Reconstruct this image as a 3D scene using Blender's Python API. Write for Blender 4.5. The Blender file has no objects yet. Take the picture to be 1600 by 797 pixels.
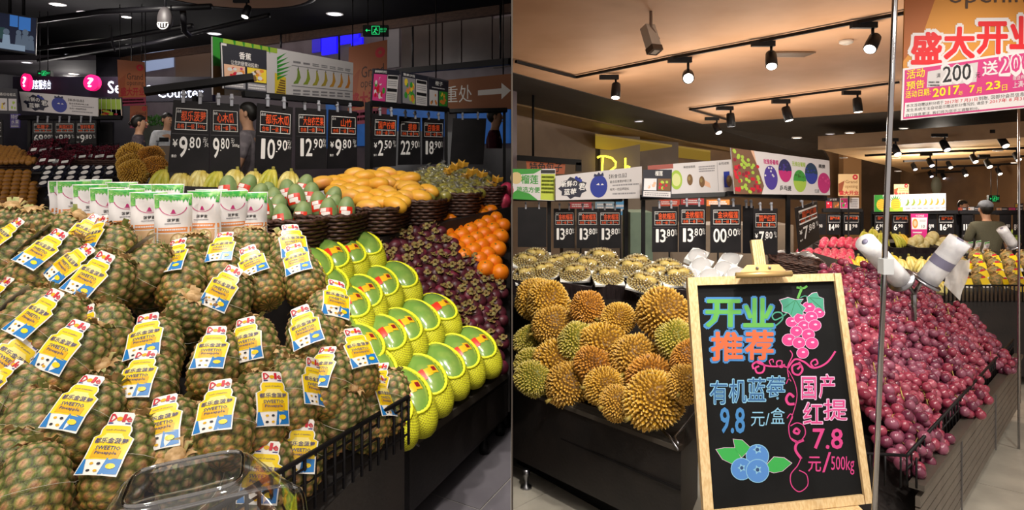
import bpy, bmesh, math, random
from math import sin, cos, pi, sqrt, radians
from mathutils import Vector, Matrix, noise
Z = Vector((0, 0, 1))
random.seed(7)
SC = bpy.context.scene
COL = SC.collection
# ------------------------------------------------------------------ camera, world, exposure
F, CX, Y0, CAM = 1000.0, 800.0, 260.0, 1.45
cam_d = bpy.data.cameras.new('camera'); cam = bpy.data.objects.new('camera', cam_d); COL.objects.link(cam)
cam_d.sensor_width = 36; cam_d.lens = 36 * F / 1600; cam_d.shift_y = -(398.5 - Y0) / 1600
cam_d.clip_start = 0.05; cam_d.clip_end = 200
cam.location = (0, 0, CAM); cam.rotation_euler = (pi / 2, 0, 0)
SC.camera = cam
W = bpy.data.worlds.new('world'); SC.world = W; W.use_nodes = True
W.node_tree.nodes['Background'].inputs[0].default_value = (1.0, 0.88, 0.78, 1)
W.node_tree.nodes['Background'].inputs[1].default_value = 0.72
SC.view_settings.view_transform = 'Standard'; SC.view_settings.look = 'None'
SC.view_settings.exposure = 0.0; SC.view_settings.gamma = 1.0; SC.view_settings.use_curve_mapping = False
def lamp(name, loc, target, power, color=(1, .93, .84), angle=70, blend=.6, radius=.07):
    l = bpy.data.lights.new(name, 'SPOT'); l.energy = power; l.color = color; l.spot_size = radians(angle); l.spot_blend = blend
    l.shadow_soft_size = radius
    o = bpy.data.objects.new(name, l); COL.objects.link(o); o.location = loc
    o.rotation_euler = (Vector(target) - Vector(loc)).to_track_quat('-Z', 'Y').to_euler()
    return o
# unseen overhead spots on produce, others added to brighten boards, people and floor (left shop first, right shop next)
for loc, tgt, p, a in [((-1.0, 0.35, 3.0), (-.85, 1.35, .9), 76, 75), ((-.25, .55, 3.1), (-.4, 1.9, .8), 58, 70),
                       ((-1.4, 1.6, 3.3), (-1.0, 2.3, 1.1), 95, 70), ((-.5, 1.9, 3.4), (-.28, 3.1, .9), 125, 75),
                       ((-.9, 2.3, 3.4), (-.75, 3.4, 1.3), 50, 60), ((-2.4, 2.4, 3.4), (-2.2, 3.6, 1.3), 80, 75),
                       ((-.15, 3.0, 3.1), (-1.35, 4.3, 2.1), 95, 75), ((-4.0, 6.3, 3.5), (-4.6, 8.8, 1.3), 130, 80), ((-2.2, 4.2, 3.4), (-2.5, 6.2, 1.5), 70, 70), ((-.12, 1.5, 3.2), (-.06, 2.45, .1), 120, 34)]:
    lamp('unseen_spot', loc, tgt, p, (1, .93, .83), a)
for loc, tgt, p, a in [((.6, 1.3, 2.7), (.5, 3.0, .6), 165, 70), ((1.0, 1.9, 2.8), (.75, 3.7, .9), 150, 75),
                       ((1.7, .9, 2.7), (1.6, 2.5, .4), 75, 75), ((2.3, 1.9, 2.7), (2.0, 3.3, .4), 85, 75),
                       ((.9, .6, 2.5), (.9, 2.2, .7), 16, 60), ((3.0, 4.0, 2.7), (2.7, 6.2, .5), 220, 80),
                       ((4.5, 5.4, 2.7), (4.4, 7.6, .4), 300, 80), ((3.0, 7.5, 2.4), (3.2, 9.3, .3), 320, 80),
                       ((6.0, 8.0, 2.2), (5.8, 10.5, .2), 320, 85), ((3.7, 2.7, 2.7), (3.1, 3.7, -.2), 95, 80), ((1.0, 2.3, 2.7), (.9, 4.6, 1.1), 70, 75)]:
    lamp('unseen_spot', loc, tgt, p, (1, .92, .80), a)
def glow(loc, power, color=(1, .9, .76), r=.15):                      # point light added below a ceiling lamp to brighten ceiling and walls
    l = bpy.data.lights.new('lamp_fill', 'POINT'); l.energy = power; l.color = color; l.shadow_soft_size = r
    o = bpy.data.objects.new('lamp_fill', l); COL.objects.link(o); o.location = loc
# ------------------------------------------------------------------ helpers
def P(px, py, d): return Vector(((px - CX) * d / F, d, CAM - (py - Y0) * d / F))
def floor_z(side, y): return (.07 if side < 0 else -.07) * y       # both aisles are gentle ramps, up on the left, down on the right
def pix(v): return CX + v[0] * F / v[1], Y0 + (CAM - v[2]) * F / v[1]
class Plane:                                                       # a sloping bed through three measured points
    def __init__(s, a, b, c):
        s.p = [P(*q) for q in (a, b, c)]; s.o = s.p[0]
        s.n = (s.p[1] - s.p[0]).cross(s.p[2] - s.p[0]).normalized()
        if s.n.z < 0: s.n = -s.n
    def at(s, px, py, lift=0):
        r = Vector(((px - CX) / F, 1, -(py - Y0) / F)); e = Vector((0, 0, CAM))
        return e + r * ((s.o + s.n * lift - e).dot(s.n) / r.dot(s.n))
def inside(poly, x, y):
    c = False; j = len(poly) - 1
    for i in range(len(poly)):
        (xi, yi), (xj, yj) = poly[i], poly[j]
        if (yi > y) != (yj > y) and x < (xj - xi) * (y - yi) / (yj - yi) + xi: c = not c
        j = i
    return c
def fill(plane, poly, gap, jit=.15, lift=0, row=.87):
    us = plane.n.cross(Vector((0, 1, 0))).normalized(); us = us if us.x > 0 else -us
    vs = plane.n.cross(us).normalized(); vs = vs if vs.y > 0 else -vs
    pts = [plane.at(x, y, lift) for x, y in poly]
    a = [(p - plane.o).dot(us) for p in pts]; b = [(p - plane.o).dot(vs) for p in pts]
    out = []; r = 0; v = min(b)
    while v <= max(b):
        u = min(a) + (gap / 2 if r % 2 else 0)
        while u <= max(a):
            q = plane.o + plane.n * lift + us * (u + random.uniform(-1, 1) * jit * gap) + vs * (v + random.uniform(-1, 1) * jit * gap)
            if inside(poly, *pix(q)): out.append(q)
            u += gap
        v += gap * row; r += 1
    return out
def relax(pts, rad, it=40, cap=9):                                        # settle a pile: slide fruit along its line of sight until neighbours clear
    e = Vector((0, 0, CAM)); d = [(p - e).normalized() for p in pts]; p0 = pts; pts = [p.copy() for p in pts]
    for _ in range(it):
        for i in range(len(pts)):
            for j in range(i):
                v = pts[i] - pts[j]; m = (rad[i] + rad[j]) * .92; L = v.length
                if L < m:
                    k = (m - L) * .3
                    s = 1 if (pts[i] - e).length > (pts[j] - e).length else -1
                    pts[i] += d[i] * k * s * .5; pts[j] -= d[j] * k * s * .5
        for i in range(len(pts)):
            v = pts[i] - p0[i]
            if v.length > cap: pts[i] = p0[i] + v * (cap / v.length)
    return pts
def lin(c):
    if isinstance(c, str):
        c = c.lstrip('#'); c = [int(c[i:i + 2], 16) / 255 for i in (0, 2, 4)]
    return tuple(x / 12.92 if x <= .04045 else ((x + .055) / 1.055) ** 2.4 for x in c) + (1,)
MATS = {}
def mat(name, col='808080', rough=.5, c2=None, ns=20, lo=.4, hi=.6, bump=0, bs=60, metal=0, spec=.5, emit=0, ecol=None, coat=0, sss=0, attr=None, trans=0, wood=False, alpha=1):
    if name in MATS: return MATS[name]
    m = bpy.data.materials.new(name); m.use_nodes = True; nt = m.node_tree; N = nt.nodes; L = nt.links
    b = N['Principled BSDF']; b.inputs['Roughness'].default_value = rough; b.inputs['Metallic'].default_value = metal
    b.inputs['Specular IOR Level'].default_value = spec; b.inputs['Base Color'].default_value = lin(col)
    m.diffuse_color = lin(col)
    if coat: b.inputs['Coat Weight'].default_value = coat; b.inputs['Coat Roughness'].default_value = .12
    if sss: b.inputs['Subsurface Weight'].default_value = sss; b.inputs['Subsurface Radius'].default_value = (.012, .006, .004)
    if trans: b.inputs['Transmission Weight'].default_value = trans
    if alpha < 1: b.inputs['Alpha'].default_value = alpha
    src = None
    tc = N.new('ShaderNodeTexCoord')
    if attr:
        a = N.new('ShaderNodeVertexColor'); a.layer_name = attr; src = a.outputs[0]
    if c2:
        t = N.new('ShaderNodeTexNoise'); t.inputs['Scale'].default_value = ns; t.inputs['Detail'].default_value = 4
        if wood:
            mp = N.new('ShaderNodeMapping'); mp.inputs['Scale'].default_value = wood; L.new(tc.outputs['Object'], mp.inputs[0]); L.new(mp.outputs[0], t.inputs[0])
        else: L.new(tc.outputs['Object'], t.inputs[0])
        r = N.new('ShaderNodeMapRange'); r.inputs[1].default_value = lo; r.inputs[2].default_value = hi; L.new(t.outputs[0], r.inputs[0])
        mx = N.new('ShaderNodeMix'); mx.data_type = 'RGBA'; L.new(r.outputs[0], mx.inputs[0])
        if src: L.new(src, mx.inputs[6])
        else: mx.inputs[6].default_value = lin(col)
        mx.inputs[7].default_value = lin(c2); src = mx.outputs[2]
    if src: L.new(src, b.inputs['Base Color'])
    if bump:
        t = N.new('ShaderNodeTexNoise'); t.inputs['Scale'].default_value = bs; L.new(tc.outputs['Object'], t.inputs[0])
        bp = N.new('ShaderNodeBump'); bp.inputs['Strength'].default_value = bump; bp.inputs['Distance'].default_value = .01
        L.new(t.outputs[0], bp.inputs['Height']); L.new(bp.outputs[0], b.inputs['Normal'])
    if emit:
        b.inputs['Emission Color'].default_value = lin(ecol or col); b.inputs['Emission Strength'].default_value = emit
    MATS[name] = m; return m
def clear_mat(name, tint='f4f6f8', refl=.12, haze=0.0, rough=.06):
    if name in MATS: return MATS[name]
    m = bpy.data.materials.new(name); m.use_nodes = True; nt = m.node_tree; N = nt.nodes; L = nt.links
    for n in list(N): N.remove(n)
    o = N.new('ShaderNodeOutputMaterial'); t = N.new('ShaderNodeBsdfTransparent'); t.inputs[0].default_value = lin(tint)
    g = N.new('ShaderNodeBsdfGlossy'); g.inputs['Roughness'].default_value = rough
    fr = N.new('ShaderNodeLayerWeight'); fr.inputs['Blend'].default_value = .25
    mr = N.new('ShaderNodeMapRange'); mr.inputs[3].default_value = refl; mr.inputs[4].default_value = min(1, refl + .6); L.new(fr.outputs['Facing'], mr.inputs[0])
    mx = N.new('ShaderNodeMixShader'); L.new(mr.outputs[0], mx.inputs[0]); L.new(t.outputs[0], mx.inputs[1]); L.new(g.outputs[0], mx.inputs[2])
    out = mx.outputs[0]
    if haze:
        d = N.new('ShaderNodeBsdfDiffuse'); d.inputs[0].default_value = (.9, .9, .92, 1)
        m2 = N.new('ShaderNodeMixShader'); m2.inputs[0].default_value = haze; L.new(out, m2.inputs[1]); L.new(d.outputs[0], m2.inputs[2]); out = m2.outputs[0]
    L.new(out, o.inputs[0]); m.diffuse_color = (.9, .9, .9, .3); MATS[name] = m; return m
# -- text outlines from the built-in face, cached as flat 2D meshes in a unit box
_TX = {}
_tc = bpy.data.curves.new('lettering_source', 'FONT'); _to = bpy.data.objects.new('lettering_source', _tc); COL.objects.link(_to)
def glyphs(s, bold=0.0, res=2):
    k = (s, bold, res)
    if k not in _TX:
        _tc.body = s; _tc.offset = bold; _tc.resolution_u = res
        dg = bpy.context.evaluated_depsgraph_get(); dg.update()
        me = bpy.data.meshes.new_from_object(_to.evaluated_get(dg))
        vs = [(v.co.x, v.co.y) for v in me.vertices]; fs = [tuple(p.vertices) for p in me.polygons]
        bpy.data.meshes.remove(me)
        x0 = min(v[0] for v in vs); x1 = max(v[0] for v in vs); y0 = min(v[1] for v in vs); y1 = max(v[1] for v in vs)
        _TX[k] = ([((x - x0) / (x1 - x0), (y - y0) / (y1 - y0)) for x, y in vs], fs, (x1 - x0) / (y1 - y0))
    return _TX[k]
def ellipse(cx, cy, rx, ry=None, n=20, a0=0, a1=2 * pi):
    ry = rx if ry is None else ry
    k = n if abs(a1 - a0 - 2 * pi) < 1e-6 else n + 1
    return [(cx + rx * cos(a0 + (a1 - a0) * i / n), cy + ry * sin(a0 + (a1 - a0) * i / n)) for i in range(k)]
def rect(x0, y0, x1, y1): return [(x0, y0), (x1, y0), (x1, y1), (x0, y1)]
def flip(v): return v
class MB:
    def __init__(s): s.v = []; s.f = []; s.m = []; s.s = []; s.mats = []; s.col = None
    def mi(s, m):
        if m not in s.mats: s.mats.append(m)
        return s.mats.index(m)
    def add(s, vs, fs, m, smooth=False, col=None):
        o = len(s.v); s.v += [tuple(v) for v in vs]; i = s.mi(m)
        for f in fs: s.f.append(tuple(o + k for k in f)); s.m.append(i); s.s.append(smooth)
        if col is not None:
            s.col = s.col or []
            s.col += [(1, 1, 1, 1)] * (o - len(s.col)); s.col += col
        return s
    def box(s, a, b, m, M=None):
        x0, y0, z0 = a; x1, y1, z1 = b
        vs = [Vector(q) for q in [(x0, y0, z0), (x1, y0, z0), (x1, y1, z0), (x0, y1, z0), (x0, y0, z1), (x1, y0, z1), (x1, y1, z1), (x0, y1, z1)]]
        if M: vs = [M @ v for v in vs]
        return s.add(vs, [(0, 3, 2, 1), (4, 5, 6, 7), (0, 1, 5, 4), (1, 2, 6, 5), (2, 3, 7, 6), (3, 0, 4, 7)], m)
    def hexa(s, lo, hi, m):                                        # prism between two loops of equal length
        n = len(lo); vs = list(lo) + list(hi)
        return s.add(vs, [tuple(range(n))[::-1], tuple(range(n, 2 * n))] + [(i, (i + 1) % n, n + (i + 1) % n, n + i) for i in range(n)], m)
    def bar(s, a, b, w, h, m, up=Vector((0, 0, 1))):
        a = Vector(a); b = Vector(b); t = (b - a).normalized(); x = t.cross(up)
        x = x.normalized() if x.length > 1e-4 else Vector((1, 0, 0)); y = x.cross(t).normalized()
        q = [x * (i * w / 2) + y * (j * h / 2) for i, j in ((-1, -1), (1, -1), (1, 1), (-1, 1))]
        return s.hexa([a + k for k in q], [b + k for k in q], m)
    def tube(s, path, r, m, n=6, closed=False, caps=True):
        path = [Vector(p) for p in path]; k = len(path); vs = []; up = Vector((.13, .21, .97))
        for i, p in enumerate(path):
            t = path[(i + 1) % k] - path[i - 1] if closed else path[min(i + 1, k - 1)] - path[max(i - 1, 0)]
            t = t.normalized(); x = t.cross(up)
            x = x.normalized() if x.length > 1e-3 else t.orthogonal().normalized()
            y = x.cross(t); rr = r[i] if isinstance(r, (list, tuple)) else r
            vs += [p + (x * cos(2 * pi * j / n) + y * sin(2 * pi * j / n)) * rr for j in range(n)]
        fs = [(i * n + j, i * n + (j + 1) % n, (i + 1) % k * n + (j + 1) % n, (i + 1) % k * n + j) for i in range(k if closed else k - 1) for j in range(n)]
        if caps and not closed: fs += [tuple(range(n))[::-1], tuple(range((k - 1) * n, k * n))]
        return s.add(vs, fs, m, True)
    def lathe(s, prof, m, n=16, M=None, cap=True):                 # prof: (radius, z)
        vs = [Vector((r * cos(2 * pi * j / n), r * sin(2 * pi * j / n), z)) for r, z in prof for j in range(n)]
        if M: vs = [M @ v for v in vs]
        k = len(prof)
        fs = [(i * n + j, i * n + (j + 1) % n, (i + 1) * n + (j + 1) % n, (i + 1) * n + j) for i in range(k - 1) for j in range(n)]
        if cap: fs += [tuple(range(n))[::-1], tuple(range((k - 1) * n, k * n))]
        return s.add(vs, fs, m, True)
    def ball(s, c, rx, ry, rz, m, nu=12, nv=8, fn=None, M=None, colf=None):
        vs = []; cl = []
        for i in range(nv + 1):
            a = pi * i / nv
            for j in range(nu):
                b = 2 * pi * j / nu; d = Vector((sin(a) * cos(b), sin(a) * sin(b), -cos(a)))
                k = fn(d) if fn else 1
                p = Vector((d.x * rx * k, d.y * ry * k, d.z * rz * k))
                if M: p = M @ p
                vs.append(p + Vector(c))
                if colf: cl.append(colf(d))
        fs = [(i * nu + j, i * nu + (j + 1) % nu, (i + 1) * nu + (j + 1) % nu, (i + 1) * nu + j) for i in range(nv) for j in range(nu)]
        return s.add(vs, fs, m, True, cl if colf else None)
    # flat print: mp maps (u, v, lift) to a point of the printed face
    def pr(s, mp, pts, m, lift=.001): return s.add([mp(u, v, lift) for u, v in pts], [tuple(range(len(pts)))], m)
    def line(s, mp, pts, w, m, lift=.001, closed=False, asp=1.0):  # w in u units, asp = height of the face / width
        k = len(pts); vs = []
        for i, (u, v) in enumerate(pts):
            a = pts[i - 1] if (closed or i) else pts[i]; b = pts[(i + 1) % k] if (closed or i < k - 1) else pts[i]
            tx, ty = b[0] - a[0], (b[1] - a[1]) * asp; L = sqrt(tx * tx + ty * ty) or 1
            ww = w[i] if isinstance(w, (list, tuple)) else w
            nx, ny = -ty / L * ww / 2, tx / L * ww / 2 / asp
            vs += [mp(u + nx, v + ny, lift), mp(u - nx, v - ny, lift)]
        fs = [(2 * i, 2 * i + 1, (2 * i + 3) % (2 * k), (2 * i + 2) % (2 * k)) for i in range(k if closed else k - 1)]
        return s.add(vs, fs, m)
    def text(s, mp, t, u0, v0, u1, v1, m, lift=.0015, bold=0.0, rot=0, slant=0, res=2):
        vs, fs, asp = glyphs(t, 0, res); k = 8 if bold > .03 else 4
        ds = [(0, 0)] + [(cos(2 * pi * i / k + .4) * bold * .8 / asp, sin(2 * pi * i / k + .4) * bold * .8) for i in range(k)] if bold else [(0, 0)]
        for i, (dx, dy) in enumerate(ds): s.add([mp(u0 + (u1 - u0) * (x + dx), v0 + (v1 - v0) * (y + dy), lift + i * 4e-5) for x, y in vs], fs, m)
        return s
    def mesh(s, name):
        me = bpy.data.meshes.new(name); me.from_pydata(s.v, [], s.f)
        for m in s.mats: me.materials.append(m)
        me.polygons.foreach_set('material_index', s.m); me.polygons.foreach_set('use_smooth', s.s)
        if s.col:
            s.col += [(1, 1, 1, 1)] * (len(s.v) - len(s.col))
            a = me.color_attributes.new('col', 'FLOAT_COLOR', 'POINT'); a.data.foreach_set('color', [x for c in s.col for x in c])
        me.update(); return me
    def obj(s, name, parent=None, loc=None):
        if loc is not None and parent is None:
            loc = Vector(loc); s.v = [(v[0] - loc.x, v[1] - loc.y, v[2] - loc.z) for v in s.v]
        o = bpy.data.objects.new(name, s.mesh(name)); COL.objects.link(o)
        if loc is not None: o.location = loc
        if parent: o.parent = parent
        return o
def tag(o, label, cat, group=None, kind=None):
    if label: o['label'] = label
    if cat: o['category'] = cat
    if group: o['group'] = group
    if kind: o['kind'] = kind
    return o
def structure(o): o['kind'] = 'structure'; return o
class Proto:                                                       # a thing as shared mesh data: root mesh plus parts (plus sub-parts)
    def __init__(s, name, mb, parts=()): s.name = name; s.me = mb.mesh(name) if isinstance(mb, MB) else mb; s.parts = list(parts)
    def put(s, M, parent=None):
        o = bpy.data.objects.new(s.name, s.me); COL.objects.link(o)
        if parent: o.parent = parent
        o.matrix_basis = M
        for c in s.parts:
            q, Mc = c if isinstance(c, tuple) else (c, Matrix())
            q.put(Mc, o)
        return o
def frame(loc, x=None, z=(0, 0, 1), s=1):
    z = Vector(z).normalized(); x = Vector(x) if x is not None else Vector((1, 0, 0))
    y = z.cross(x).normalized(); x = y.cross(z)
    if not hasattr(s, '__len__'): s = (s, s, s)
    M = Matrix((x * s[0], y * s[1], z * s[2])).transposed().to_4x4(); M.translation = Vector(loc); return M
def rnd_rot():
    from mathutils import Euler
    return Euler((random.uniform(0, 6.28), random.uniform(0, 6.28), random.uniform(0, 6.28))).to_matrix().to_4x4()
class Face:                                                        # the printed face of a board from its four corners
    def __init__(s, bl, br, tr, tl):
        s.c = [Vector(q) for q in (bl, br, tr, tl)]
        s.n = (s.c[1] - s.c[0]).cross(s.c[3] - s.c[0]).normalized()
        e = Vector((0, 0, CAM)); r = s.c[2] - e; k = r.dot(s.n)
        if abs(k) > 1e-6: s.c[2] = e + r * ((s.c[0] - e).dot(s.n) / k)
        if s.n.y > 0: s.n = -s.n
        s.w = (s.c[1] - s.c[0]).length; s.h = (s.c[3] - s.c[0]).length; s.asp = s.h / s.w
    def __call__(s, u, v, lift=0):
        a = s.c[0].lerp(s.c[1], u); b = s.c[3].lerp(s.c[2], u)
        return a.lerp(b, v) + s.n * lift
    def sub(s, u0, v0, u1, v1):
        g = lambda u, v, lift=0: s(u0 + (u1 - u0) * u, v0 + (v1 - v0) * v, lift)
        return g
def pface(l, r, hl=None):                                          # l, r = (px, top, bottom, depth) of the left and right edge
    return Face(P(l[0] if not isinstance(l[0], tuple) else l[0][1], l[2], l[3]), P(r[0], r[2], r[3]), P(r[0], r[1], r[3]), P(l[0] if not isinstance(l[0], tuple) else l[0][0], l[1], l[3]))
def slab(mb, f, m, t=.008):
    mb.hexa([q for q in f.c], [q - f.n * t for q in f.c], m); return mb
def hang(o, pts, zt, r=.006):                                       # thin rods from a hanging thing up to the ceiling
    b = o.location
    for p in pts: mb = MB(); mb.tube([Vector(p) - b, Vector((p[0], p[1], zt)) - b], r, black, 5); mb.obj('hanging_rod', o)
def prop(o, p, side, r=.012):                                      # a stand post from a board down to the floor
    mb = MB(); mb.tube([Vector((p[0], p[1], floor_z(side, p[1]))) - o.location, Vector(p) - o.location], r, black, 5); mb.obj('post', o)
def ordinal(n):
    w = ['first', 'second', 'third', 'fourth', 'fifth', 'sixth', 'seventh', 'eighth', 'ninth', 'tenth', 'eleventh', 'twelfth', 'thirteenth', 'fourteenth', 'fifteenth', 'sixteenth']
    return w[n] if n < len(w) else '%dth' % (n + 1)
def rows_of(pts, nrow):                                            # pts: pixel points -> list of (row, place in row, row length); row 0 is the front
    order = sorted(range(len(pts)), key=lambda i: -pts[i][1]); out = [None] * len(pts); k = len(pts)
    for r in range(nrow):
        idx = sorted(order[r * k // nrow:(r + 1) * k // nrow], key=lambda i: pts[i][0])
        for j, i in enumerate(idx): out[i] = (r, j, len(idx))
    return out
def rowname(r, n): return 'front row' if r == 0 else 'back row' if r == n - 1 else '%s row' % ordinal(r)
# ------------------------------------------------------------------ floors, partition, ceilings
def clip_poly(p, f):                                               # keep f(x, y) >= 0
    out = []
    for i in range(len(p)):
        a, b = p[i - 1], p[i]; fa, fb = f(*a), f(*b)
        if (fa >= 0) != (fb >= 0):
            t = fa / (fa - fb); out.append((a[0] + (b[0] - a[0]) * t, a[1] + (b[1] - a[1]) * t))
        if fb >= 0: out.append(b)
    return out
m_joint = mat('tile_joint', '8b8783', .7)
def floor(side, col, col2, origin, ang, size, x_far, name, reg, rough):
    m = mat(name + '_stone', col, rough, col2, 5, .35, .65, spec=.6)
    mb = MB(); s = side; a, b = (-x_far, -.004) if s < 0 else (.004, x_far)
    q = [(a, .2), (b, .2), (b, 30), (a, 30)]
    mb.hexa([Vector((x, y, floor_z(s, y) - .12)) for x, y in q], [Vector((x, y, floor_z(s, y) - .003)) for x, y in q], m_joint)
    fl = structure(mb.obj('floor')); fl.name = 'floor'
    e1 = Vector((cos(ang), sin(ang))); e2 = Vector((-sin(ang), cos(ang))); far = MB(); k = 0
    for i in range(-40, 60):
        for j in range(-40, 60):
            c = [Vector(origin) + e1 * (u * size) + e2 * (v * size) for u, v in ((i + .004, j + .004), (i + .996, j + .004), (i + .996, j + .996), (i + .004, j + .996))]
            pol = clip_poly([(p.x, p.y) for p in c], (lambda x, y: -.006 - x) if s < 0 else (lambda x, y: x - .006))
            pol = clip_poly(pol, lambda x, y: y - .25) if pol else pol; pol = clip_poly(pol, lambda x, y: 29 - y) if pol else pol
            pol = clip_poly(pol, lambda x, y: x_far - abs(x)) if pol else pol
            if len(pol) < 3: continue
            cx = sum(p[0] for p in pol) / len(pol); cy = sum(p[1] for p in pol) / len(pol)
            near = reg[0] < cx < reg[1] and reg[2] < cy < reg[3]
            t = MB() if near else far
            t.hexa([Vector((x, y, floor_z(s, y) - .003)) for x, y in pol], [Vector((x, y, floor_z(s, y))) for x, y in pol], m)
            if near: t.obj('tile', fl)
    f = far.obj('tile_field', fl); f['kind'] = 'stuff'
    return fl
floor(-1, '77737a', '6b676e', (-.119, 2.39), radians(62), .8, 13, 'left_floor', (-1.5, 0, .8, 4.6), .12)
floor(1, 'c4beb2', 'b2ada2', (2.43, 3.47), radians(47), .765, 16, 'right_floor', (0, 9, 1.0, 9), .08)
m_part = mat('partition_paint', '4a4038', .6, '403830', 4)
mb = MB(); mb.hexa([Vector((x, y, z)) for x, y, z in ((-.002, 1.75, -.2), (.002, 1.75, -.2), (.002, 24, -1.8), (-.002, 24, -1.8))], [Vector((x, y, z)) for x, y, z in ((-.002, 1.75, 4.4), (.002, 1.75, 4.4), (.002, 24, 6), (-.002, 24, 6))], m_part)
structure(mb.obj('wall_middle_added'))  # partition added between the two shops, also stops light crossing over
black = mat('black_metal', '131215', .5, spec=.25)
# ---- left shop: black open ceiling, wood fascia, upper wall
m_ceilb = mat('ceiling_black', '0a090c', .85, '0f0e11', 3, spec=.1); m_wood = mat('fascia_wood', '5e4232', .5, '4c3428', 3, wood=(1, 6, 12)); m_pipe = mat('pipe_black', '1c1b20', .45)
A_, B_ = P(165, 93, 17.5), P(799, 2, 9.3)
mb = MB(); q = [Vector((x, y, 3.17 + .07 * y)) for x, y in ((-.01, 2.2), (B_.x, B_.y), (A_.x, A_.y), (-14, 17.5), (-14, 2.2))]
mb.hexa(q, [p + Z * .15 for p in q], m_ceilb); structure(mb.obj('ceiling'))
mb = MB(); q = [Vector((x, y, 2.6 + .07 * y)) for x, y in ((-14, 12), (P(150, 0, 12).x, 12), (P(150, 0, 17).x, 17), (-14, 17))]; mb.hexa(q, [p + Z * .1 for p in q], mat('ceiling_far_grey', '3c383e', .7, '342f36', 2)); structure(mb.obj('ceiling'))
mb = MB(); d_ = Vector((0, 0, 1)); mb.hexa([A_ - Z * .16, B_ - Z * .16, B_ + Vector((.0, .1, -.16)), A_ + Vector((0, .1, -.16))], [A_, B_, B_ + Vector((0, .1, 0)), A_ + Vector((0, .1, 0))], m_wood); structure(mb.obj('trim_1'))
m_wallm = mat('wall_mauve', '6b5e66', .5, '5f5259', 2); m_wallb = mat('wall_brown_panel', '453732', .35, '3a2e2a', 2); m_beam = mat('beam_dark', '1b191b', .5)
wa, wb = P(160, 80, 18.4), P(799.4, 0, 10.2); wa.z -= 0; 
def wall_strip(name, u0, u1, z0, z1, m, off=0, parent=None, t=.04):
    a = wa.lerp(wb, u0); b = wa.lerp(wb, u1); n = Vector((wb.y - wa.y, -(wb.x - wa.x), 0)).normalized(); n = n if n.y < 0 else -n
    mb = MB(); qs = [Vector((a.x, a.y, z0)) + n * off, Vector((b.x, b.y, z0)) + n * off, Vector((b.x, b.y, z0)) + n * (off - t), Vector((a.x, a.y, z0)) + n * (off - t)]
    mb.hexa(qs, [Vector((p.x, p.y, z1)) for p in qs], m); return mb.obj(name, parent)
back = structure(wall_strip('wall_back', 0, 1, 1.0, 6.5, m_wallm, 0, None, .15))
def upx(px):                                                       # where a picture column meets the back wall line
    lo, hi = 0, 1
    for _ in range(40):
        m_ = (lo + hi) / 2; p = wa.lerp(wb, m_)
        if CX + p.x / p.y * F < px: lo = m_
        else: hi = m_
    return lo
def zat(px, py): p = wa.lerp(wb, upx(px)); return CAM - (py - Y0) * p.y / F
for x0, x1, m in [(629, 672, m_wallb), (674, 692, m_wallb), (694, 722, m_wallb), (724, 770, m_wallb), (772, 799, m_wallb)]:
    wall_strip('wall_panel', upx(x0), upx(x1), zat(x1, 104), zat(x0, 30), m, .03, back)
m_blue = mat('blue_light_panel', '1408ff', .5, emit=1.1, ecol='1a0cff'); m_blue2 = mat('blue_glow_panel', '3a2cc0', .5, emit=.25, ecol='2a1cff'); m_bluebg = mat('blue_lit_wall', '2a5a9a', .5, '1d4478', 3, emit=.22, ecol='2a70c8')
for x0, x1, y0, y1, m in [(505, 528, 50, 85, m_blue), (532, 563, 46, 68, m_blue), (551, 568, 60, 70, m_blue), (490, 503, 55, 82, m_blue2)]:
    wall_strip('light_panel', upx(x0), upx(x1), zat((x0 + x1) / 2, y1), zat((x0 + x1) / 2, y0), m, .04, back)
wall_strip('white_panel', upx(607), upx(626), zat(617, 106), zat(617, 38), mat('panel_grey', '7d787c', .5), .04, back)
m_cool = mat('cool_lit_strip', '9fb0d8', .5, emit=.35, ecol='aabbe0')
wall_strip('lit_window', upx(186), upx(272), zat(230, 112), zat(230, 84), m_cool, .03, back)
wall_strip('wall_panel', upx(276), upx(331), zat(300, 160), zat(300, 76), mat('wall_tan', '6a5040', .5), .03, back)
for x0, x1, y0, y1 in [(512, 530, 158, 232), (556, 586, 150, 228), (600, 700, 168, 215), (700, 799, 172, 225)]:
    wall_strip('blue_panel', upx(x0), upx(x1), zat((x0 + x1) / 2, y1), zat((x0 + x1) / 2, y0), m_bluebg, .05, back)  # blue light on the shop wall is put into panel colour and emission
mb = MB(); mb.bar(P(622, 112, 8.6), P(798, 96, 7.2), .08, .07, m_beam); structure(mb.obj('trim_2'))
# far left end of the shop: dark store front behind the service desk
m_dkp = mat('shopfront_dark', '2b2830', .5, '232028', 2)
mb = MB(); a, b = P(-60, 255, 17.0), P(340, 255, 17.0); q = [a, b, b + Vector((0, .2, 0)), a + Vector((0, .2, 0))]
mb.hexa(q, [Vector((p.x, p.y, 4.9)) for p in q], m_dkp); structure(mb.obj('wall_left'))
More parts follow.
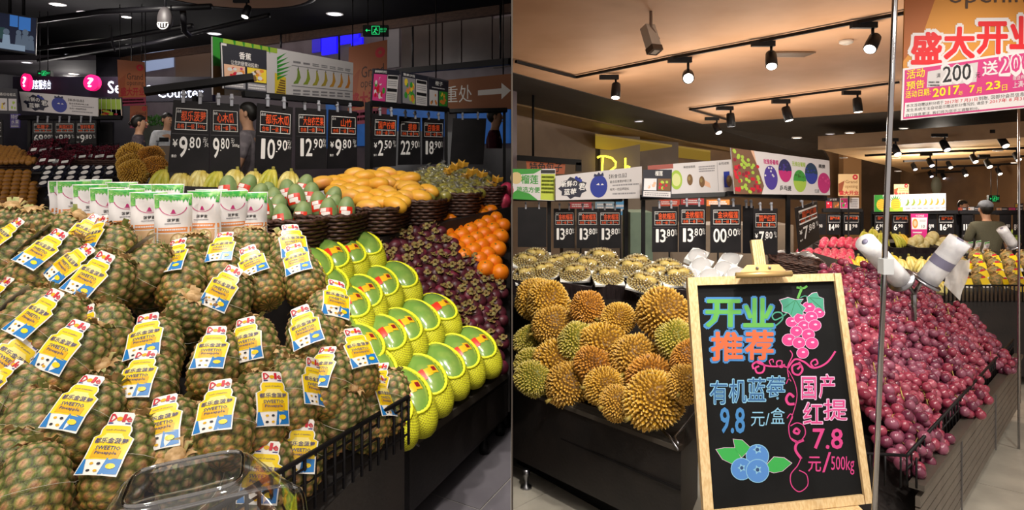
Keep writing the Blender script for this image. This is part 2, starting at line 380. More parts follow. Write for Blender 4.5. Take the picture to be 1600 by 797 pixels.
# hanging rods and pipes of the open ceiling
mb = MB()
for px, y0, y1, d in [(439, 50, 75, 12.5), (530, 34, 95, 11.8), (645, 19, 108, 10.6), (782, 0, 96, 9.4)]:
    mb2 = MB(); mb2.tube([P(px, y0, d), P(px, y1, d)], .018, m_pipe, 6); structure(mb2.obj('trim_3'))
for k, pts in enumerate([[(40, 78, 9), (170, 62, 9), (300, 40, 8.4)], [(0, 40, 8), (160, 18, 7.6), (330, 10, 7.2)], [(172, 40, 8.2), (176, 70, 8.4), (180, 80, 8.5)], [(60, 95, 12), (240, 66, 11), (420, 24, 9)], [(286, 18, 7.4), (288, 48, 7.6), (296, 56, 7.7)]]):
    mb2 = MB(); mb2.tube([P(*q) for q in pts], .035 if k != 2 else .012, m_pipe, 8); structure(mb2.obj('trim_4'))
# oval dropped ceiling at the top of the left shop
m_peach = mat('ceiling_peach', 'd2a27c', .6, 'c89872', 1.5)
mb = MB(); c = P(352, -28, 7.7); zc = P(352, 12, 8.6).z; pts = ellipse(c.x, 7.85, .95, .78, 40)
mb.hexa([Vector((x, y, zc)) for x, y in pts], [Vector((x, y, zc + .25)) for x, y in pts], m_peach)
o = structure(mb.obj('ceiling')); rm = MB(); rm.tube([Vector((x, y, zc + .06)) for x, y in ellipse(c.x, 7.85, 1.0, .83, 40)], .07, m_beam, 6, True); rm.obj('rim', o)
# ---- right shop: warm plaster ceiling, dark bulkhead, second lower ceiling beyond
def RC(px, py, h=3.2): d = (h - CAM) * 1000 / (330 - py); return P(px, py, d)
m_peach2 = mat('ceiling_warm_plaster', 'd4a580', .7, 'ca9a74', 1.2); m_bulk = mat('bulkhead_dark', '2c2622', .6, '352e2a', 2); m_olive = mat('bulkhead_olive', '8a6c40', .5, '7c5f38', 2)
mb = MB(); q = [Vector((.006, 1.6, 3.2 - .07 * 1.6)), Vector((12, 1.6, 3.2 - .07 * 1.6)), Vector((12, 9.5, 3.2 - .07 * 9.5)), RC(1600, 146), RC(1408, 173), RC(1098, 194), RC(801, 113)]
mb.hexa(q, [p + Z * .12 for p in q], m_peach2); structure(mb.obj('ceiling'))
def drop(name, a, b, h, m, t=.12):
    mb = MB(); n = Vector((b.y - a.y, a.x - b.x, 0)).normalized() * t; n = n if n.y > 0 else -n; q = [a - Z * h, b - Z * h, b + n - Z * h, a + n - Z * h]
    mb.hexa(q, [p + Z * h for p in q], m); return structure(mb.obj(name))
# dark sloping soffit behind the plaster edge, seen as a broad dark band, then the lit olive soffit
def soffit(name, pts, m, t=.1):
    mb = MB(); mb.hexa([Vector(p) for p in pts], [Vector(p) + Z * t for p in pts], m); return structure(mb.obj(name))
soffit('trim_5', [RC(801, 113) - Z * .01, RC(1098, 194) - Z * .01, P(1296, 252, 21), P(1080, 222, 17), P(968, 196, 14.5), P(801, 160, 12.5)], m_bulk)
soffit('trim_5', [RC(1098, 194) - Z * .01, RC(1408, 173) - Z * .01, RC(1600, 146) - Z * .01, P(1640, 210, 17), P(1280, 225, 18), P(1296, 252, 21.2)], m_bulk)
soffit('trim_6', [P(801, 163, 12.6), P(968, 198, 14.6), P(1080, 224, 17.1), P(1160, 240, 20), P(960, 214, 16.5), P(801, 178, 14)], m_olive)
m_taup = mat('wall_taupe', '86705c', .5, '7a6452', 1.5); m_brownw = mat('wall_brown', '7c5c3c', .5, '6e5034', 1.5)
def rwall(name, px0, px1, d0, d1, zlo, zhi, m, t=.1):
    a, b = P(px0, 300, d0), P(px1, 300, d1); a.z = zlo; b.z = zlo; n = Vector((0, t, 0)); mb = MB(); mb.hexa([a, b, b + n, a + n], [p + Z * (zhi - zlo) for p in (a, b, b + n, a + n)], m); return structure(mb.obj(name))
rwall('wall_far', 801, 930, 14.5, 16, -1.3, 3.1, m_taup); rwall('wall_far', 930, 1060, 16.5, 17, -1.3, 3.0, mat('wall_grey_taupe', '8a7c70', .5, '7e7066', 1.5))
rwall('wall_far', 1055, 1180, 19, 20, -1.5, 2.6, m_brownw); rwall('wall_far', 1180, 1345, 21, 21.5, -1.6, 2.4, m_brownw); rwall('wall_far', 1345, 1470, 22, 22.5, -1.7, 1.9, mat('wall_dark_brown', '54402f', .5, '483626', 1.5)); rwall('wall_far', 1470, 1640, 26, 26, -2.0, 1.5, mat('wall_far_dark', '2e2826', .5, '282220', 1.5))
rwall('wall_far', 1318, 1346, 20.5, 20.6, -1.6, 2.0, mat('pillar_tan', 'a87c50', .5), .3)
rwall('wall_far', 938, 1000, 16.2, 16.3, -1.2, 2.4, mat('pillar_pale', '97897c', .5), .2)
m_yel = mat('lit_soffit_yellow', 'a8904a', .5, emit=.16, ecol='d0a82c')
soffit('trim_7', [P(930, 212, 15.2), P(1110, 238, 18), P(1110, 252, 18.8), P(930, 232, 15.9)], m_yel, .05)  # light on this soffit is put into its yellow colour and emission
# second plaster ceiling
m_peach3 = mat('ceiling_far_plaster', 'd0aa78', .7, 'c49c6c', 1.0)
q = [P(1279, 233, 13.5), P(1400, 262, 19), P(1527, 309, 42), P(1690, 300, 42), P(1660, 196, 11.0)]
mb = MB(); mb.hexa(q, [p + Z * .1 for p in q], m_peach3); structure(mb.obj('ceiling'))
drop('trim_8', P(1278, 213, 13.3), P(1660, 185, 10.9), .28, mat('fascia_tan', '8c6a48', .5, '7c5c3c', 2), .1)

for x, m, nm, s_ in ((-12.5, m_dkp, 'wall_left_side', -1), (13.5, m_brownw, 'wall_right_side', 1)):
    mb = MB(); mb.hexa([Vector(q) for q in ((x, 1.0, -1.8), (x + .15, 1.0, -1.8), (x + .15, 28, -2.2), (x, 28, -2.2))], [Vector(q) for q in ((x, 1.0, 5), (x + .15, 1.0, 5), (x + .15, 28, 5), (x, 28, 5))], m); structure(mb.obj(nm))
# ------------------------------------------------------------------ fruit and goods, built once and copied
black = mat('black_metal', '17161a', .45); dark = mat('dark_panel', '1d1a1a', .5, '262120', 6, bump=.1)
white = mat('white_paint', 'e8e6e8', .5); steel = mat('brushed_steel', '9a9aa0', .28, metal=1)
clear = clear_mat('clear_plastic'); film = clear_mat('plastic_film', refl=.10, haze=.03)
Z = Vector((0, 0, 1))
def mixc(a, b, t): return tuple(a[i] + (b[i] - a[i]) * t for i in range(4))
def sstep(a, b, x): t = max(0, min(1, (x - a) / (b - a))); return t * t * (3 - 2 * t)
# pineapple: barrel of spiral eyes, stub of dried leaves, elastic band and a printed hang tag
EYE_P, GRN, TAN, DRK, ORA = lin('c0966e'), lin('687634'), lin('dcc09a'), lin('2c260f'), lin('b87420')
m_pine = mat('pineapple_rind', 'ffffff', .5, attr='col', bump=.25, bs=260)
def pineapple_body(seed):
    rng = random.Random(seed); mb = MB(); nu, nv = 78, 46; vs = []; cl = []; R0, H = .060, .088
    rows, per = 11.5, 13
    for i in range(nv + 1):
        t = i / nv; a = pi * t; z = -cos(a) * H
        r = R0 * max(0.0, sin(a)) ** .55 * (1.03 - .10 * t)
        for j in range(nu):
            th = 2 * pi * j / nu
            s = t * rows; row = math.floor(s); best = 9; bid = 0
            for rr in (row - 1, row, row + 1):
                off = (.5 if rr % 2 else 0) + rr * .12
                q = th / (2 * pi) * per - off; k = round(q)
                dx = (q - k) * 1.0; dy = (s - rr - .5) * .95
                d = sqrt(dx * dx + dy * dy)
                if d < best: best = d; bid = (rr * 31 + int(k) % per) ; by = s - rr - .5
            h = 1 - sstep(.30, .62, best)
            rr = r * (1 + .075 * h) + (.0035 if best < .14 else 0) * (1 if r > .02 else 0)
            vs.append((rr * cos(th), rr * sin(th), z * (1 + .02 * h)))
            hv = ((bid * 2654435761 + seed * 97) % 1000) / 1000
            low = 1 - sstep(.12, .62, t + .12 * (hv - .5))
            eye = mixc(EYE_P, ORA, .75 * low); ring = mixc(GRN, lin('8a7a2c'), .7 * low)
            c = mixc(eye, ring, sstep(.2, .36, best)); c = mixc(c, DRK, sstep(.40, .56, best))
            if best < .12: c = mixc(c, lin('7d4f38'), .75)
            elif best < .22 and by > 0: c = mixc(c, TAN, .6)
            k = .75 + .5 * hv; cl.append((c[0] * k, c[1] * k, c[2] * k, 1))
    fs = [(i * nu + j, i * nu + (j + 1) % nu, (i + 1) * nu + (j + 1) % nu, (i + 1) * nu + j) for i in range(nv) for j in range(nu)]
    return mb.add(vs, fs, m_pine, True, cl)
m_stub = mat('dried_leaf', 'cdaa7c', .7, '9c7a48', 40); m_stubg = mat('green_leaf_base', '7d8f4a', .6, 'b9a070', 40)
def pineapple_stub(seed):
    rng = random.Random(seed); mb = MB()
    mb.lathe([(.019, .078), (.021, .09), (.017, .099)], m_stub, 10)
    for k in range(13):
        a = 2 * pi * k / 13 + rng.uniform(-.2, .2); L = rng.uniform(.016, .032); w = rng.uniform(.006, .01)
        d = Vector((cos(a), sin(a), 0)); s = Vector((-sin(a), cos(a), 0)); o = d * .015 + Z * .086; u = rng.uniform(-.1, .5)
        mid = o + d * L * .6 + Z * L * (u + .25); tip = o + d * L + Z * L * u
        mb.add([o - s * w, o + s * w, mid + s * w * .8, mid - s * w * .8, tip, o - Z * .004], [(0, 1, 2, 3), (3, 2, 4), (0, 5, 1)], m_stub if k % 3 else m_stubg, True)
    return mb
m_tagw = mat('tag_white', 'ece8e2', .3); m_tagy = mat('tag_yellow', 'f0cf1c', .3); m_tagb = mat('tag_blue', '1f78c0', .3)
m_red = mat('print_red', 'c81f34', .4); m_navy = mat('print_navy', '29307c', .4); m_blk = mat('print_black', '222226', .4)
m_tagg = mat('tag_gold', 'd9a914', .3); m_tagl = mat('tag_pale_yellow', 'f6e486', .3)
TW, TH = .080, .118
def tag_face(bend):
    def f(u, v, lift=0):
        x = (u - .5) * TW; z = v * TH; a = (v - .55) * bend
        r = TH / bend if abs(bend) > .01 else 0
        y = (1 - cos(a)) * r * .5 if r else 0; y += -abs(u - .5) ** 2 * .02 * -1
        return Vector((x, y - lift, z))
    return f
OUT = [(.0, .0), (1.0, .03), (.97, .3), (.99, .6), (.84, .64), (.86, .76), (.80, .80), (.80, .98), (.74, 1.0), (.26, 1.0), (.20, .98), (.20, .80), (.14, .76), (.16, .64), (.01, .6), (.03, .3)]
def pine_tag(bend):
    f = tag_face(bend); mb = MB()
    # the outline in horizontal bands so that the card can bend
    def prof(v):
        for (a, wa), (b, wb) in zip(PROF, PROF[1:]):
            if a <= v <= b: return wa + (wb - wa) * (v - a) / (b - a + 1e-9)
        return .3
    PROF = [(0, .5), (.3, .475), (.6, .49), (.64, .36), (.72, .375), (.77, .345), (.80, .30), (.96, .30), (1.0, .25)]
    vv = [0, .1, .2, .3, .4, .5, .6, .64, .72, .77, .8, .88, .96, 1.0]
    def band(v0, v1, m, lift, k=1.0, inset=.0):
        v_ = [v for v in vv if v0 < v < v1]; v_ = [v0] + v_ + [v1]; vs = []
        for v in v_:
            w = prof(v) * k - inset
            for q in (-1, -.33, .33, 1): vs.append(f(.5 + w * q, v, lift))
        mb.add(vs, [(4 * i + j, 4 * i + j + 1, 4 * i + j + 5, 4 * i + j + 4) for i in range(len(v_) - 1) for j in range(3)], m, True)
    card = MB(); back, mb = mb, card
    band(0, 1, m_tagw, 0); band(0, 1, m_tagw, -.0006)
    mb = pr = MB()
    band(.25, .785, m_tagy, .0004, 1, .035); band(.52, .66, m_tagl, .0006, .55); band(.27, .40, m_tagg, .0006, .7)
    mb.pr(f, [(.56, .015), (.97, .035), (.945, .27), (.60, .27)], m_tagb, .0006); mb.pr(f, [(.03, .015), (.22, .02), (.10, .25), (.055, .25)], m_tagb, .0006)
    mb.pr(f, ellipse(.76, .15, .11, .045, 10), m_tagy, .0009)
    for k in range(4): mb.pr(f, ellipse(.30 + .17 * (k % 2), .07 + .11 * (k // 2), .05, .022, 6), m_tagg if k % 3 else m_blk, .0008)
    mb.text(f, 'D', .235, .845, .40, .965, m_red, .0009, .05, res=1); mb.pr(f, ellipse(.475, .89, .075, .036, 10), m_tagg, .0009)
    mb.text(f, 'l', .56, .85, .61, .965, m_red, .0009, .05, res=1); mb.text(f, 'e', .63, .85, .77, .93, m_red, .0009, .05, res=1)
    mb.pr(f, rect(.23, .812, .77, .832), m_navy, .0009)
    mb.text(f, 'touch of sunshine', .26, .70, .74, .73, m_navy, .0009, res=1)
    mb.text(f, '都乐金菠萝', .10, .50, .90, .585, m_navy, .0010, .012, res=1)
    mb.text(f, 'SWEETIO', .20, .40, .80, .46, m_navy, .0010, .02, res=1); mb.text(f, 'Pineapple', .24, .315, .76, .375, m_navy, .0010, .01, res=1)
    return Proto('paper_tag', card, [Proto('tag_print', pr)])
PINE_TAGS = [pine_tag(b) for b in (.01, .5, -.45, .9)]
PINE_BODY = [(pineapple_body(s).mesh('pineapple'), Proto('leaf_stub', pineapple_stub(s))) for s in (3, 8, 21, 34)]
m_band = mat('elastic_band', 'd8d2c0', .5)
def band_ring():
    mb = MB(); mb.tube([(.0665 * cos(a), .0665 * sin(a), .012 * sin(a)) for a in [2 * pi * i / 22 for i in range(22)]], .0006, m_band, 3, True); return Proto('elastic_band', mb)
BAND = band_ring()
# papaya in a foam net sleeve
m_pap = mat('green_papaya', '739a44', .2, '9aae54', 14, .45, .7, coat=.5)
def net_mat():
    m = mat('foam_net', 'e8ea1e', .6); nt = m.node_tree; N = nt.nodes; L = nt.links; b = N['Principled BSDF']
    uv = N.new('ShaderNodeUVMap'); mp = N.new('ShaderNodeMapping'); mp.inputs['Scale'].default_value = (60, 44, 1); mp.inputs['Rotation'].default_value = (0, 0, radians(45)); L.new(uv.outputs[0], mp.inputs[0])
    ck = N.new('ShaderNodeTexBrick'); ck.inputs['Scale'].default_value = 1.0; ck.offset = 0; ck.inputs['Mortar Size'].default_value = .17; ck.inputs['Mortar Smooth'].default_value = .5
    ck.inputs['Brick Width'].default_value = 1; ck.inputs['Row Height'].default_value = 1
    ck.inputs['Color1'].default_value = lin('a9a414'); ck.inputs['Color2'].default_value = lin('b6b11c'); ck.inputs['Mortar'].default_value = lin('f2f22a'); L.new(mp.outputs[0], ck.inputs[0])
    L.new(ck.outputs[0], b.inputs['Base Color']); bp = N.new('ShaderNodeBump'); bp.inputs['Strength'].default_value = .6; bp.inputs['Distance'].default_value = .004
    L.new(ck.outputs['Fac'], bp.inputs['Height']); L.new(bp.outputs[0], b.inputs['Normal']); return m
m_net = net_mat(); m_netr = mat('foam_net_rim', 'eeee28', .6)
m_sticker_r = mat('sticker_red', 'd8341c', .3); m_sticker_y = mat('sticker_yellow', 'e8b820', .3)
def sleeve(A, B, Cc, zt=.52):                                      # foam sock: an ellipsoid shell cut by a slanted plane, lower end closed
    mb = MB(); nu, nv = 44, 13; vs = []; uvs = []; k = 1.07; mx = Vector((-.36, .0, .933)); e1 = Vector((.933, 0, .36)); e2 = Vector((0, 1, 0))
    def pt(zz, a, sc=1):
        r = sqrt(max(0, 1 - zz * zz)); q = mx * zz + (e1 * cos(a) + e2 * sin(a)) * r
        return Vector((q.x * A * k * sc, q.y * B * k * sc, q.z * Cc * k * sc))
    for i in range(nv + 1):
        zz = -1 + (zt + 1) * (i / nv) ** 1.3
        for j in range(nu + 1): vs.append(pt(zz, 2 * pi * j / nu, 1 + (.012 if j % 2 else 0) * (i / nv))); uvs.append((j / nu, math.acos(max(-1, min(1, -zz))) / pi))
    fs = [(i * (nu + 1) + j, i * (nu + 1) + j + 1, (i + 1) * (nu + 1) + j + 1, (i + 1) * (nu + 1) + j) for i in range(nv) for j in range(nu)]
    mb.add(vs, fs, m_net, True); n0 = len(mb.f)
    mb.tube([pt(zt + .01 * (j % 2), 2 * pi * j / 60, 1 + .015 * (j % 2)) for j in range(60)], [.0042 if j % 2 else .0058 for j in range(60)], m_netr, 6, True)
    me = mb.mesh('foam_net'); ul = me.uv_layers.new(name='UVMap')
    for p in me.polygons:
        if p.index < n0:
            for li in p.loop_indices: ul.data[li].uv = uvs[me.loops[li].vertex_index]
    return me
def papaya(sticker):
    A, B, Cc = .106, .058, .055
    body = MB().ball((0, 0, 0), A, B, Cc, m_pap, 24, 14, lambda d: 1 - .06 * d.x)
    parts = [Proto('foam_net', sleeve(A, B, Cc))]
    if sticker:
        st = MB(); n = 7
        def band(x0, x1, y0, y1, m, k):
            vs = []
            for i in range(n + 1):
                for j in range(n + 1):
                    x = x0 + (x1 - x0) * i / n; y = y0 + (y1 - y0) * j / n; q = 1 - (x / A) ** 2 - (y / B) ** 2
                    vs.append((x * (1 - .06 * x / A), y, Cc * sqrt(max(.02, q)) * k))
            st.add(vs, [(i * (n + 1) + j, (i + 1) * (n + 1) + j, (i + 1) * (n + 1) + j + 1, i * (n + 1) + j + 1) for i in range(n) for j in range(n)], m, True)
        s = sticker
        band(-.022, .016, -.034, -.006, m_sticker_r, 1.012); band(-.018, .01, -.006, .014, m_sticker_y, 1.012); band(-.026, .006, .012, .034, m_sticker_y, 1.016); band(-.018, -.002, .018, .03, mat('sticker_maroon', '8c1c24', .3), 1.03)
        parts.append(Proto('sticker', st))
    return Proto('papaya', body, parts)
PAPAYA = [papaya(1), papaya(0)]
# mangosteen
m_mgs = mat('mangosteen_skin', '3c1820', .38, '5a2430', 30, bump=.08, bs=200, spec=.4); m_caly = mat('mangosteen_calyx', '8c8648', .6, '6e5a30', 90); m_calyb = mat('calyx_brown', '97743f', .65, '6a5630', 90)
m_mgs2 = mat('mangosteen_reddish_skin', '74263a', .38, '4a1c28', 30, spec=.4)
def mangosteen(m, seed):
    rng = random.Random(seed); b = MB().ball((0, 0, 0), .03, .03, .027, m, 14, 10); c = MB()
    for k in range(4):
        a = k * pi / 2 + rng.uniform(-.2, .2); d = Vector((cos(a), sin(a), 0)); s = Vector((-sin(a), cos(a), 0)); vs = []
        for i, (q, w, z) in enumerate([(.003, .004, .029), (.008, .0085, .0305), (.0135, .0085, .0295), (.0175, .005, .0285 + rng.uniform(0, .006))]):
            vs += [d * q - s * w + Z * z, d * q + Z * (z + .0022), d * q + s * w + Z * z]
        c.add(vs, [(3 * i + j, 3 * i + j + 1, 3 * i + j + 4, 3 * i + j + 3) for i in range(3) for j in range(2)], m_caly if k % 2 else m_calyb, True)
    c.tube([(0, 0, .026), (.001, 0, .036), (.003, .001, .042)], [.0035, .003, .0036], m_calyb, 6)
    return Proto('mangosteen', b, [Proto('calyx', c)])
MGS = [mangosteen(m_mgs, 1), mangosteen(m_mgs, 2), mangosteen(m_mgs2, 3)]
# oranges and other round fruit
m_or = mat('orange_peel', 'f28a12', .35, 'e8760c', 12, bump=.12, bs=500, sss=.05); m_leaf = mat('leaf_green', '3f7a2c', .5, '2f5f22', 30)
def orange(r=.042):
    return Proto('orange', MB().ball((0, 0, 0), r, r, r * .94, m_or, 16, 11, lambda d: 1 - .05 * math.exp(-((1 - d.z) * 14))), [Proto('stem_button', MB().lathe([(.001, r * .92), (.005, r * .9), (.004, r * .87)], mat('stem_button', '6c7430', .7), 6))])
ORANGE = orange()
def rnd_fruit(name, m, rx, rz, nu=12, nv=8): return Proto(name, MB().ball((0, 0, 0), rx, rx, rz, m, nu, nv))
# green papaya with a red sticker (pear shape) and yellow mango
m_gp = mat('green_mango_skin', '8c9c68', .5, '6c8a50', 16, .4, .65); m_stw = mat('sticker_white', 'f0e8e4', .35)
def pear(sticker=True):
    R, H = .046, .065
    def g(d): return 1
    mb = MB(); vs = []; nu, nv = 18, 13
    def rz(t): return R * sin(pi * t) ** .75 * (1.12 - .45 * t), -cos(pi * t) * H
    for i in range(nv + 1):
        r, z = rz(i / nv)
        for j in range(nu): vs.append((r * cos(2 * pi * j / nu), r * sin(2 * pi * j / nu), z))
    mb.add(vs, [(i * nu + j, i * nu + (j + 1) % nu, (i + 1) * nu + (j + 1) % nu, (i + 1) * nu + j) for i in range(nv) for j in range(nu)], m_gp, True)
    st = MB()
    def patch(a0, a1, t0, t1, m, k, n=5):
        vs = []
        for i in range(n + 1):
            for j in range(n + 1):
                r, z = rz(t0 + (t1 - t0) * i / n); a = a0 + (a1 - a0) * j / n; vs.append((r * k * cos(a), r * k * sin(a), z))
        st.add(vs, [(i * (n + 1) + j, i * (n + 1) + j + 1, (i + 1) * (n + 1) + j + 1, (i + 1) * (n + 1) + j) for i in range(n) for j in range(n)], m, True)
    c = -pi / 2
    patch(c - .75, c + .75, .30, .56, m_sticker_r, 1.02); patch(c - .45, c + .5, .36, .46, m_stw, 1.035); patch(c - .6, c + .1, .47, .55, m_stw, 1.03); patch(c + .2, c + .7, .31, .38, m_stw, 1.03)
    return Proto('green_papaya', mb, [Proto('sticker', st)])
PEAR = pear()
m_mango = mat('mango_skin', 'edb43c', .4, 'e9a030', 10, .4, .7); m_mango2 = mat('mango_blush_skin', 'eeb64a', .4, 'dd8a48', 9, .45, .7)
def mango(m): return Proto('mango', MB().ball((0, 0, 0), .062, .040, .036, m, 16, 10, lambda d: 1 + .06 * d.y * d.x - .05 * d.x), [Proto('stem_scar', MB().lathe([(.003, .0), (.003, .004), (.001, .005)], m_calyb, 6, Matrix.Translation((-.064, 0, 0)) @ Matrix.Rotation(-pi / 2, 4, 'Y')))])
MANGO = [mango(m_mango), mango(m_mango2)]
# wicker basket with woven sides
m_wick = mat('wicker', '3a2620', .5, '57392e', 60, bump=.2, bs=120)
def basket(w, dpt, h, rows=7, name='wicker_basket'):
    def loop(t, z):                                               # rounded rectangle, t in 0..1, leaning out
        k = 1 + .16 * z / h; a = 2 * pi * t; c, s = cos(a), sin(a); q = (abs(c) ** 5 + abs(s) ** 5) ** -.2
        return Vector((w / 2 * q * c * k, dpt / 2 * q * s * k, z))
    b = MB(); n = 40
    b.hexa([loop(i / n, 0) * .985 for i in range(n)], [loop(i / n, .008) * .985 for i in range(n)], m_wick)
    vs = [loop(i / n, z) * .975 for z in (0, h) for i in range(n)]
    b.add(vs, [(i, (i + 1) % n, n + (i + 1) % n, n + i) for i in range(n)], m_wick, True)
    weave = MB(); st = 34
    for r in range(rows):
        z = h * (r + .5) / rows; path = []
        for i in range(st * 2):
            p = loop(i / (st * 2), z); o = Vector((p.x, p.y, 0)).normalized() * (.004 if (i + r * 2) % 4 < 2 else -.003); path.append(p + o)
        weave.tube(path, h / rows * .42, m_wick, 5, True)
    rim = MB(); path = [loop(i / 60, h + .004) + Vector((0, 0, .004 * sin(i * 2.1))) for i in range(60)]
    rim.tube(path, .009, m_wick, 6, True); rim.tube([p + Vector((0, 0, .004)) + Vector((p.x, p.y, 0)).normalized() * (.006 * sin(i * 2.1 + 1.5)) for i, p in enumerate(path)], .007, m_wick, 5, True)
    return Proto(name, b, [Proto('weave', weave), Proto('rim', rim)])
# durian: lobed body set with pyramidal thorns
m_dur = mat('durian_husk', 'ffffff', .5, attr='col', spec=.3); m_durstem = mat('durian_stem', 'a08a3a', .6, '6f5c22', 60)
def fib(n):
    g = pi * (3 - sqrt(5)); return [Vector((sqrt(1 - z * z) * cos(g * i), sqrt(1 - z * z) * sin(g * i), z)) for i in range(n) for z in [1 - 2 * (i + .5) / n]]
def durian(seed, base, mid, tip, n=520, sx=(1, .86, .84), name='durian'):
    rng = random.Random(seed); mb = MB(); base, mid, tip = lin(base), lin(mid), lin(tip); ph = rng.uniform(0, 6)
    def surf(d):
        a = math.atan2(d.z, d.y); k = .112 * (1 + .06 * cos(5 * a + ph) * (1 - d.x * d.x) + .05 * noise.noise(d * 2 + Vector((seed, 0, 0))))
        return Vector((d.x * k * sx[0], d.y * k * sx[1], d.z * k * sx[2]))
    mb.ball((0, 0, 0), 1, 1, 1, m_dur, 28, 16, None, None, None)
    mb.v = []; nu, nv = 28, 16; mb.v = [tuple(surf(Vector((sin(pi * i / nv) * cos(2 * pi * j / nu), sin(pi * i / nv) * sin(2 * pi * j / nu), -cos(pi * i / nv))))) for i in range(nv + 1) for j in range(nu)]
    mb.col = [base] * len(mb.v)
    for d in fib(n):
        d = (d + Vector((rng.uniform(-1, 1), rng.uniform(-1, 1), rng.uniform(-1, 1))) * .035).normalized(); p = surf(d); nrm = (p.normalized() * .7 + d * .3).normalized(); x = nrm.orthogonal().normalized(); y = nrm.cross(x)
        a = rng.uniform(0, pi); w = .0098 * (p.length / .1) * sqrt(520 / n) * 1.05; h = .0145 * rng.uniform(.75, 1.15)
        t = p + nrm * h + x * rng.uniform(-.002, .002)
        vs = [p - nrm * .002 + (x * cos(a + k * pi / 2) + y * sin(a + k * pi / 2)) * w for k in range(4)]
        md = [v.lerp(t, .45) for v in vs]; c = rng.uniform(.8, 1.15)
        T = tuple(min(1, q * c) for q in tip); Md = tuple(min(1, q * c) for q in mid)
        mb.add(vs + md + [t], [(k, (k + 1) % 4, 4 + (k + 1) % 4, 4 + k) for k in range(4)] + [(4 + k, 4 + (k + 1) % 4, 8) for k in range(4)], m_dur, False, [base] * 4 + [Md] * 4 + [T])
    st = MB(); st.tube([(.10, 0, 0), (.125, .002, .004), (.15, .004, .01)], [.009, .008, .0095], m_durstem, 8)
    return Proto(name, mb, [Proto('stem', st)])
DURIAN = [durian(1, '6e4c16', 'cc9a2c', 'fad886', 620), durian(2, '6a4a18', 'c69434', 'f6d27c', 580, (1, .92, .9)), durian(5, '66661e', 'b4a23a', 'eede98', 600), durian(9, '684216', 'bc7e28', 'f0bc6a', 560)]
# grape bunch: berries hung on a branched stem
m_gr = [mat('grape_%s' % n, a, .24, b, 30, .35, .75, coat=.35, spec=.5) for n, a, b in (('red', '9c3a50', '782a42'), ('dark', '742e48', '522338'), ('pink', 'b05868', '90405a'), ('plum', '90445a', '7c5068'))]
m_gstem = mat('grape_stem', 'a8924a', .6)
GR = [MB().ball((0, 0, 0), 1, 1, 1.1, m, 12, 8).mesh('berry') for m in m_gr]
def grape_bunch(seed, r):
    rng = random.Random(seed); pts = []; n = 0
    for k in range(400):
        t = rng.random(); q = sqrt(rng.random()); a = rng.uniform(0, 2 * pi); R = .085 * (1 - .45 * t)
        p = Vector((-.10 + .21 * t, R * q * cos(a), R * .55 * q * sin(a)))
        if all((p - o).length > r * 1.62 for o in pts): pts.append(p)
        if len(pts) >= 30: break
    st = MB(); st.tube([(-.13, .01, .035), (-.10, 0, .025), (-.05, 0, .012), (.04, 0, .005)], [.0028, .0025, .0022, .0016], m_gstem, 5)
    for p in pts[::3]: st.tube([(max(-.12, p.x - .03), 0, .02), p], .0013, m_gstem, 3)
    col = rng.choice([(0, 0, 2, 0, 3), (1, 1, 0, 3), (2, 0, 0, 2), (0, 1, 3, 0), (3, 3, 1, 0)])
    parts = []
    for p in pts:
        s = r * rng.uniform(.88, 1.1); M = Matrix.Translation(p) @ rnd_rot() @ Matrix.Scale(s, 4)
        parts.append((Proto('berry', GR[rng.choice(col)]), M))
    return Proto('grape_bunch', st, parts)
def banana_hand(n, m, m2, seed=1, L=.18, R=.018, name='banana_bunch'):
    rng = random.Random(seed); st = MB(); st.tube([(0, 0, .02), (0, 0, .055)], [.014, .01], m2, 7); parts = []
    for k in range(n):
        b = MB(); a = (k - (n - 1) / 2) * .20; path = []; rad = []; s = rng.uniform(.92, 1.06)
        for i in range(8):
            t = i / 7; q = t * 1.5
            r = .012 + L * s * sin(q) * .75; z = .03 - L * s * (1 - cos(q)) * .8 - .0 * t
            path.append((r * sin(a) * 1.0 + (k % 2) * .006, -r * cos(a), z - (k % 2) * .016)); rad.append(R * (.45 + .75 * sin(pi * min(1, .12 + t * .86)) ** .6))
        rad[0] = R * .45; rad[-1] = R * .3
        b.tube(path, rad, m, 6); b.tube([path[-1], Vector(path[-1]) * 1.02], R * .28, m_blk, 5); parts.append((Proto('banana', b), Matrix()))
    return Proto(name, st, parts)
m_ban = mat('banana_yellow', 'e6c43e', .45, 'd8b22c', 10); m_bang = mat('banana_green', 'b4b23c', .45, 'cfc255', 12); m_banst = mat('banana_stem', '8d8434', .6)
m_banw = mat('banana_pale', 'dccf86', .4, 'c9b24e', 12)
BANANA = [banana_hand(6, m_ban, m_banst, 1), banana_hand(5, m_bang, m_banst, 2), banana_hand(6, m_banw, m_banst, 3)]
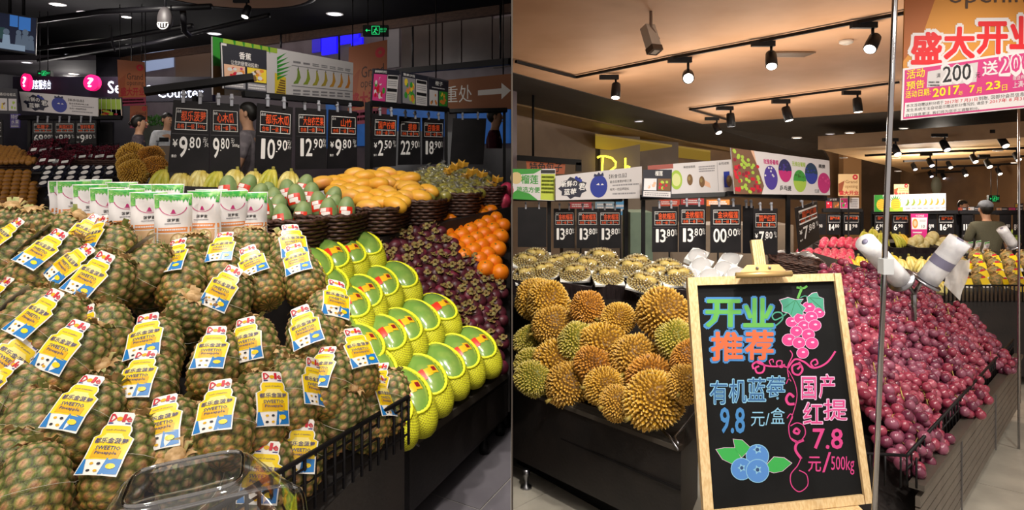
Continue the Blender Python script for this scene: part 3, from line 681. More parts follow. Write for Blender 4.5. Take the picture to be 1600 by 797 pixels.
# price cards: black panel, white outlined handwriting box, big condensed price, two hanging clips
m_card = mat('price_card_black', '18171a', .5, '1e1c1f', 8, spec=.25); m_orange = mat('chalk_orange', 'f05a22', .5); m_white = mat('digit_white', 'f2f0ee', .5); m_clip = mat('clear_clip', '9a9ca6', .15, spec=.7)
def price_card(f, name_txt, price, unit='元/', note='', yen=False, label='', group=None, tilt=False, detail=2, clips=True, sub=None):
    mb = MB(); slab(mb, f, m_card, .006)
    root = mb.obj('price_card', None, f.c[0]); o = f.c[0]
    g = lambda u, v, lift=0: f(u, v, lift) - o
    if detail and name_txt:
        hd = MB(); a = f.asp
        lw = .018; x0, x1, y0, y1, ym = .10, .93, .60, .89, .70
        hd.line(g, rect(x0, y0, x1, y1), lw, m_white, .001, True, a)
        if detail > 1:
            hd.line(g, [(x0, ym), (x1, ym)], lw * .7, m_white, .001, False, a)
            for u in (.38, .66): hd.line(g, [(u, y0), (u, ym)], lw * .7, m_white, .001, False, a)
            hd.text(g, '品名', .12, .83, .24, .87, m_white)
            hd.pr(g, rect(.02, .535, .98, .545), mat('card_edge', '3a383c', .4), .001)
        hd.obj('outline_box', root)
        tx = MB(); n = len(name_txt)
        wd = min(.66, .19 * n)
        tx.text(g, name_txt, .90 - wd - (.0 if n > 3 else .1), ym + .02, .90 - (.0 if n > 3 else .1), y1 - .03, m_orange, .0016, .012, res=1)
        if detail > 1:
            s = sub or '合格 一级 500g'; ps = s.split(' ')
            for i, q in enumerate(ps): tx.text(g, q, .15 + i * .27, y0 + .015, .15 + i * .27 + .19, ym - .02, m_orange, .0016, .008, res=1)
        tx.obj('handwriting', root)
    if price:
        tx = MB(); big, small = price.split('.')
        x = .24 if yen else .10; bw = .20; 
        for i, c in enumerate(big): tx.text(g, c, x + i * (bw + .02) + (bw * .28 if c == '1' else 0), .22, x + i * (bw + .02) + bw * (.72 if c == '1' else 1) + (0 if c != '1' else 0), .50, m_white, .0014, .028, res=3)
        x += len(big) * (bw + .02) + .02
        tx.pr(g, rect(x - .01, .32, x + .03, .335), m_white, .0014)
        for i, c in enumerate(small): tx.text(g, c, x + .02 + i * .16, .35, x + .02 + i * .16 + .12, .50, m_white, .0014, .024, res=3)
        if yen: tx.text(g, '¥', .07, .36, .19, .46, m_white, .0014, .02)
        if detail > 1:
            tx.text(g, unit, min(.86, x + .36), .43, min(.97, x + .47), .5, m_white, .0014); tx.text(g, '斤' if not note else note, min(.88, x + .40), .37, .98, .42, m_white, .0014)
            if yen: tx.text(g, '售价', .06, .21, .19, .25, m_white, .0014, .02)
        tx.obj('price_digits', root)
    if clips:
        for u in (.28, .74):
            c = MB(); w = .03 * .2 / max(f.asp, .1)
            p = g(u, 1.0); q = f.h; s = Vector((0, 0, 1))
            c.bar(p - s * .012 + f.n * .004, p + s * .042 * q / .3, (.012 * q / .3), .008, m_clip, f.n); c.tube([p + s * .03 + f.n * .006, p + s * .03 - f.n * .012], .009 * q / .3, m_clip, 8)
            c.obj('hanging_clip', root)
    return tag(root, label, 'price tag', group)
# small picture and banner boards
m_sky = mat('print_pale', 'e4e2e6', .4); m_grey = mat('print_grey', '8e8c92', .4); m_green = mat('print_green', '3d9a3a', .4); m_lgreen = mat('print_light_green', 'a8c84a', .4)
m_pink = mat('print_pink', 'd8468c', .4); m_mag = mat('print_magenta', 'c22a78', .4); m_purp = mat('print_purple', '4c3a98', .4); m_bblue = mat('print_berry_blue', '26389c', .35); m_yel = mat('print_yellow', 'e8cc3c', .4)
m_wh = mat('board_white', 'dcd8da', .4); m_oran = mat('print_orange', 'e08a3c', .4); m_brn = mat('print_brown', '7a5a38', .4); m_skin = mat('print_peach', 'e6b89a', .4)
def board(name, f, label, cat='sign', back=None, thick=.008, group=None):
    mb = MB(); slab(mb, f, back or m_wh, thick); root = mb.obj(name, None, f.c[0]); o = f.c[0].copy(); tag(root, label, cat, group)
    return root, (lambda u, v, lift=0: f(u, v, lift) - o), MB()
def scrawl(mb, g, u0, v0, u1, v1, m, rows=1, rng=random.Random(3)):       # lines of print too fine to read
    for r in range(rows):
        y = v1 - (v1 - v0) * (r + .5) / rows; h = (v1 - v0) / rows * .28; x = u0
        while x < u1:
            w = rng.uniform(.02, .05) * (u1 - u0) * 2; 
            if x + w > u1: break
            mb.pr(g, rect(x, y - h, x + w * .8, y + h), m, .0012); x += w
def bowl_pic(mb, g, u0, v0, u1, v1, bg, cols, seed=1, n=16):
    rng = random.Random(seed); mb.pr(g, rect(u0, v0, u1, v1), bg, .0010)
    for k in range(n):
        cx = rng.uniform(u0 + .15 * (u1 - u0), u1 - .15 * (u1 - u0)); cy = rng.uniform(v0 + .15 * (v1 - v0), v1 - .15 * (v1 - v0)); r = rng.uniform(.07, .14)
        mb.pr(g, ellipse(cx, cy, r * (u1 - u0), r * (v1 - v0) * 1.1, 8), rng.choice(cols), .0012 + k * .00004)
def banana_pic(mb, g, cx, cy, w, h, m):
    L = [(cx - w * .5, cy - h * .46), (cx + w * .15, cy - h * .42), (cx + w * .5, cy - h * .05), (cx + w * .3, cy + h * .35), (cx + w * .12, cy + h * .5), (cx + w * .02, cy + h * .5), (cx + w * .05, cy + h * .3), (cx + w * .02, cy), (cx - w * .15, cy - h * .22), (cx - w * .42, cy - h * .36)]
    vs = L; mb.add([g(u, v, .0014) for u, v in vs], [(0, 1, 8, 9), (1, 2, 7, 8), (2, 3, 6, 7), (3, 4, 5, 6)], m)
# ------------------------------------------------------------------ left shop: stands
def zplane(pl, x, y, lift=0): return pl.o.z + lift / pl.n.z - (pl.n.x * (x - pl.o.x) + pl.n.y * (y - pl.o.y)) / pl.n.z
def stand(name, label, xy, zf, side, base=.1, m=None, kick=None, cat='stand', parent=None):
    if parent is not None:
        b = parent.location; mb = MB(); mb.hexa([Vector((x, y, floor_z(side, y) + base)) - b for x, y in xy], [Vector((x, y, zf(x, y))) - b for x, y in xy], m or dark); return mb.obj(name, parent)
    mb = MB(); top = [Vector((x, y, zf(x, y))) for x, y in xy]; bot = [Vector((x, y, floor_z(side, y) + base)) for x, y in xy]
    mb.hexa(bot, top, m or dark); o = tag(mb.obj(name, None, bot[0]), label, cat)
    if base > .02:
        cx = sum(x for x, y in xy) / len(xy); cy = sum(y for x, y in xy) / len(xy)
        k = MB(); q = [(cx + (x - cx) * .86, cy + (y - cy) * .86) for x, y in xy]
        k.hexa([Vector((x, y, floor_z(side, y) - .001)) - bot[0] for x, y in q], [Vector((x, y, floor_z(side, y) + base)) - bot[0] for x, y in q], black); k.obj('plinth', o)
    return o
PA = Plane((190, 722, 1.3), (156, 453, 1.68), (600, 620, 1.60))
PB = Plane((645, 632, 2.28), (560, 418, 2.92), (748, 570, 2.72))
PC = Plane((770, 562, 2.90), (600, 380, 3.22), (790, 438, 3.34))
PD = Plane((795, 420, 3.34), (690, 352, 3.62), (795, 345, 3.82))
wf = lambda t: Vector((-.294 - t * .415, 1.75 - t * .72))           # line of the wire fence on the pineapple bin
stA = stand('pineapple_stand', 'dark stand under the pineapple heap with wire fence along its edge', [wf(1.25), wf(0), (-.42, 1.76), (-.92, 1.79), (-1.37, 1.86), (-2.1, 2.0), (-2.1, 1.5), (-1.4, .75)], lambda x, y: min(zplane(PA, x, y, -.18), 1.2), -1)
fz = lambda p, h: h + .07 * p.y
fence = MB(); a, b = wf(0), wf(1.2)
def fp(t, h): p = wf(t); return Vector((p.x + .012, p.y - .006, fz(p, h)))
off = stA.location
fo = MB().tube([fp(0, .70) - off, fp(1.2, .70) - off], .006, black, 6).obj('wire_fence', stA)
for h in (.60, .64, .675): MB().tube([fp(0, h) - off, fp(1.2, h) - off], .003, black, 5).obj('wire', fo)
for k in range(34): t = k / 33 * 1.2; MB().tube([fp(t, .57) - off, fp(t, .70) - off], .0042, black, 5).obj('upright', fo)
MB().tube([fp(0, .69) - off, Vector((-.36, 1.92, fz(Vector((0, 1.92, 0)), .66))) - off], .005, black, 5).obj('side_rail', fo)
L0, L1 = P(640, 697, 2.2), P(799, 590, 2.9); L1.x = -.035
def below(p, h): return Vector((p.x, p.y, floor_z(-1, p.y) + h))
mb = MB(); n = Vector((L1.y - L0.y, L0.x - L1.x, 0)).normalized() * -.03
mb.hexa([below(L0, .10), below(L1, .10), below(L1, .10) + Vector((0, .5, 0)), below(L0, .10) + Vector((-.3, .25, 0))], [L0, L1, L1 + Vector((0, .4, .01)), L0 + Vector((-.25, .2, .01))], dark)
ob = tag(mb.obj('produce_stand', None, below(L0, .10)), 'low dark stand with netted papayas, mangosteens and oranges, at the aisle', 'stand'); o0 = below(L0, .10)
mb = MB(); mb.bar(L0 + Z * .012 - o0, L1 + Z * .012 - o0, .03, .03, mat('ledge_edge', '4a443e', .4)); mb.obj('front_ledge', ob)
mb = MB(); mb.hexa([Vector((x, y, floor_z(-1, y) - .001)) - o0 for x, y in ((-.36, 2.45), (-.03, 3.1), (-.03, 3.3), (-.5, 2.65))], [Vector((x, y, floor_z(-1, y) + .11)) - o0 for x, y in ((-.36, 2.45), (-.03, 3.1), (-.03, 3.3), (-.5, 2.65))], black); mb.obj('plinth', ob)
for px, py in ((757, 690), (781, 662), (790, 650)):
    d = (CAM - .05) * 1000 / (py - 190); c = P(px, py, d)
    cb = MB(); cb.lathe([(.022, -.05), (.026, -.02), (.012, 0), (.012, .06)], black, 10, Matrix.Translation(c - o0)); cb.obj('foot', ob)
ch = MB(); ch.tube([P(617, 672, 2.15) - o0, P(636, 680, 2.16) - o0, P(645, 690, 2.17) - o0, P(655, 697, 2.18) - o0], .004, steel, 6); ch.tube([P(635, 701, 2.17) - o0, P(646, 690, 2.17) - o0], .004, steel, 6); ch.obj('chrome_clip', ob)
stand('sloping_shelf', '', [(-.345, 2.24), (-.02, 2.90), (-.07, 3.2), (-.64, 3.12), (-.72, 2.8)], lambda x, y: zplane(PB, x, y, -.10), -1, .12, parent=ob)
stand('sloping_shelf', '', [(-.07, 2.93), (-.010, 2.93), (-.010, 3.82), (-.49, 3.30), (-.70, 3.05), (-.58, 3.0)], lambda x, y: min(zplane(PC, x, y, -.05), zplane(PD, x, y, -.05)), -1, .12, parent=ob)
# pineapples: (tag centre x, y, tag width, roll, sideways turn of the body)
TAGS = [(12, 388, 40, 25, 0), (52, 402, 24, 30, -1), (80, 402, 46, 28, 0), (127, 378, 40, 20, 0), (170, 388, 30, 10, 0), (124, 422, 44, 35, 0), (156, 453, 52, 20, 0), (208, 428, 22, 30, -1),
        (286, 437, 42, -8, 0), (352, 405, 44, -5, 0), (408, 440, 46, -30, 0), (350, 478, 56, 18, 0), (6, 498, 40, 20, 0), (30, 507, 24, 20, -1), (78, 520, 50, 22, 0), (112, 566, 64, 10, 0),
        (242, 553, 54, -8, 0), (230, 613, 64, -12, 0), (337, 570, 50, -3, 0), (398, 548, 52, -12, 0), (474, 436, 44, -18, 0), (455, 396, 30, -15, 0), (488, 533, 50, -18, 0), (520, 502, 36, -15, 1),
        (562, 570, 40, -22, 1), (514, 600, 46, 2, 0), (470, 618, 22, -5, 1), (18, 632, 44, 22, 0), (32, 678, 24, 5, -1), (132, 662, 72, 8, 0), (190, 724, 74, 2, 0), (268, 690, 64, -10, 0),
        (352, 664, 56, -15, 0), (416, 645, 36, -8, 1), (467, 712, 50, 6, 0), (606, 628, 36, 8, 0), (586, 640, 20, -10, 1), (413, 752, 56, 4, 0), (8, 752, 30, -8, 0), (38, 768, 30, -15, -1), (5, 578, 24, 20, 0), (168, 528, 44, -15, 0)]
BARE = [(238, 456, -8), (60, 372, 10), (100, 376, 20), (18, 368, 0), (395, 406, -10), (440, 404, 4), (200, 412, 0), (300, 418, 5), (372, 735, -20), (522, 655, 10), (95, 745, 12), (300, 760, -6), (290, 505, 5), (440, 590, -4), (70, 625, 5), (175, 610, 0), (440, 650, -6), (560, 660, -14), (180, 560, 4), (40, 460, 14), (540, 560, -12), (310, 690, 5)]
def pine_depth(px, py): return PA.at(px, py).y
specs = []
for cx, cy, w, roll, side in TAGS:
    p = PA.at(cx, cy); full = TW * 1000 / p.y; k = min(1, w / full); yaw = math.acos(k) * (side or (1 if cx % 2 else -1)) * (1 if side else .6)
    dx = -side * .3 * full * (0.8 if side else 0); up = 16 if cy < 425 else 2; specs.append((PA.at(cx + dx, cy + up), roll, yaw, True))
for cx, cy, roll in BARE: specs.append((PA.at(cx, cy, -.045), roll, random.uniform(2.4, 3.8), False))
pos = relax([s[0] for s in specs], [.054] * len(specs), 40, .06)
lv = Vector((-.415, -.72, 0)).normalized(); ln = Vector((-lv.y, lv.x, 0)); ln = ln if ln.x < 0 else -ln
for p in pos:
    for _ in range(60):
        if (p - Vector((-.294, 1.75, 0))).dot(ln) > .05: break
        v = (p - Vector((0, 0, CAM))).normalized(); p += v * .006
pxs = [pix(p) for p in pos]; rr = rows_of(pxs, 6)
for i, (p, (o_, roll, yaw, tagged), (r, j, n)) in enumerate(zip(pos, specs, rr)):
    R = radians(roll); a = Vector((sin(R) + random.uniform(-.12, .12), .62 * cos(R) + random.uniform(-.25, .2), .74 * cos(R)))
    if not tagged: a = Vector((sin(R) + random.uniform(-.3, .3), random.uniform(-.55, .1), .8))
    me, stub = PINE_BODY[i % 4]; s = random.uniform(.95, 1.06)
    M = frame(p, (1, 0, 0), a) @ Matrix.Rotation(yaw, 4, 'Z') @ Matrix.Scale(s, 4)
    parts = [stub, (BAND, Matrix.Rotation(i, 4, 'Z'))]
    if tagged: parts.append((PINE_TAGS[i % 4], Matrix.Translation((0, -.070, -.018 if p.y > 1.72 else -.040)) @ Matrix.Rotation(radians(-4), 4, 'X')))
    o = Proto('pineapple', me, parts).put(M)
    tag(o, '%s, %s from left, %s' % ('pineapple with yellow and blue hang tag' if tagged else 'pineapple showing bare rind', ordinal(j), rowname(r, 6)), 'pineapple', 'pineapples in the front heap')
# netted papayas
PAP = [(641, 642, 1), (668, 616, 1), (697, 594, 0), (722, 578, 1), (748, 564, 1), (570, 566, 1), (606, 550, 1), (632, 537, 1), (659, 522, 0), (688, 508, 1), (549, 502, 1), (572, 484, 1), (599, 467, 1), (627, 458, 0), (494, 440, 0), (519, 426, 1), (547, 420, 1), (572, 408, 0), (535, 545, 0), (520, 470, 0), (478, 452, 0), (592, 605, 0), (612, 662, 0)]
pos = relax([PB.at(x, y - 14) for x, y, _ in PAP], [.07] * len(PAP), 30, .07)
rr = rows_of(PAP, 4)
for i, (p, (x, y, s)) in enumerate(zip(pos, PAP)):
    ax = Vector((.50, -.58, -.46 + random.uniform(-.06, .06))).normalized(); nn = Vector((-.10 + random.uniform(-.1, .1), -.30, 1)); nn = (nn - ax * nn.dot(ax)).normalized()
    o = PAPAYA[0 if s else 1].put(frame(p, ax, nn, random.uniform(1.24, 1.33)))
    tag(o, 'green papaya in yellow foam net%s, %s from left, %s' % (' with red sticker' if s else '', ordinal(rr[i][1]), rowname(rr[i][0], 4)), 'papaya', 'papayas in yellow foam nets')
# mangosteens, oranges
poly = [(572, 400), (585, 372), (690, 352), (712, 385), (790, 440), (794, 588), (772, 582), (712, 520), (655, 460), (612, 418)]
pts = fill(PC, poly, .056, .14, 0, .78)
pts = [p for p in pts if p.x < -.040]
for p in pts:
    k = random.choice([0, 0, 1, 1, 2]); a = Vector((random.uniform(-.6, .6), random.uniform(-.9, .2), random.uniform(.6, 1)))
    o = MGS[k].put(frame(p + Vector((0, 0, random.uniform(-.004, .008))), (1, 0, .2), a, random.uniform(1.1, 1.32)))
    tag(o, 'reddish purple mangosteen in the sloping mangosteen heap' if k == 2 else 'dark purple mangosteen in the sloping mangosteen heap', 'mangosteen', 'reddish mangosteens in the heap' if k == 2 else 'dark mangosteens in the heap')
poly = [(664, 354), (735, 320), (796, 312), (797, 440), (760, 424), (705, 388)]
pts = [p for p in fill(PD, poly, .084, .06, 0, .84) if p.x < -.049]
for p in pts:
    tag(ORANGE.put(frame(p, (1, 0, 0), (random.uniform(-.5, .5), random.uniform(-.8, .1), 1), random.uniform(1.1, 1.2))), 'ripe orange on the sloping shelf behind the mangosteens', 'orange', 'oranges on the slope')
PINKF = rnd_fruit('dragon_fruit', mat('dragon_fruit_skin', 'c8345a', .45, '8c2a3c', 20), .045, .06, 12, 9)
for k, (x, y) in enumerate([(786, 318), (778, 306), (790, 300), (764, 312)]): tag(PINKF.put(frame(P(x, y, 3.95 + .05 * k), (1, 0, 0), (.4, -.3, 1), 1.1)), 'pink dragon fruit %s behind the oranges' % ['lowest of four', 'second lowest of four', 'topmost of four', 'leftmost of four'][k], 'dragon fruit', 'dragon fruit behind the oranges')
# wicker baskets on the back shelf with papaya, mango and film-wrapped fruit
BK = [(452, 392, 2.75, .275, 'front basket of green papayas'), (517, 382, 2.92, .235, 'second basket of green papayas'), (588, 366, 3.18, .27, 'larger basket of yellow mangoes'), (660, 352, 3.42, .235, 'narrow basket of yellow mangoes'), (722, 338, 3.68, .235, 'first basket of wrapped fruit'), (772, 326, 3.88, .18, 'last basket of wrapped fruit by the partition')]
shelf_pts = []
for k, (x, y, d, w, what) in enumerate(BK):
    B = basket(w, .34, .122); c = P(x, y, d) + Vector((-.03, .17, 0)); c.x = min(c.x, -.008 - w * .60)
    o = B.put(frame(c, (1, -.12, 0))); tag(o, 'dark brown wicker basket, %s' % what, 'basket', 'wicker baskets on the back shelf'); shelf_pts.append(c)
q = [(c.x, c.y) for c in shelf_pts]
mb = MB(); lo = []; f1 = [P(398, 394, 2.73), P(560, 378, 3.06), P(799, 322, 3.93)]; f1 = [p - Z * .004 for p in f1]; f1[2].x = -.008
b1 = [Vector((-.008, 4.5, f1[2].z + .03)), Vector((-.80, 3.9, f1[1].z + .1)), Vector((-1.05, 3.35, f1[0].z + .06))]
mb.hexa([below(p, .1) for p in f1 + b1], f1 + b1, dark); tag(mb.obj('back_shelf', None, below(f1[0], .1)), 'dark shelf under the row of wicker baskets', 'shelf')
GP = [(418, 303), (412, 323), (433, 323), (441, 338), (473, 334), (450, 298), (463, 306), (476, 290), (486, 303), (498, 317), (520, 309), (513, 328), (541, 326), (404, 305), (428, 312), (356, 293), (386, 291), (520, 322)]
pos = relax([P(x, y + 3, 2.83 + (345 - y) * .0052 + (x - 400) * .0014) for x, y in GP], [.042] * len(GP), 20)
pxs = [pix(p) for p in pos]; rr = rows_of(pxs, 3)
for p, (r, j, n) in zip(pos, rr):
    o = PEAR.put(frame(p, (1, random.uniform(-.3, .3), 0), (random.uniform(-.3, .3), .25, 1), 1.07)); tag(o, 'green papaya with a red sticker in the basket, %s from left, %s' % (ordinal(j), rowname(r, 3)), 'papaya', 'green papayas in baskets')
MG = [(370, 385), (430, 380), (465, 405), (490, 370), (570, 335), (620, 350), (650, 345), (700, 350), (745, 330), (790, 375), (600, 400), (690, 390), (740, 385), (830, 355), (870, 360), (460, 435), (530, 460), (610, 480), (600, 440), (700, 500), (745, 440), (690, 460), (790, 510), (815, 490), (845, 465), (890, 430), (930, 465), (980, 430), (870, 410), (820, 405), (530, 425), (540, 380), (640, 520), (770, 470)]
pos = relax([P(400 + x / 3.6225, 180 + y / 3.6225, 3.06 + (520 - y) * .0025 + x * .00026) for x, y in MG], [.047] * len(MG), 25)
pxs = [pix(p) for p in pos]; rr = rows_of(pxs, 4)
for i, (p, (r, j, n)) in enumerate(zip(pos, rr)):
    k = 1 if i % 4 == 0 else 0; up = i in (26, 27)
    o = MANGO[k].put(frame(p, (.2, -.3, .9) if up else (1, random.uniform(-.7, .5), random.uniform(-.45, .1)), (random.uniform(-.2, .2), -.3, 1), random.uniform(1.05, 1.17))); tag(o, 'yellow mango%s, %s from left, %s of the heap' % (' with an orange blush' if k else '', ordinal(j), rowname(r, 4)), 'mango', 'yellow mangoes in baskets')
WF = Proto('wrapped_fruit', MB().ball((0, 0, 0), .033, .033, .031, mat('passion_fruit_skin', 'b8aa58', .25, '8f8a3c', 14, coat=.6), 12, 8), [Proto('film_twist', MB().lathe([(.022, .028), (.008, .036), (.018, .05)], film, 9, None, False))])
WP = Plane((655, 312, 3.45), (640, 280, 3.9), (770, 300, 3.97))
for p in fill(WP, [(645, 314), (640, 276), (690, 262), (760, 276), (770, 306), (700, 308)], .066, .15): tag(WF.put(frame(p, (1, 0, 0), (random.uniform(-.5, .5), random.uniform(-.5, .3), 1), 1.17)), 'pale green fruit twisted in clear film in the far baskets', 'fruit', 'film-wrapped fruit in the far baskets')
STAR = MB()
for k in range(5): a = 2 * pi * k / 5; STAR.hexa([Vector((.04 * cos(a), .04 * sin(a), 0)), Vector((.012 * cos(a + .6), .012 * sin(a + .6), -.012)), Vector((0, 0, -.03)), Vector((.012 * cos(a - .6), .012 * sin(a - .6), -.012))], [Vector((.042 * cos(a), .042 * sin(a), .03)), Vector((.012 * cos(a + .6), .012 * sin(a + .6), .02)), Vector((0, 0, .01)), Vector((.012 * cos(a - .6), .012 * sin(a - .6), .02))], mat('open_fruit_yellow', 'dba838', .5))
STAR = Proto('cut_fruit', STAR)
for k, (x, y) in enumerate([(712, 262), (722, 258), (702, 268), (738, 270), (752, 274), (766, 290), (776, 282), (730, 276)]): tag(STAR.put(frame(P(x, y, 4.1), (1, 0, 0), (random.uniform(-.4, .4), -.4, 1), .94)), 'opened yellow fruit with pointed petals on the far basket, %s from the left' % ordinal([702, 712, 722, 730, 738, 752, 766, 776].index(x)), 'fruit', 'opened yellow fruit')
# snack pouches standing behind the pineapples
m_pouch = mat('pouch_white', 'e6e2e2', .28, spec=.6); m_pgreen = mat('pouch_green', '2f9a3c', .3, '8cc86a', 60, .45, .6); m_pband = mat('pouch_orange_band', 'e08a48', .35); m_pbeige = mat('pouch_beige', 'dcb890', .35, 'c89c70', 18); m_pbis = mat('pouch_disc', 'd6c58c', .4, 'b8a060', 60)
PW, PH = .104, .174
def pouch_proto():
    def f(u, v, lift=0, side=-1):
        w = PW * (1 - .04 * sin(pi * v)); th = .024 * (1 - v) ** .35 * (max(0, 1 - (2 * u - 1) ** 4)) ** .5 if v < 1 else 0
        return Vector(((u - .5) * w, side * (th + lift) + .004 * sin(v * 9 + u * 5), v * PH))
    mb = MB(); n, m = 12, 12
    for sd in (-1, 1):
        vs = [f(i / n, j / m, 0, sd) for j in range(m + 1) for i in range(n + 1)]; fs = [(j * (n + 1) + i, j * (n + 1) + i + 1, (j + 1) * (n + 1) + i + 1, (j + 1) * (n + 1) + i) for j in range(m) for i in range(n)]
        mb.add(vs, fs if sd < 0 else [q[::-1] for q in fs], m_pouch, True)
    pr = MB()
    def area_(u0, v0, u1, v1, mt, lift=.0006, k=8):
        vs = [f(u0 + (u1 - u0) * i / k, v0 + (v1 - v0) * j / k, lift) for j in range(k + 1) for i in range(k + 1)]
        pr.add(vs, [(j * (k + 1) + i, j * (k + 1) + i + 1, (j + 1) * (k + 1) + i + 1, (j + 1) * (k + 1) + i) for j in range(k) for i in range(k)], mt, True)
    rng = random.Random(4)
    area_(.02, .90, .98, .985, m_pgreen); area_(.02, .76, .14, .90, m_pgreen); area_(.9, .80, .98, .90, m_pgreen)
    for k in range(9): u = .14 + k * .085; pr.pr(f, [(u, .90), (u + .075, .90), (u + rng.uniform(.01, .06), .90 - rng.uniform(.02, .06))], m_pgreen, .0008)
    area_(.02, .35, .98, .43, m_pband); area_(.02, .02, .98, .33, m_pbeige)
    arc = [(.5 + .36 * cos(a), .80 + .17 * sin(a)) for a in [pi * 1.06 + pi * .88 * i / 18 for i in range(19)]]
    pr.line(f, arc, [.012 + .014 * (abs(i - 9) / 9) for i in range(19)], m_mag, .0009, False, PH / PW)
    pr.pr(f, [(.44, .67), (.47, .72), (.5, .735), (.53, .72), (.56, .67)], m_mag, .0009); pr.pr(f, rect(.42, .655, .58, .665), m_mag, .0009)
    pr.text(f, '菠萝蜜', .34, .525, .66, .58, m_blk, .0009, .02, res=1); scrawl(pr, f, .28, .48, .72, .51, m_grey, 1); scrawl(pr, f, .10, .37, .90, .42, m_wh, 1)
    pr.pr(f, ellipse(.62, .20, .19, .13, 18), m_pbis, .0009); pr.line(f, ellipse(.62, .20, .19, .13, 18), .02, mat('pouch_ring', 'a88a4c', .4), .001, True, PH / PW)
    for k in range(6): a = 2 * pi * k / 6; pr.pr(f, [(.62, .20), (.62 + .15 * cos(a), .20 + .10 * sin(a)), (.62 + .15 * cos(a + .5), .20 + .10 * sin(a + .5))], mat('pouch_slice', 'ece0b0', .4), .0011)
    for k in range(5): pr.pr(f, [(.1 + .03 * k, .04), (.13 + .03 * k, .04), (.06 + .06 * k, .26)], m_pgreen, .0009)
    return Proto('snack_pouch', mb, [Proto('pouch_print', pr)])
POUCH = pouch_proto()
BAGS = [(116, 359, 2.27, 46), (141, 367, 2.20, 44), (168, 375, 2.12, 46), (198, 380, 2.05, 38), (233, 388, 1.97, 32), (271, 394, 1.90, 26), (319, 386, 1.97, 2), (362, 382, 2.06, 38), (392, 383, 2.10, 22), (98, 356, 2.36, 70), (150, 352, 2.42, 30), (190, 358, 2.36, 25), (228, 364, 2.28, 20), (262, 366, 2.22, 18), (330, 376, 2.16, 5)]
for k, (x, y, d, yaw) in enumerate(BAGS):
    o = POUCH.put(frame(P(x, y, d), (cos(radians(yaw)), sin(radians(yaw)), 0))); tag(o, 'snack pouch with green top and orange band, %s' % ('%s from left in front row' % ordinal([9, 0, 1, 2, 3, 4, 5, 6, 7, 8].index(k)) if k < 10 else '%s from left in back row' % ordinal(k - 10)), 'pouch', 'snack pouches behind the pineapples')
mb = MB(); qx = [P(92, 392, 1.93), P(300, 398, 1.86), P(405, 386, 2.02), P(380, 372, 2.4), P(80, 358, 2.6), P(60, 372, 2.3)]
zz = min(p.z for p in qx); 
mb.hexa([below(p, .1) for p in qx], [P(92, 362, 2.2), P(275, 396, 1.86), P(405, 385, 2.02), P(380, 372, 2.4), P(150, 352, 2.6), P(85, 354, 2.45)], dark); tag(mb.obj('pouch_shelf', None, below(qx[0], .1)), 'dark shelf under the white snack pouches', 'shelf')
# far left displays
KP = Plane((30, 318, 3.15), (0, 268, 3.42), (62, 268, 3.42))
KIWI = rnd_fruit('kiwi_fruit', mat('kiwi_skin', 'b07a30', .4, '8a5a22', 20), .0215, .0195, 12, 8)
for p in fill(KP, [(-6, 318), (-6, 266), (44, 266), (64, 300), (50, 322)], .046, .05): tag(KIWI.put(frame(p, (1, 0, 0), (0, -.4, 1), random.uniform(.95, 1.08))), 'golden brown kiwi fruit in neat rows on the far left slope', 'kiwi', 'kiwi fruit on the far left slope')
BX = MB(); BX.box((-.05, -.04, 0), (.05, .04, .034), clear)
bx_in = MB(); m_bb = mat('blueberry_skin', '262a44', .4)
for i in range(5):
    for j in range(4): bx_in.ball((-.036 + .018 * i, -.027 + .018 * j, .018), .009, .009, .009, m_bb, 6, 4)
lid_lab = MB(); lid_lab.hexa([Vector((x, y, .0345)) for x, y in ellipse(0, 0, .03, .026, 14)], [Vector((x, y, .0355)) for x, y in ellipse(0, 0, .03, .026, 14)], m_white)
BBOX = Proto('berry_box', BX, [Proto('blueberries', bx_in), Proto('oval_label', lid_lab)])
BP = Plane((120, 300, 3.2), (60, 262, 3.48), (200, 262, 3.48))
bxs = fill(BP, [(52, 260), (205, 260), (206, 276), (120, 288), (92, 318), (74, 318)], .066, .03, 0, 1.0)
for p in bxs:
    o = BBOX.put(frame(p, (1, .15, 0), (0, -.8, 1), .6)); o.children[0]['kind'] = 'stuff'
    tag(o, 'clear blueberry box with a white oval label on the far left slope', 'box', 'blueberry boxes on the far left slope')
stand('far_left_stand', 'dark stand under the kiwi fruit and the blueberry boxes', [(P(80, 330, 2.9).x, 2.8), (P(212, 300, 3.0).x, 3.0), (P(212, 262, 3.46).x, 3.46), (P(-20, 262, 3.46).x, 3.46), (P(-60, 330, 2.8).x, 2.8)], lambda x, y: min(zplane(KP, x, y, -.03), zplane(BP, x, y, -.012)), -1)
TRAYB = basket(.34, .26, .07, 4, 'wicker_tray')
lt = [(10, 256, 3.95), (60, 262, 3.9), (108, 260, 3.9), (150, 260, 3.95)]
q = [P(-40, 268, 3.85), P(196, 270, 3.85), P(196, 258, 4.4), P(-40, 258, 4.4)]
mb = MB(); mb.hexa([below(p, .05) for p in q], q, dark); tag(mb.obj('tray_shelf', None, below(q[0], .05)), 'dark shelf behind the blueberry boxes under longans and cherries', 'shelf')
for k, x in enumerate((-22, 40, 104, 166)): tag(TRAYB.put(frame(P(x, 264, 4.05) + Vector((0, .12, .0)), (1, 0, 0), (0, -.05, 1), .78)), 'dark wicker tray on the far left shelf, %s from the left' % ordinal(k), 'tray', 'wicker trays on the far left shelf')
LONG = rnd_fruit('longan', mat('longan_skin', 'c08a44', .5, '9c6a30', 30), .019, .019, 8, 6)
LP = Plane((20, 252, 4.0), (0, 232, 4.3), (50, 234, 4.25))
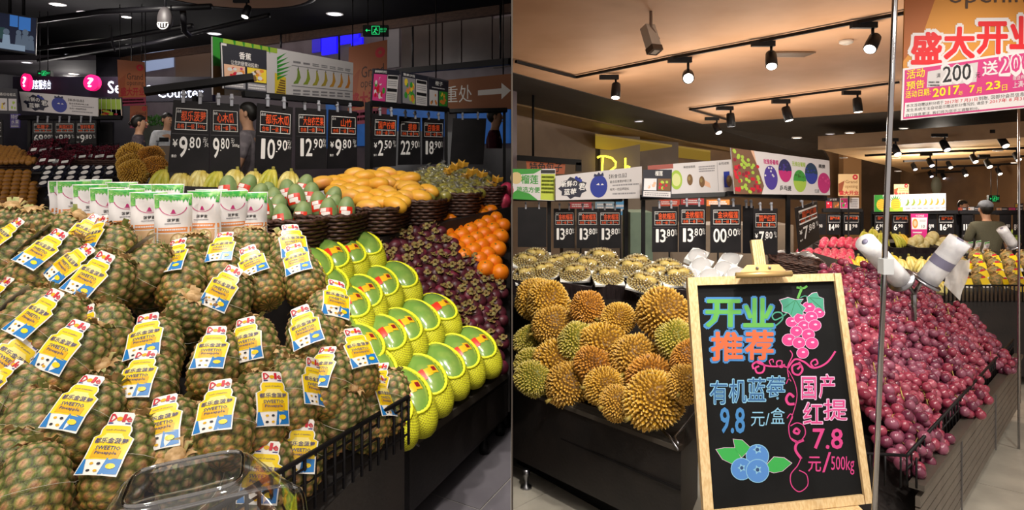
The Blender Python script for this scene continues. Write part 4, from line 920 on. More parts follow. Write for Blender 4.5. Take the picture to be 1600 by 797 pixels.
for p in fill(LP, [(-10, 254), (-10, 230), (24, 230), (56, 250), (52, 254)], .034, .15): tag(LONG.put(frame(p)), 'small tan longan heaped in the tray at the far left', 'longan', 'longans in the far left tray')
m_ch = mat('cherry_skin', '8c1830', .25, '5e1022', 30, coat=.5)
def cherry_tray(seed):
    rng = random.Random(seed); b = MB(); b.box((-.085, -.085, -.02), (.085, .085, -.012), clear); b.box((-.09, -.09, .022), (.09, .09, .024), clear_mat('thin_film', refl=.04))
    c = MB()
    for i in range(9):
        for j in range(8): c.ball((-.072 + .018 * i + rng.uniform(-.003, .003), -.07 + .02 * j + rng.uniform(-.003, .003), .002 + rng.uniform(0, .008)), .011, .011, .011, m_ch, 6, 5)
    l = MB(); l.box((-.05, -.06, .0245), (-.008, -.03, .026), m_white); l2 = MB(); l2.box((.02, -.075, .0245), (.07, -.05, .026), m_white)
    return Proto('cherry_box', b, [Proto('cherries', c), Proto('paper_label', l), Proto('paper_label', l2)])
CH = cherry_tray(1)
for k, (x, y, d) in enumerate([(64, 230, 4.1), (88, 229, 4.15), (106, 238, 4.12), (125, 240, 4.1), (150, 240, 4.15), (168, 240, 4.15), (78, 246, 4.0), (98, 248, 4.0)]):
    o = CH.put(frame(P(x, y, d), (1, .2, .05), (0, -.75, .66), .78)); o.children[0]['kind'] = 'stuff'; tag(o, 'clear box of dark cherries on the far left shelf, %s from the left' % ordinal(sorted([64, 88, 106, 125, 150, 168, 78, 98]).index(x)), 'cherries', 'cherry boxes on the far left shelf')
for k, (x, y, pxw, a, vi) in enumerate([(207, 243, 40, (.9, .2, .4), 0), (236, 245, 36, (.3, .5, .9), 3), (205, 259, 38, (1, 0, -.1), 0), (243, 262, 38, (.8, -.2, -.6), 3), (209, 270, 42, (1, -.2, -.2), 0)]):
    d = 3.5 - .05 * k; o = DURIAN[vi].put(frame(P(x, y, d), a, (0, -.5, 1), pxw * d / 1000 / .215)); tag(o, 'orange-brown durian, %s of the small pile left of the large price cards' % ['upper left', 'upper right', 'middle left', 'lower right', 'lower left'][k], 'durian', 'durians beside the price cards')
q = [P(226, 282, 3.25), P(262, 284, 3.2), P(452, 290, 3.2), P(495, 272, 3.8), P(226, 262, 3.8)]
mb = MB(); mb.hexa([below(p, .1) for p in q], [p - Z * .02 for p in q], dark); tag(mb.obj('banana_shelf', None, below(q[0], .1)), 'dark shelf under the durians and the row of pale bananas', 'shelf')
for k, x in enumerate((262, 290, 318, 345, 372, 400, 428, 456)):
    d = 3.3; o = BANANA[2 if k % 3 else 1].put(frame(P(x, 272 + (k % 2) * 3, d), (1, .1 * (k % 3), 0), (0, -.2, 1), .72)); tag(o, 'pale yellow banana bunch under the price cards, %s from the left' % ordinal(k), 'bananas', 'banana bunches under the price cards')
# clear clamshell lid in the foreground
def clamshell():
    mb = MB(); n = 48
    def ring(k, z, pw): 
        out = []
        for i in range(n):
            a = 2 * pi * i / n; c, s = cos(a), sin(a); q = (abs(c) ** pw + abs(s) ** pw) ** (-1 / pw); out.append(Vector((.150 * q * c * k, .115 * q * s * k, z)))
        return out
    prof = [(1.06, 0, 6), (1.06, .004, 6), (1.0, .006, 6), (.97, .02, 6), (.60, .096, 5), (.54, .104, 5), (.46, .106, 4.5), (.43, .103, 4.5), (.2, .103, 4), (.02, .103, 2)]
    vs = [p for k, z, pw in prof for p in ring(k, z, pw)]
    mb.add(vs, [(i * n + j, i * n + (j + 1) % n, (i + 1) * n + (j + 1) % n, (i + 1) * n + j) for i in range(len(prof) - 1) for j in range(n)], clear, True)
    return mb
lid = Proto('clear_clamshell', clamshell()); o = lid.put(frame(P(300, 856, .80), (.93, .36, .06), (-.05, -.05, 1), .86)); tag(o, 'clear plastic clamshell box at the bottom edge in front of the pineapples', 'plastic box')
rm = MB(); rm.tube([Vector((.150 * q * c * 1.06, .115 * q * s * 1.06, .002)) for a in [2 * pi * i / 48 for i in range(48)] for c, s in [(cos(a), sin(a))] for q in [(abs(c) ** 6 + abs(s) ** 6) ** (-1 / 6)]], .0035, clear_mat('plastic_rim', 'd8dadc', .3), 6, True); rm.obj('rim', o)
rm = MB(); rm.tube([Vector((.150 * q * c * .50, .115 * q * s * .50, .106)) for a in [2 * pi * i / 48 for i in range(48)] for c, s in [(cos(a), sin(a))] for q in [(abs(c) ** 5 + abs(s) ** 5) ** (-1 / 5)]], .003, MATS['plastic_rim'], 6, True); rm.obj('ridge', o)
# ------------------------------------------------------------------ left shop: price cards, boards, racks
def card(l, r, txt, price, label, group, **k): return price_card(pface(l, r), txt, price, label=label, group=group, **k)
CG = 'price cards hanging over the fruit'
def card4(tl, tr, br, bl, d0, d1, txt, price, label, group=CG, **k):
    return price_card(Face(P(bl[0], bl[1], d0), P(br[0], br[1], d1), P(tr[0], tr[1], d1), P(tl[0], tl[1], d0)), txt, price, label=label, group=group, **k)
card4((271, 156), (328, 160), (326.5, 271), (262, 269.5), 3.24, 3.26, '都乐菠萝', '9.80', 'large black price card reading 9.80 with a yen sign, first on the left', yen=True, note='只')
card4((329, 160), (373.5, 163), (376, 270.5), (328, 271), 3.26, 3.31, '心木瓜', '9.80', 'black price card reading 9.80, overlapping the large card beside it', note='500g')
card4((402, 161), (457.7, 168), (455, 272), (398, 271.5), 3.42, 3.54, '都乐木瓜', '10.90', 'black price card reading 10.90, right of the man in a grey shirt')
card4((462, 168), (510, 171), (510.5, 264), (462, 265), 3.72, 3.84, '大台农芒果', '12.90', 'black price card reading 12.90, middle one of the three left of the thick post')
card4((514, 171), (558, 174.5), (558, 262.5), (511.5, 264), 3.90, 4.08, '山竹', '9.80', 'black price card reading 9.80 between the 12.90 card and a post', yen=True)
card4((582.4, 177), (621, 180), (618.6, 259.5), (581, 262), 4.26, 4.38, '国产柠檬', '2.50', 'black price card reading 2.50 with a yen sign, right of the thick post', yen=True)
card4((624, 181.5), (657, 184), (657, 257), (622, 258), 4.68, 4.80, '提柳', '22.90', 'black price card reading 22.90 under the green salad picture board')
card4((660, 184), (694, 186), (692, 256), (660, 257), 4.92, 5.04, '百香果', '18.90', 'black price card reading 18.90 under the orange juice picture board')
o = card4((708, 185), (760, 185), (755, 257), (703, 257), 5.04, 5.10, '', '', 'blank black price card beside the brown arrow sign')
for x0, x1, pr, y, tx in ((50, 83.5, '69.00', False, '车厘子'), (84.5, 117, '9.80', True, '美国红提'), (118, 150.5, '9.80', True, '智利青提')):
    card4((x0, 189), (x1, 189), (x1, 232), (x0, 232), 4.6, 4.6, tx, pr, 'small black price card reading %s above the cherry boxes%s' % (pr, '' if pr == '69.00' else ', middle of three' if x0 < 100 else ', rightmost of three'), yen=y)
card4((-30, 187), (4, 187), (4, 230), (-30, 230), 4.6, 4.6, '龙眼', '7.80', 'black price card cut by the left picture edge')
def rack(name, label, segs, w=.02, cat='sign rack'):
    o0_ = Vector(segs[0][0]); root = None
    for k, (a, b, ww) in enumerate(segs):
        mb = MB(); mb.bar(Vector(a) - o0_, Vector(b) - o0_, ww, ww, black, Vector((0, .3, 1)) if abs(b[2] - a[2]) < .5 else Vector((0, 1, 0)))
        if root is None: root = tag(mb.obj(name), label, cat); root.location = o0_
        else: mb.obj('post' if abs(b[2] - a[2]) > .2 else 'rail', root)
    return root
def drop_to(p, side, h=.6): return Vector((p.x, p.y, floor_z(side, p.y) + h))
rack('sign_rack', 'black rack with a slanting rail holding the two large 9.80 cards', [(P(226, 143, 3.19), P(396, 121, 3.36), 0.036), (P(305, 150, 3.34), drop_to(P(305, 290, 3.34), -1, .95), 0.022)])
rack('sign_rack', 'black rail and post under the long banana chart', [(P(380, 147, 3.42), P(566, 163, 4.14), 0.031), (P(575, 160, 4.14), drop_to(P(575, 300, 4.14), -1, 1.06), 0.034), (P(447, 160, 3.67), drop_to(P(447, 290, 3.67), -1, .95), 0.017)])
rack('sign_rack', 'black rail and post under the three picture boards', [(P(578, 162, 4.20), P(700, 172, 5.16), 0.031), (P(578.5, 160, 4.22), drop_to(P(578.5, 300, 4.22), -1, .95), 0.026), (P(697, 172, 5.14), drop_to(P(697, 300, 5.14), -1, .95), 0.024)])
rack('sign_rack', 'black rail over the blank price card', [(P(702, 174, 5.04), P(792, 172, 5.16), 0.031), (P(788, 172, 5.22), drop_to(P(788, 260, 5.22), -1, .95), 0.024)])
rack('sign_rack', 'black rack with two posts above the cherry boxes', [(P(30, 184, 4.62), P(190, 184, 4.62), .028), (P(47, 184, 4.66), drop_to(P(47, 240, 4.66), -1, 1.0), .022), (P(153, 184, 4.66), drop_to(P(153, 240, 4.66), -1, 1.0), .02)])
tag(MB().box((-.05, 0, 0), (.05, .02, .26), m_card).obj('blank_panel', None, None), None, None); bp = bpy.data.objects['blank_panel']; bp.location = P(165, 246, 4.7); tag(bp, 'blank black panel right of the 9.80 cards on the far rack', 'panel')
# banana chart board
f = Face(P(333, 148, 3.48), P(551, 157, 5.22), P(552, 98, 5.22), P(332, 57, 3.48)); root, g, pr = board('banana_chart', f, 'long white chart of seven bananas from green to ripe hanging above', 'sign')
A = f.asp
pr.pr(g, rect(0, 0, .055, .55), m_brn); pr.pr(g, rect(0, .5, .05, 1), m_green); pr.pr(g, rect(.05, .9, .36, 1), m_lgreen)
for k in range(5): pr.pr(g, [(.10 + k * .05, 1.0), (.115 + k * .05, 1.0), (.112 + k * .05, .86)], m_green, .0012)
pr.pr(g, [(.345, .02), (.42, .02), (.42, .42), (.345, .5)], m_yel)
for k in range(7): pr.line(g, [(.35 + .005 * k, .06 + .05 * k), (.415, .04 + .05 * k)], .006, m_brn, .0013, False, A)
for k in range(6): pr.pr(g, [(.36, .35 + k * .08), (.36, .42 + k * .08), (.40 + .012 * (5 - abs(k - 2)), .5 + k * .09)], m_green, .0014)
pr.line(g, [(.46, .70), (1, .70)], .003, m_grey, .001, False, A); pr.line(g, [(.46, .26), (1, .24)], .003, m_grey, .001, False, A)
bc = ['7d9a3c', '93a63c', 'b0aa40', 'b8a03c', 'd29a3a', 'd8963a', 'de8a30']
for k in range(7):
    cx = .50 + k * .074; banana_pic(pr, g, cx, .47, .055, .36, mat('chart_banana_%s' % 'abcdefg'[k], bc[k], .4)); pr.line(g, [(cx + .012, .63), (cx + .008, .68)], .004, m_blk, .0015, False, A)
    scrawl(pr, g, cx - .028, .74, cx + .028, .82, m_grey, 1 if k < 2 else 2); scrawl(pr, g, cx - .028, .06, cx + .028, .2, m_grey, 2)
pr.obj('chart_print', root)
f = Face(P(347.6, 138, 3.42), P(417, 145, 3.66), P(416.5, 79, 3.66), P(344.6, 66, 3.42)); m_slate = mat('board_slate', '2a2b36', .4)
root, g, pr = board('banana_board', f, 'dark board headed with two white characters over two food pictures', 'sign', m_slate)
pr.text(g, '香蕉', .38, .70, .64, .86, m_white, .0012, .02); pr.text(g, '让您的肠胃动起来!', .20, .55, .80, .65, m_white, .0012)
bowl_pic(pr, g, .05, .22, .50, .54, m_skin, [m_mag, m_red, m_oran, m_wh], 2); bowl_pic(pr, g, .55, .22, .99, .54, m_yel, [m_skin, m_oran, m_wh, m_brn], 3)
pr.pr(g, rect(.05, .03, .50, .19), m_grey); pr.pr(g, rect(.55, .03, .99, .19), m_grey); scrawl(pr, g, .07, .05, .48, .17, m_wh, 2); scrawl(pr, g, .57, .05, .97, .17, m_wh, 2); pr.pr(g, rect(.01, .94, .12, .99), m_wh); pr.line(g, [(.525, .0), (.525, .54)], .012, m_blk, .001, False, f.asp); pr.pr(g, rect(0, 0, .025, .97), m_wh, .0009)
pr.obj('board_print', root)
def pic_board(tl, tr, br, bl, d0, d1, title, seed, cols, bg, label, two=False):
    f = Face(P(*bl, d0), P(*br, d1), P(*tr, d1), P(*tl, d0)); root, g, pr = board('recipe_board', f, label, 'sign', m_slate, group='picture boards right of the banana chart')
    if two:
        pr.text(g, title, .35, .76, .70, .90, m_white, .0012, .02); scrawl(pr, g, .2, .64, .85, .7, m_wh, 1)
        bowl_pic(pr, g, .08, .08, .48, .58, m_wh, [m_brn, m_oran], 4, 6); bowl_pic(pr, g, .54, .08, .96, .58, m_green, [m_oran, m_oran, m_yel], 5, 10); pr.line(g, rect(.03, .03, .97, .97), .01, m_grey, .0009, True, f.asp)
    else:
        pr.text(g, title, .06, .88, .50, .96, m_white, .0012, .01); bowl_pic(pr, g, .03, .03, .52, .84, bg, cols, seed, 22)
        pr.pr(g, rect(.54, .03, .98, .84), m_wh); pr.pr(g, rect(.56, .72, .96, .82), m_blk, .0012); pr.pr(g, rect(.56, .34, .96, .44), m_blk, .0012); scrawl(pr, g, .57, .5, .95, .68, m_grey, 3); scrawl(pr, g, .57, .08, .95, .3, m_grey, 4)
    pr.obj('board_print', root)
pic_board((583.5, 107), (624, 110), (620, 162), (580, 158), 4.20, 4.50, '鲜果酸奶沙拉', 7, [m_red, m_wh, m_pink, m_green], m_pink, 'board with a pink fruit salad picture, leftmost of three picture boards')
pic_board((627.6, 111.5), (667.6, 119), (668, 168), (627.6, 162), 4.56, 4.86, '蔬果沙拉', 9, [m_green, m_lgreen, m_oran, m_yel], m_grey, 'board with a green salad bowl picture, middle of three picture boards')
pic_board((668, 119), (701, 126), (700, 170), (668, 168), 4.86, 5.16, '橙子', 0, [], m_wh, 'board with an orange juice picture beside the brown arrow sign', True)
f = Face(P(668, 171, 5.6), P(799.3, 170, 5.6), P(799.3, 115, 5.6), P(668, 128, 5.6)); m_bsign = mat('sign_brown', '96582e', .5)
root, g, pr = board('weighing_sign', f, 'brown direction sign with a white arrow pointing right', 'sign', m_bsign, .05)
hang(root, [f(.1, 1), f(.9, 1)], 3.17 + .07 * 5.6); pr.text(g, '称重处', .03, .22, .53, .78, m_white, .0015, .0); pr.pr(g, [(.60, .42), (.88, .44), (.88, .28), (.99, .52), (.88, .76), (.88, .60), (.60, .58)], m_white); pr.obj('sign_lettering', root)
# blueberry banner on the far left rack
def blueberry(f, label, extra=True):
    root, g, pr = board('blueberry_banner', f, label, 'sign'); A = f.asp
    star = []
    for k in range(18): a = 2 * pi * k / 18; r = 1 if k % 2 else .8; star.append((.20 + .17 * r * cos(a), .47 + .44 * r * sin(a)))
    pr.pr(g, star, mat('print_burst', '23253a', .4), .001); pr.text(g, '新鲜の', .07, .52, .25, .76, m_white, .0014, .03); pr.text(g, '君', .27, .36, .34, .62, m_white, .0014, .03); pr.text(g, '蓝莓', .10, .2, .24, .44, m_white, .0014, .03)
    for k, (u, v) in enumerate([(.26, .78), (.29, .72), (.24, .84)]): pr.pr(g, ellipse(u, v, .018, .018 / A, 10), m_bblue, .0016)
    pr.pr(g, ellipse(.50, .46, .10, .40, 24), m_bblue, .0012); pr.pr(g, [(.44, .82), (.45, .93), (.48, .88), (.5, .96), (.52, .88), (.55, .94), (.56, .82)], mat('print_berry_dark', '1c2452', .4), .0013)
    pr.pr(g, [(.47, .52), (.5, .58), (.51, .50)], m_sky, .0015); pr.pr(g, [(.52, .5), (.54, .56), (.56, .5)], m_sky, .0015)
    pr.text(g, '【新食佳品】', .62, .70, .82, .84, m_blk, .0012); pr.text(g, '富含花青素护眼之果', .63, .54, .88, .63, m_blk, .0012); scrawl(pr, g, .66, .42, .97, .5, m_grey, 1); pr.text(g, '每天一把蓝莓轻松', .63, .28, .85, .37, m_blk, .0012); scrawl(pr, g, .66, .13, .95, .22, m_grey, 1)
    pr.pr(g, [(.0, 0), (.12, 0), (.08, .16), (.03, .2), (0, .12)], m_wh, .0013); pr.obj('banner_print', root)
blueberry(Face(P(35, 173, 4.6), P(153, 182, 4.6), P(153, 153, 4.6), P(30, 143, 4.6)), 'white blueberry banner on the far left rack above the cherry boxes')
f = Face(P(153, 183, 4.7), P(192, 184, 4.7), P(190, 152, 4.7), P(153, 152, 4.7)); root, g, pr = board('picture_board', f, 'greenish picture board right of the far left blueberry banner', 'sign', m_slate)
pr.pr(g, rect(.02, .4, .98, .9), m_lgreen); pr.pr(g, rect(.02, .02, .98, .4), m_skin); [pr.line(g, [(.15 + .2 * k, .1), (.15 + .2 * k, .95)], .02, m_wh, .0012, False, f.asp) for k in range(5)]; bowl_pic(pr, g, .05, .04, .95, .4, m_skin, [m_oran, m_red, m_lgreen], 8); pr.obj('board_print', root)
f = Face(P(-20, 177, 4.5), P(28, 178, 4.5), P(27, 139, 4.5), P(-20, 136, 4.5)); root, g, pr = board('recipe_board', f, 'dark board with two pale fruit pictures at the left picture edge', 'sign', m_slate)
pr.text(g, '香瓜哈密瓜', .42, .7, .95, .82, m_white, .0012); bowl_pic(pr, g, .42, .12, .66, .6, m_wh, [m_brn, m_yel], 3, 6); bowl_pic(pr, g, .70, .12, .97, .6, m_wh, [m_lgreen], 5, 5); pr.obj('board_print', root)
f = Face(P(16, 200, 4.9), P(31, 200, 4.9), P(31, 178, 4.9), P(16, 178, 4.9)); root, g, pr = board('notice', f, 'small purple notice hanging under the far left board', 'sign', m_purp); pr.text(g, '特价', .1, .62, .9, .95, m_white, .0012); pr.text(g, '水果', .1, .28, .9, .58, m_white, .0012); scrawl(pr, g, .1, .05, .9, .25, m_wh, 2); pr.obj('notice_lettering', root)
# service counter sign, question mark discs, exit signs, screen, downlights
f = Face(P(20, 160, 10.8), P(332, 158, 10.8), P(332, 120, 10.8), P(20, 120, 10.8)); root, g, pr = board('shop_sign', f, 'long dark fascia with glowing white lettering over the service desk', 'sign', mat('fascia_night', '221c30', .5, '1a1626', 3), .12)
m_glow = mat('glow_white', 'ffffff', .5, emit=2.2, ecol='dfe6ff'); m_glowp = mat('glow_pink', 'e8186c', .5, emit=.8, ecol='f01470')
U = lambda px: (px - 20) / 312; V = lambda py: (159 - py) / 39
for t, q in (('顾客服务台', (48, 139, 80, 125)), ('Service', (169, 146, 238, 127)), ('Counter', (247, 153, 318, 137))): pr = MB(); pr.text(g, t, U(q[0]), V(q[1]), U(q[2]), V(q[3]), m_glow, .01, .015); pr.obj('lettering', root)
for x, y, rx, ry, l in ((39, 128, 7, 13.5, 'narrow pink question mark disc seen at an angle on the far left'), (142, 129, 12, 12.5, 'round pink question mark disc over the service desk')):
    d = 10.5; mb = MB(); c = P(x, y, d); s = d / 1000; mb.hexa([Vector((u * s, 0, v * s)) for u, v in ellipse(0, 0, rx, ry, 28)], [Vector((u * s, .08, v * s)) for u, v in ellipse(0, 0, rx, ry, 28)], m_glowp); o = mb.obj('question_sign'); o.location = c; tag(o, l, 'sign')
    t = MB(); t.text(lambda u, v, lift=0: Vector((u * s, -lift, v * s)), '?', -rx * .35, -ry * .55, rx * .35, ry * .6, m_glow, .012, .03); t.obj('question_mark', o)
def exit_sign(x0, y0, x1, y1, d, label):
    f = Face(P(x0, y1, d), P(x1, y1, d), P(x1, y0, d), P(x0, y0, d)); root, g, pr = board('exit_sign', f, label, 'exit sign', mat('exit_case', '16241c', .5), .06)
    m = mat('exit_green', '2adf80', .5, emit=1.0, ecol='22d878'); A = f.asp
    pr.line(g, [(.12, .5), (.30, .5)], .025, m, .002, False, A); pr.pr(g, [(.10, .5), (.17, .66), (.17, .34)], m, .002)
    pr.line(g, rect(.36, .15, .66, .88), .03, m, .002, True, A); pr.pr(g, ellipse(.53, .7, .03, .03 / A, 8), m, .002); pr.line(g, [(.52, .62), (.47, .42), (.55, .2)], .035, m, .002, False, A); pr.line(g, [(.47, .42), (.40, .25)], .03, m, .002, False, A); pr.line(g, [(.44, .55), (.52, .58), (.60, .48)], .025, m, .002, False, A)
    pr.text(g, '出口', .70, .52, .94, .72, m, .002); pr.text(g, 'EXIT', .71, .34, .93, .46, m, .002); pr.obj('exit_pictogram', root); hang(root, [f(.2, 1), f(.8, 1)], 3.17 + .07 * f.c[0].y if x0 < 800 else f.c[0].z + .8)
exit_sign(567, 39, 606, 56, 7.6, 'green running figure exit sign hanging before the blue lit wall'); exit_sign(58, 110, 79, 119, 10, 'small green exit sign above the service desk')
f = Face(P(-14, 76, 6.4), P(56, 86, 6.6), P(58, 27, 6.6), P(-14, 16, 6.4)); root, g, pr = board('video_screen', f, 'hanging video screen showing blurred people, top left corner', 'screen', mat('screen_case', '14161c', .4), .06)
hang(root, [f(.4, 1, -.03), f(.7, 1, -.03)], 3.17 + .45, .015); ms = [mat('screen_%s' % n, c, .4, emit=.5, ecol=c) for n, c in (('blue', '3a78c8'), ('navy', '141c34'), ('grey', '5c6c80'), ('teal', '2a4a4c'), ('pale', '8aa0b8'))]
pr.pr(g, rect(.02, .03, .98, .97), ms[1]); pr.pr(g, rect(.40, .66, .58, .96), ms[0], .0012); pr.pr(g, rect(.6, .6, .86, .95), ms[0], .0012); pr.pr(g, rect(.05, .3, .3, .6), ms[3], .0012)
for u, v, r in ((.33, .5, .07), (.60, .52, .06), (.75, .55, .07), (.88, .42, .06)): pr.pr(g, ellipse(u, v, r, r * 1.2, 12), ms[2], .0014); pr.pr(g, [(u - r * 1.4, .1), (u + r * 1.4, .1), (u + r, v - r), (u - r, v - r)], ms[2] if u > .5 else ms[4], .0013)
pr.pr(g, rect(.05, .05, .75, .2), ms[4], .0015); pr.obj('picture', root)
m_lampon = mat('lamp_glow', 'ffffff', .5, emit=9, ecol='fff2e0'); m_lampdim = mat('lamp_glow_dim', 'ffffff', .5, emit=2.0, ecol='f2eeff')
DL = MB(); DL.lathe([(.075, .02), (.085, .0), (.07, -.004), (.07, .0)], white, 20); DLP = Proto('downlight', DL, [Proto('lamp_disc', MB().lathe([(.0, -.001), (.066, -.002), (.066, .004)], m_lampon, 16))]); DLD = Proto('downlight', DL, [Proto('lamp_disc', MB().lathe([(.0, -.001), (.066, -.002), (.066, .004)], m_lampdim, 16))])
def CL(px, py, d):
    h = 3.17 if py < 93 else 2.6; return P(px, py, (h - CAM) * 1000 / (190 - py)) - Z * .01
for k, (x, y, d, s, dim) in enumerate([(90, 6, 7.2, 1, 0), (135, 19, 7.6, 1.2, 1), (198, 26, 7.8, .7, 0), (207, 70, 9.5, 1.1, 1), (110, 85, 10.5, 1.1, 1), (335, 52, 8.6, 1.1, 1), (523, 21, 8.2, 1.3, 1), (115, 115, 11, 1, 0), (6, 122, 11, 1.1, 1), (42, 97, 11, 1, 1)]):
    P_ = DLD if dim else DLP; c = CL(x, y, d); glow(c - Z * .6, 12 if dim else 26, (1, .93, .88)); o = P_.put(frame(c, None, (0, 0, 1), s * c.y / d)); tag(o, '%s downlight in the black ceiling, %s from the left' % ('dim' if dim else 'bright', ordinal(sorted([90, 135, 198, 207, 110, 335, 523, 115, 6, 42]).index(x))), 'ceiling light', 'downlights in the black ceiling')
# oval hanging loudspeaker and one track spot under the oval ceiling
mb = MB(); c = P(258, 30, 7.2); mb.ball((0, 0, 0), .085, .06, .14, mat('speaker_shell', '4a4648', .5), 16, 12); o = mb.obj('ceiling_speaker'); o.location = c; tag(o, 'grey oval hanging loudspeaker under the black ceiling', 'loudspeaker')
t = MB(); t.tube([(x, -.045, z) for x, z in ellipse(0, -.06, .06, .06, 20, pi, 2 * pi)], .008, white, 5); t.tube([(-.06, -.05, -.05), (.06, -.05, -.05)], .006, white, 5); [t.bar((x, -.06, -.1), (x, -.06, -.055), .012, .01, white) for x in (-.03, 0, .03)]; t.obj('grille', o); MB().tube([(0, 0, .13), (0, 0, .34)], .012, m_pipe, 6).obj('hanging_rod', o)
def track_spot(loc, aim, s=1, m=None, glow=None, name='track_spotlight'):
    mb = MB(); m = m or black; aim = Vector(aim).normalized()
    mb.box((-.15, -.025, -.02), (.06, .025, .03), m); o = mb.obj(name); o.location = loc; o.scale = (s, s, s)
    st = MB(); st.tube([(.03, 0, -.02), (.03, 0, -.09)], .012, m, 6); st.obj('stem', o)
    R = aim.to_track_quat('Z', 'Y').to_matrix().to_4x4(); M = Matrix.Translation((.03, 0, -.14)) @ R
    h = MB(); h.lathe([(.038, -.085), (.048, -.07), (.052, 0), (.052, .085), (.046, .088), (.044, .07)], m, 14, M); hd = h.obj('lamp_head', o)
    g = MB(); g.lathe([(.0, .0895), (.043, .0895), (.043, .08)], glow or m_lampon, 14, M); g.obj('lamp_glow', hd); return o
tag(track_spot(P(382, 2, 6.3), (-.15, -.35, -.9), .72), 'black track spotlight with lit lamp under the oval ceiling', 'spotlight')
# hanging opening posters
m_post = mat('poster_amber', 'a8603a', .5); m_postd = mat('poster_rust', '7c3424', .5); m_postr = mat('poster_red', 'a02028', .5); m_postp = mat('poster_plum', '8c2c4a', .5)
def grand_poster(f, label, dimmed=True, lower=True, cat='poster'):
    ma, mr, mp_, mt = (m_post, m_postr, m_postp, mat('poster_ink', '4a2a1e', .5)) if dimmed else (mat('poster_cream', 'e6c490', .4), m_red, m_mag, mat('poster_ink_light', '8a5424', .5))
    root, g, pr = board('opening_poster', f, label, cat, ma, .006)
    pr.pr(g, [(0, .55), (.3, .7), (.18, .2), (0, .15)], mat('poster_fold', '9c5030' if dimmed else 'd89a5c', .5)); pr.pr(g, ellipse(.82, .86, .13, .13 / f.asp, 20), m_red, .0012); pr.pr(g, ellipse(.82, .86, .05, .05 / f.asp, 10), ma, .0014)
    pr.text(g, 'Grand', .34, .58, .92, .72, mt, .0013, .01); pr.text(g, 'opening', .32, .42 if lower else .32, .94, .56 if lower else .5, mt, .0013)
    if lower: pr.text(g, '盛大开业', .08, .22, .96, .40, mr, .0013, .05); pr.pr(g, rect(0, 0, 1, .18), mp_, .0012); scrawl(pr, g, .04, .03, .96, .16, m_wh if not dimmed else m_grey, 2)
    else: pr.text(g, '盛大开业', .04, .04, .98, .24, mr, .0013, .05)
    pr.obj('poster_print', root)
    if f.c[0].x < 0: hang(root, [f(.1, 1), f(.9, 1)], 3.2 + .07 * f.c[0].y)
    else: prop(root, f(.5, 0), 1)
    return root
grand_poster(Face(P(186, 166, 9.4), P(228, 164, 9.4), P(226, 97, 9.4), P(183, 93, 9.4)), 'amber opening poster hanging before the service desk sign')
grand_poster(Face(P(203, 200, 9.8), P(230, 200, 9.8), P(230, 165, 9.8), P(203, 165, 9.8)), 'smaller amber poster directly below the hanging opening poster')
grand_poster(Face(P(543, 196, 6.8), P(604, 190, 6.8), P(605, 62, 6.8), P(545, 74, 6.8)), 'large rust coloured opening poster below the exit sign')
# service area: counter, greens, equipment
mb = MB(); a = P(180, 228, 9.0); b = P(300, 228, 9.0); mb.box((a.x, 8.95, floor_z(-1, 9)), (b.x, 9.4, a.z), mat('counter_taupe', '6a5c50', .5)); o = tag(mb.obj('service_counter', None, (a.x, 9, floor_z(-1, 9))), 'taupe service counter behind the people on the left', 'counter')
mb = MB(); a = P(226, 196, 10.4); b = P(266, 196, 10.4); mb.box((a.x, 10.2, floor_z(-1, 10.3)), (b.x, 10.6, a.z - .02), mat('herb_shelf', '3c4038', .6)); tag(mb.obj('herb_shelf', None, (a.x, 10.3, floor_z(-1, 10.3))), 'grey shelf holding green herbs behind the desk worker', 'shelf')
rng = random.Random(5); mb = MB()
for k in range(240):
    p = Vector((rng.uniform(a.x, b.x), rng.uniform(10.2, 10.5), a.z + rng.uniform(-.02, .14))); s = Vector((rng.uniform(-.05, .05), rng.uniform(-.02, .02), rng.uniform(-.02, .06))); w = Vector((.012, -.004, .015)); mb.add([p - w, p + s * .5 + Vector((0, -.01, .02)), p + s, p + w], [(0, 1, 2, 3)], m_leaf)
tag(mb.obj('green_herbs', None, (a.x, 10.3, a.z)), 'heap of leafy green herbs on the shelf behind the worker', 'herbs', None, 'stuff')
mb = MB(); a = P(586, 300, 6.2); mb.box((a.x, 6.2, floor_z(-1, 6.2)), (P(665, 300, 6.2).x, 6.7, P(600, 205, 6.2).z), mat('steel_panel', '84868c', .35, '74767c', 3, metal=.6)); tag(mb.obj('steel_cabinet', None, (a.x, 6.2, floor_z(-1, 6.2))), 'grey steel cabinet behind the 2.50 price card', 'cabinet')
mb = MB(); a = P(690, 300, 6.4); mb.box((a.x, 6.4, floor_z(-1, 6.4)), (-.01, 6.9, P(700, 232, 6.4).z), MATS['steel_panel']); tag(mb.obj('steel_counter', None, (a.x, 6.4, floor_z(-1, 6.4))), 'low grey steel counter behind the blank price card', 'counter')
mb = MB(); a = P(697, 240, 6.0); mb.box((a.x, 6.0, floor_z(-1, 6)), (P(712, 240, 6).x, 6.15, P(700, 172, 6).z), mat('panel_pale', 'a8aab0', .4)); tag(mb.obj('pale_pillar', None, (a.x, 6, floor_z(-1, 6))), 'pale grey upright panel left of the blank price card', 'panel')
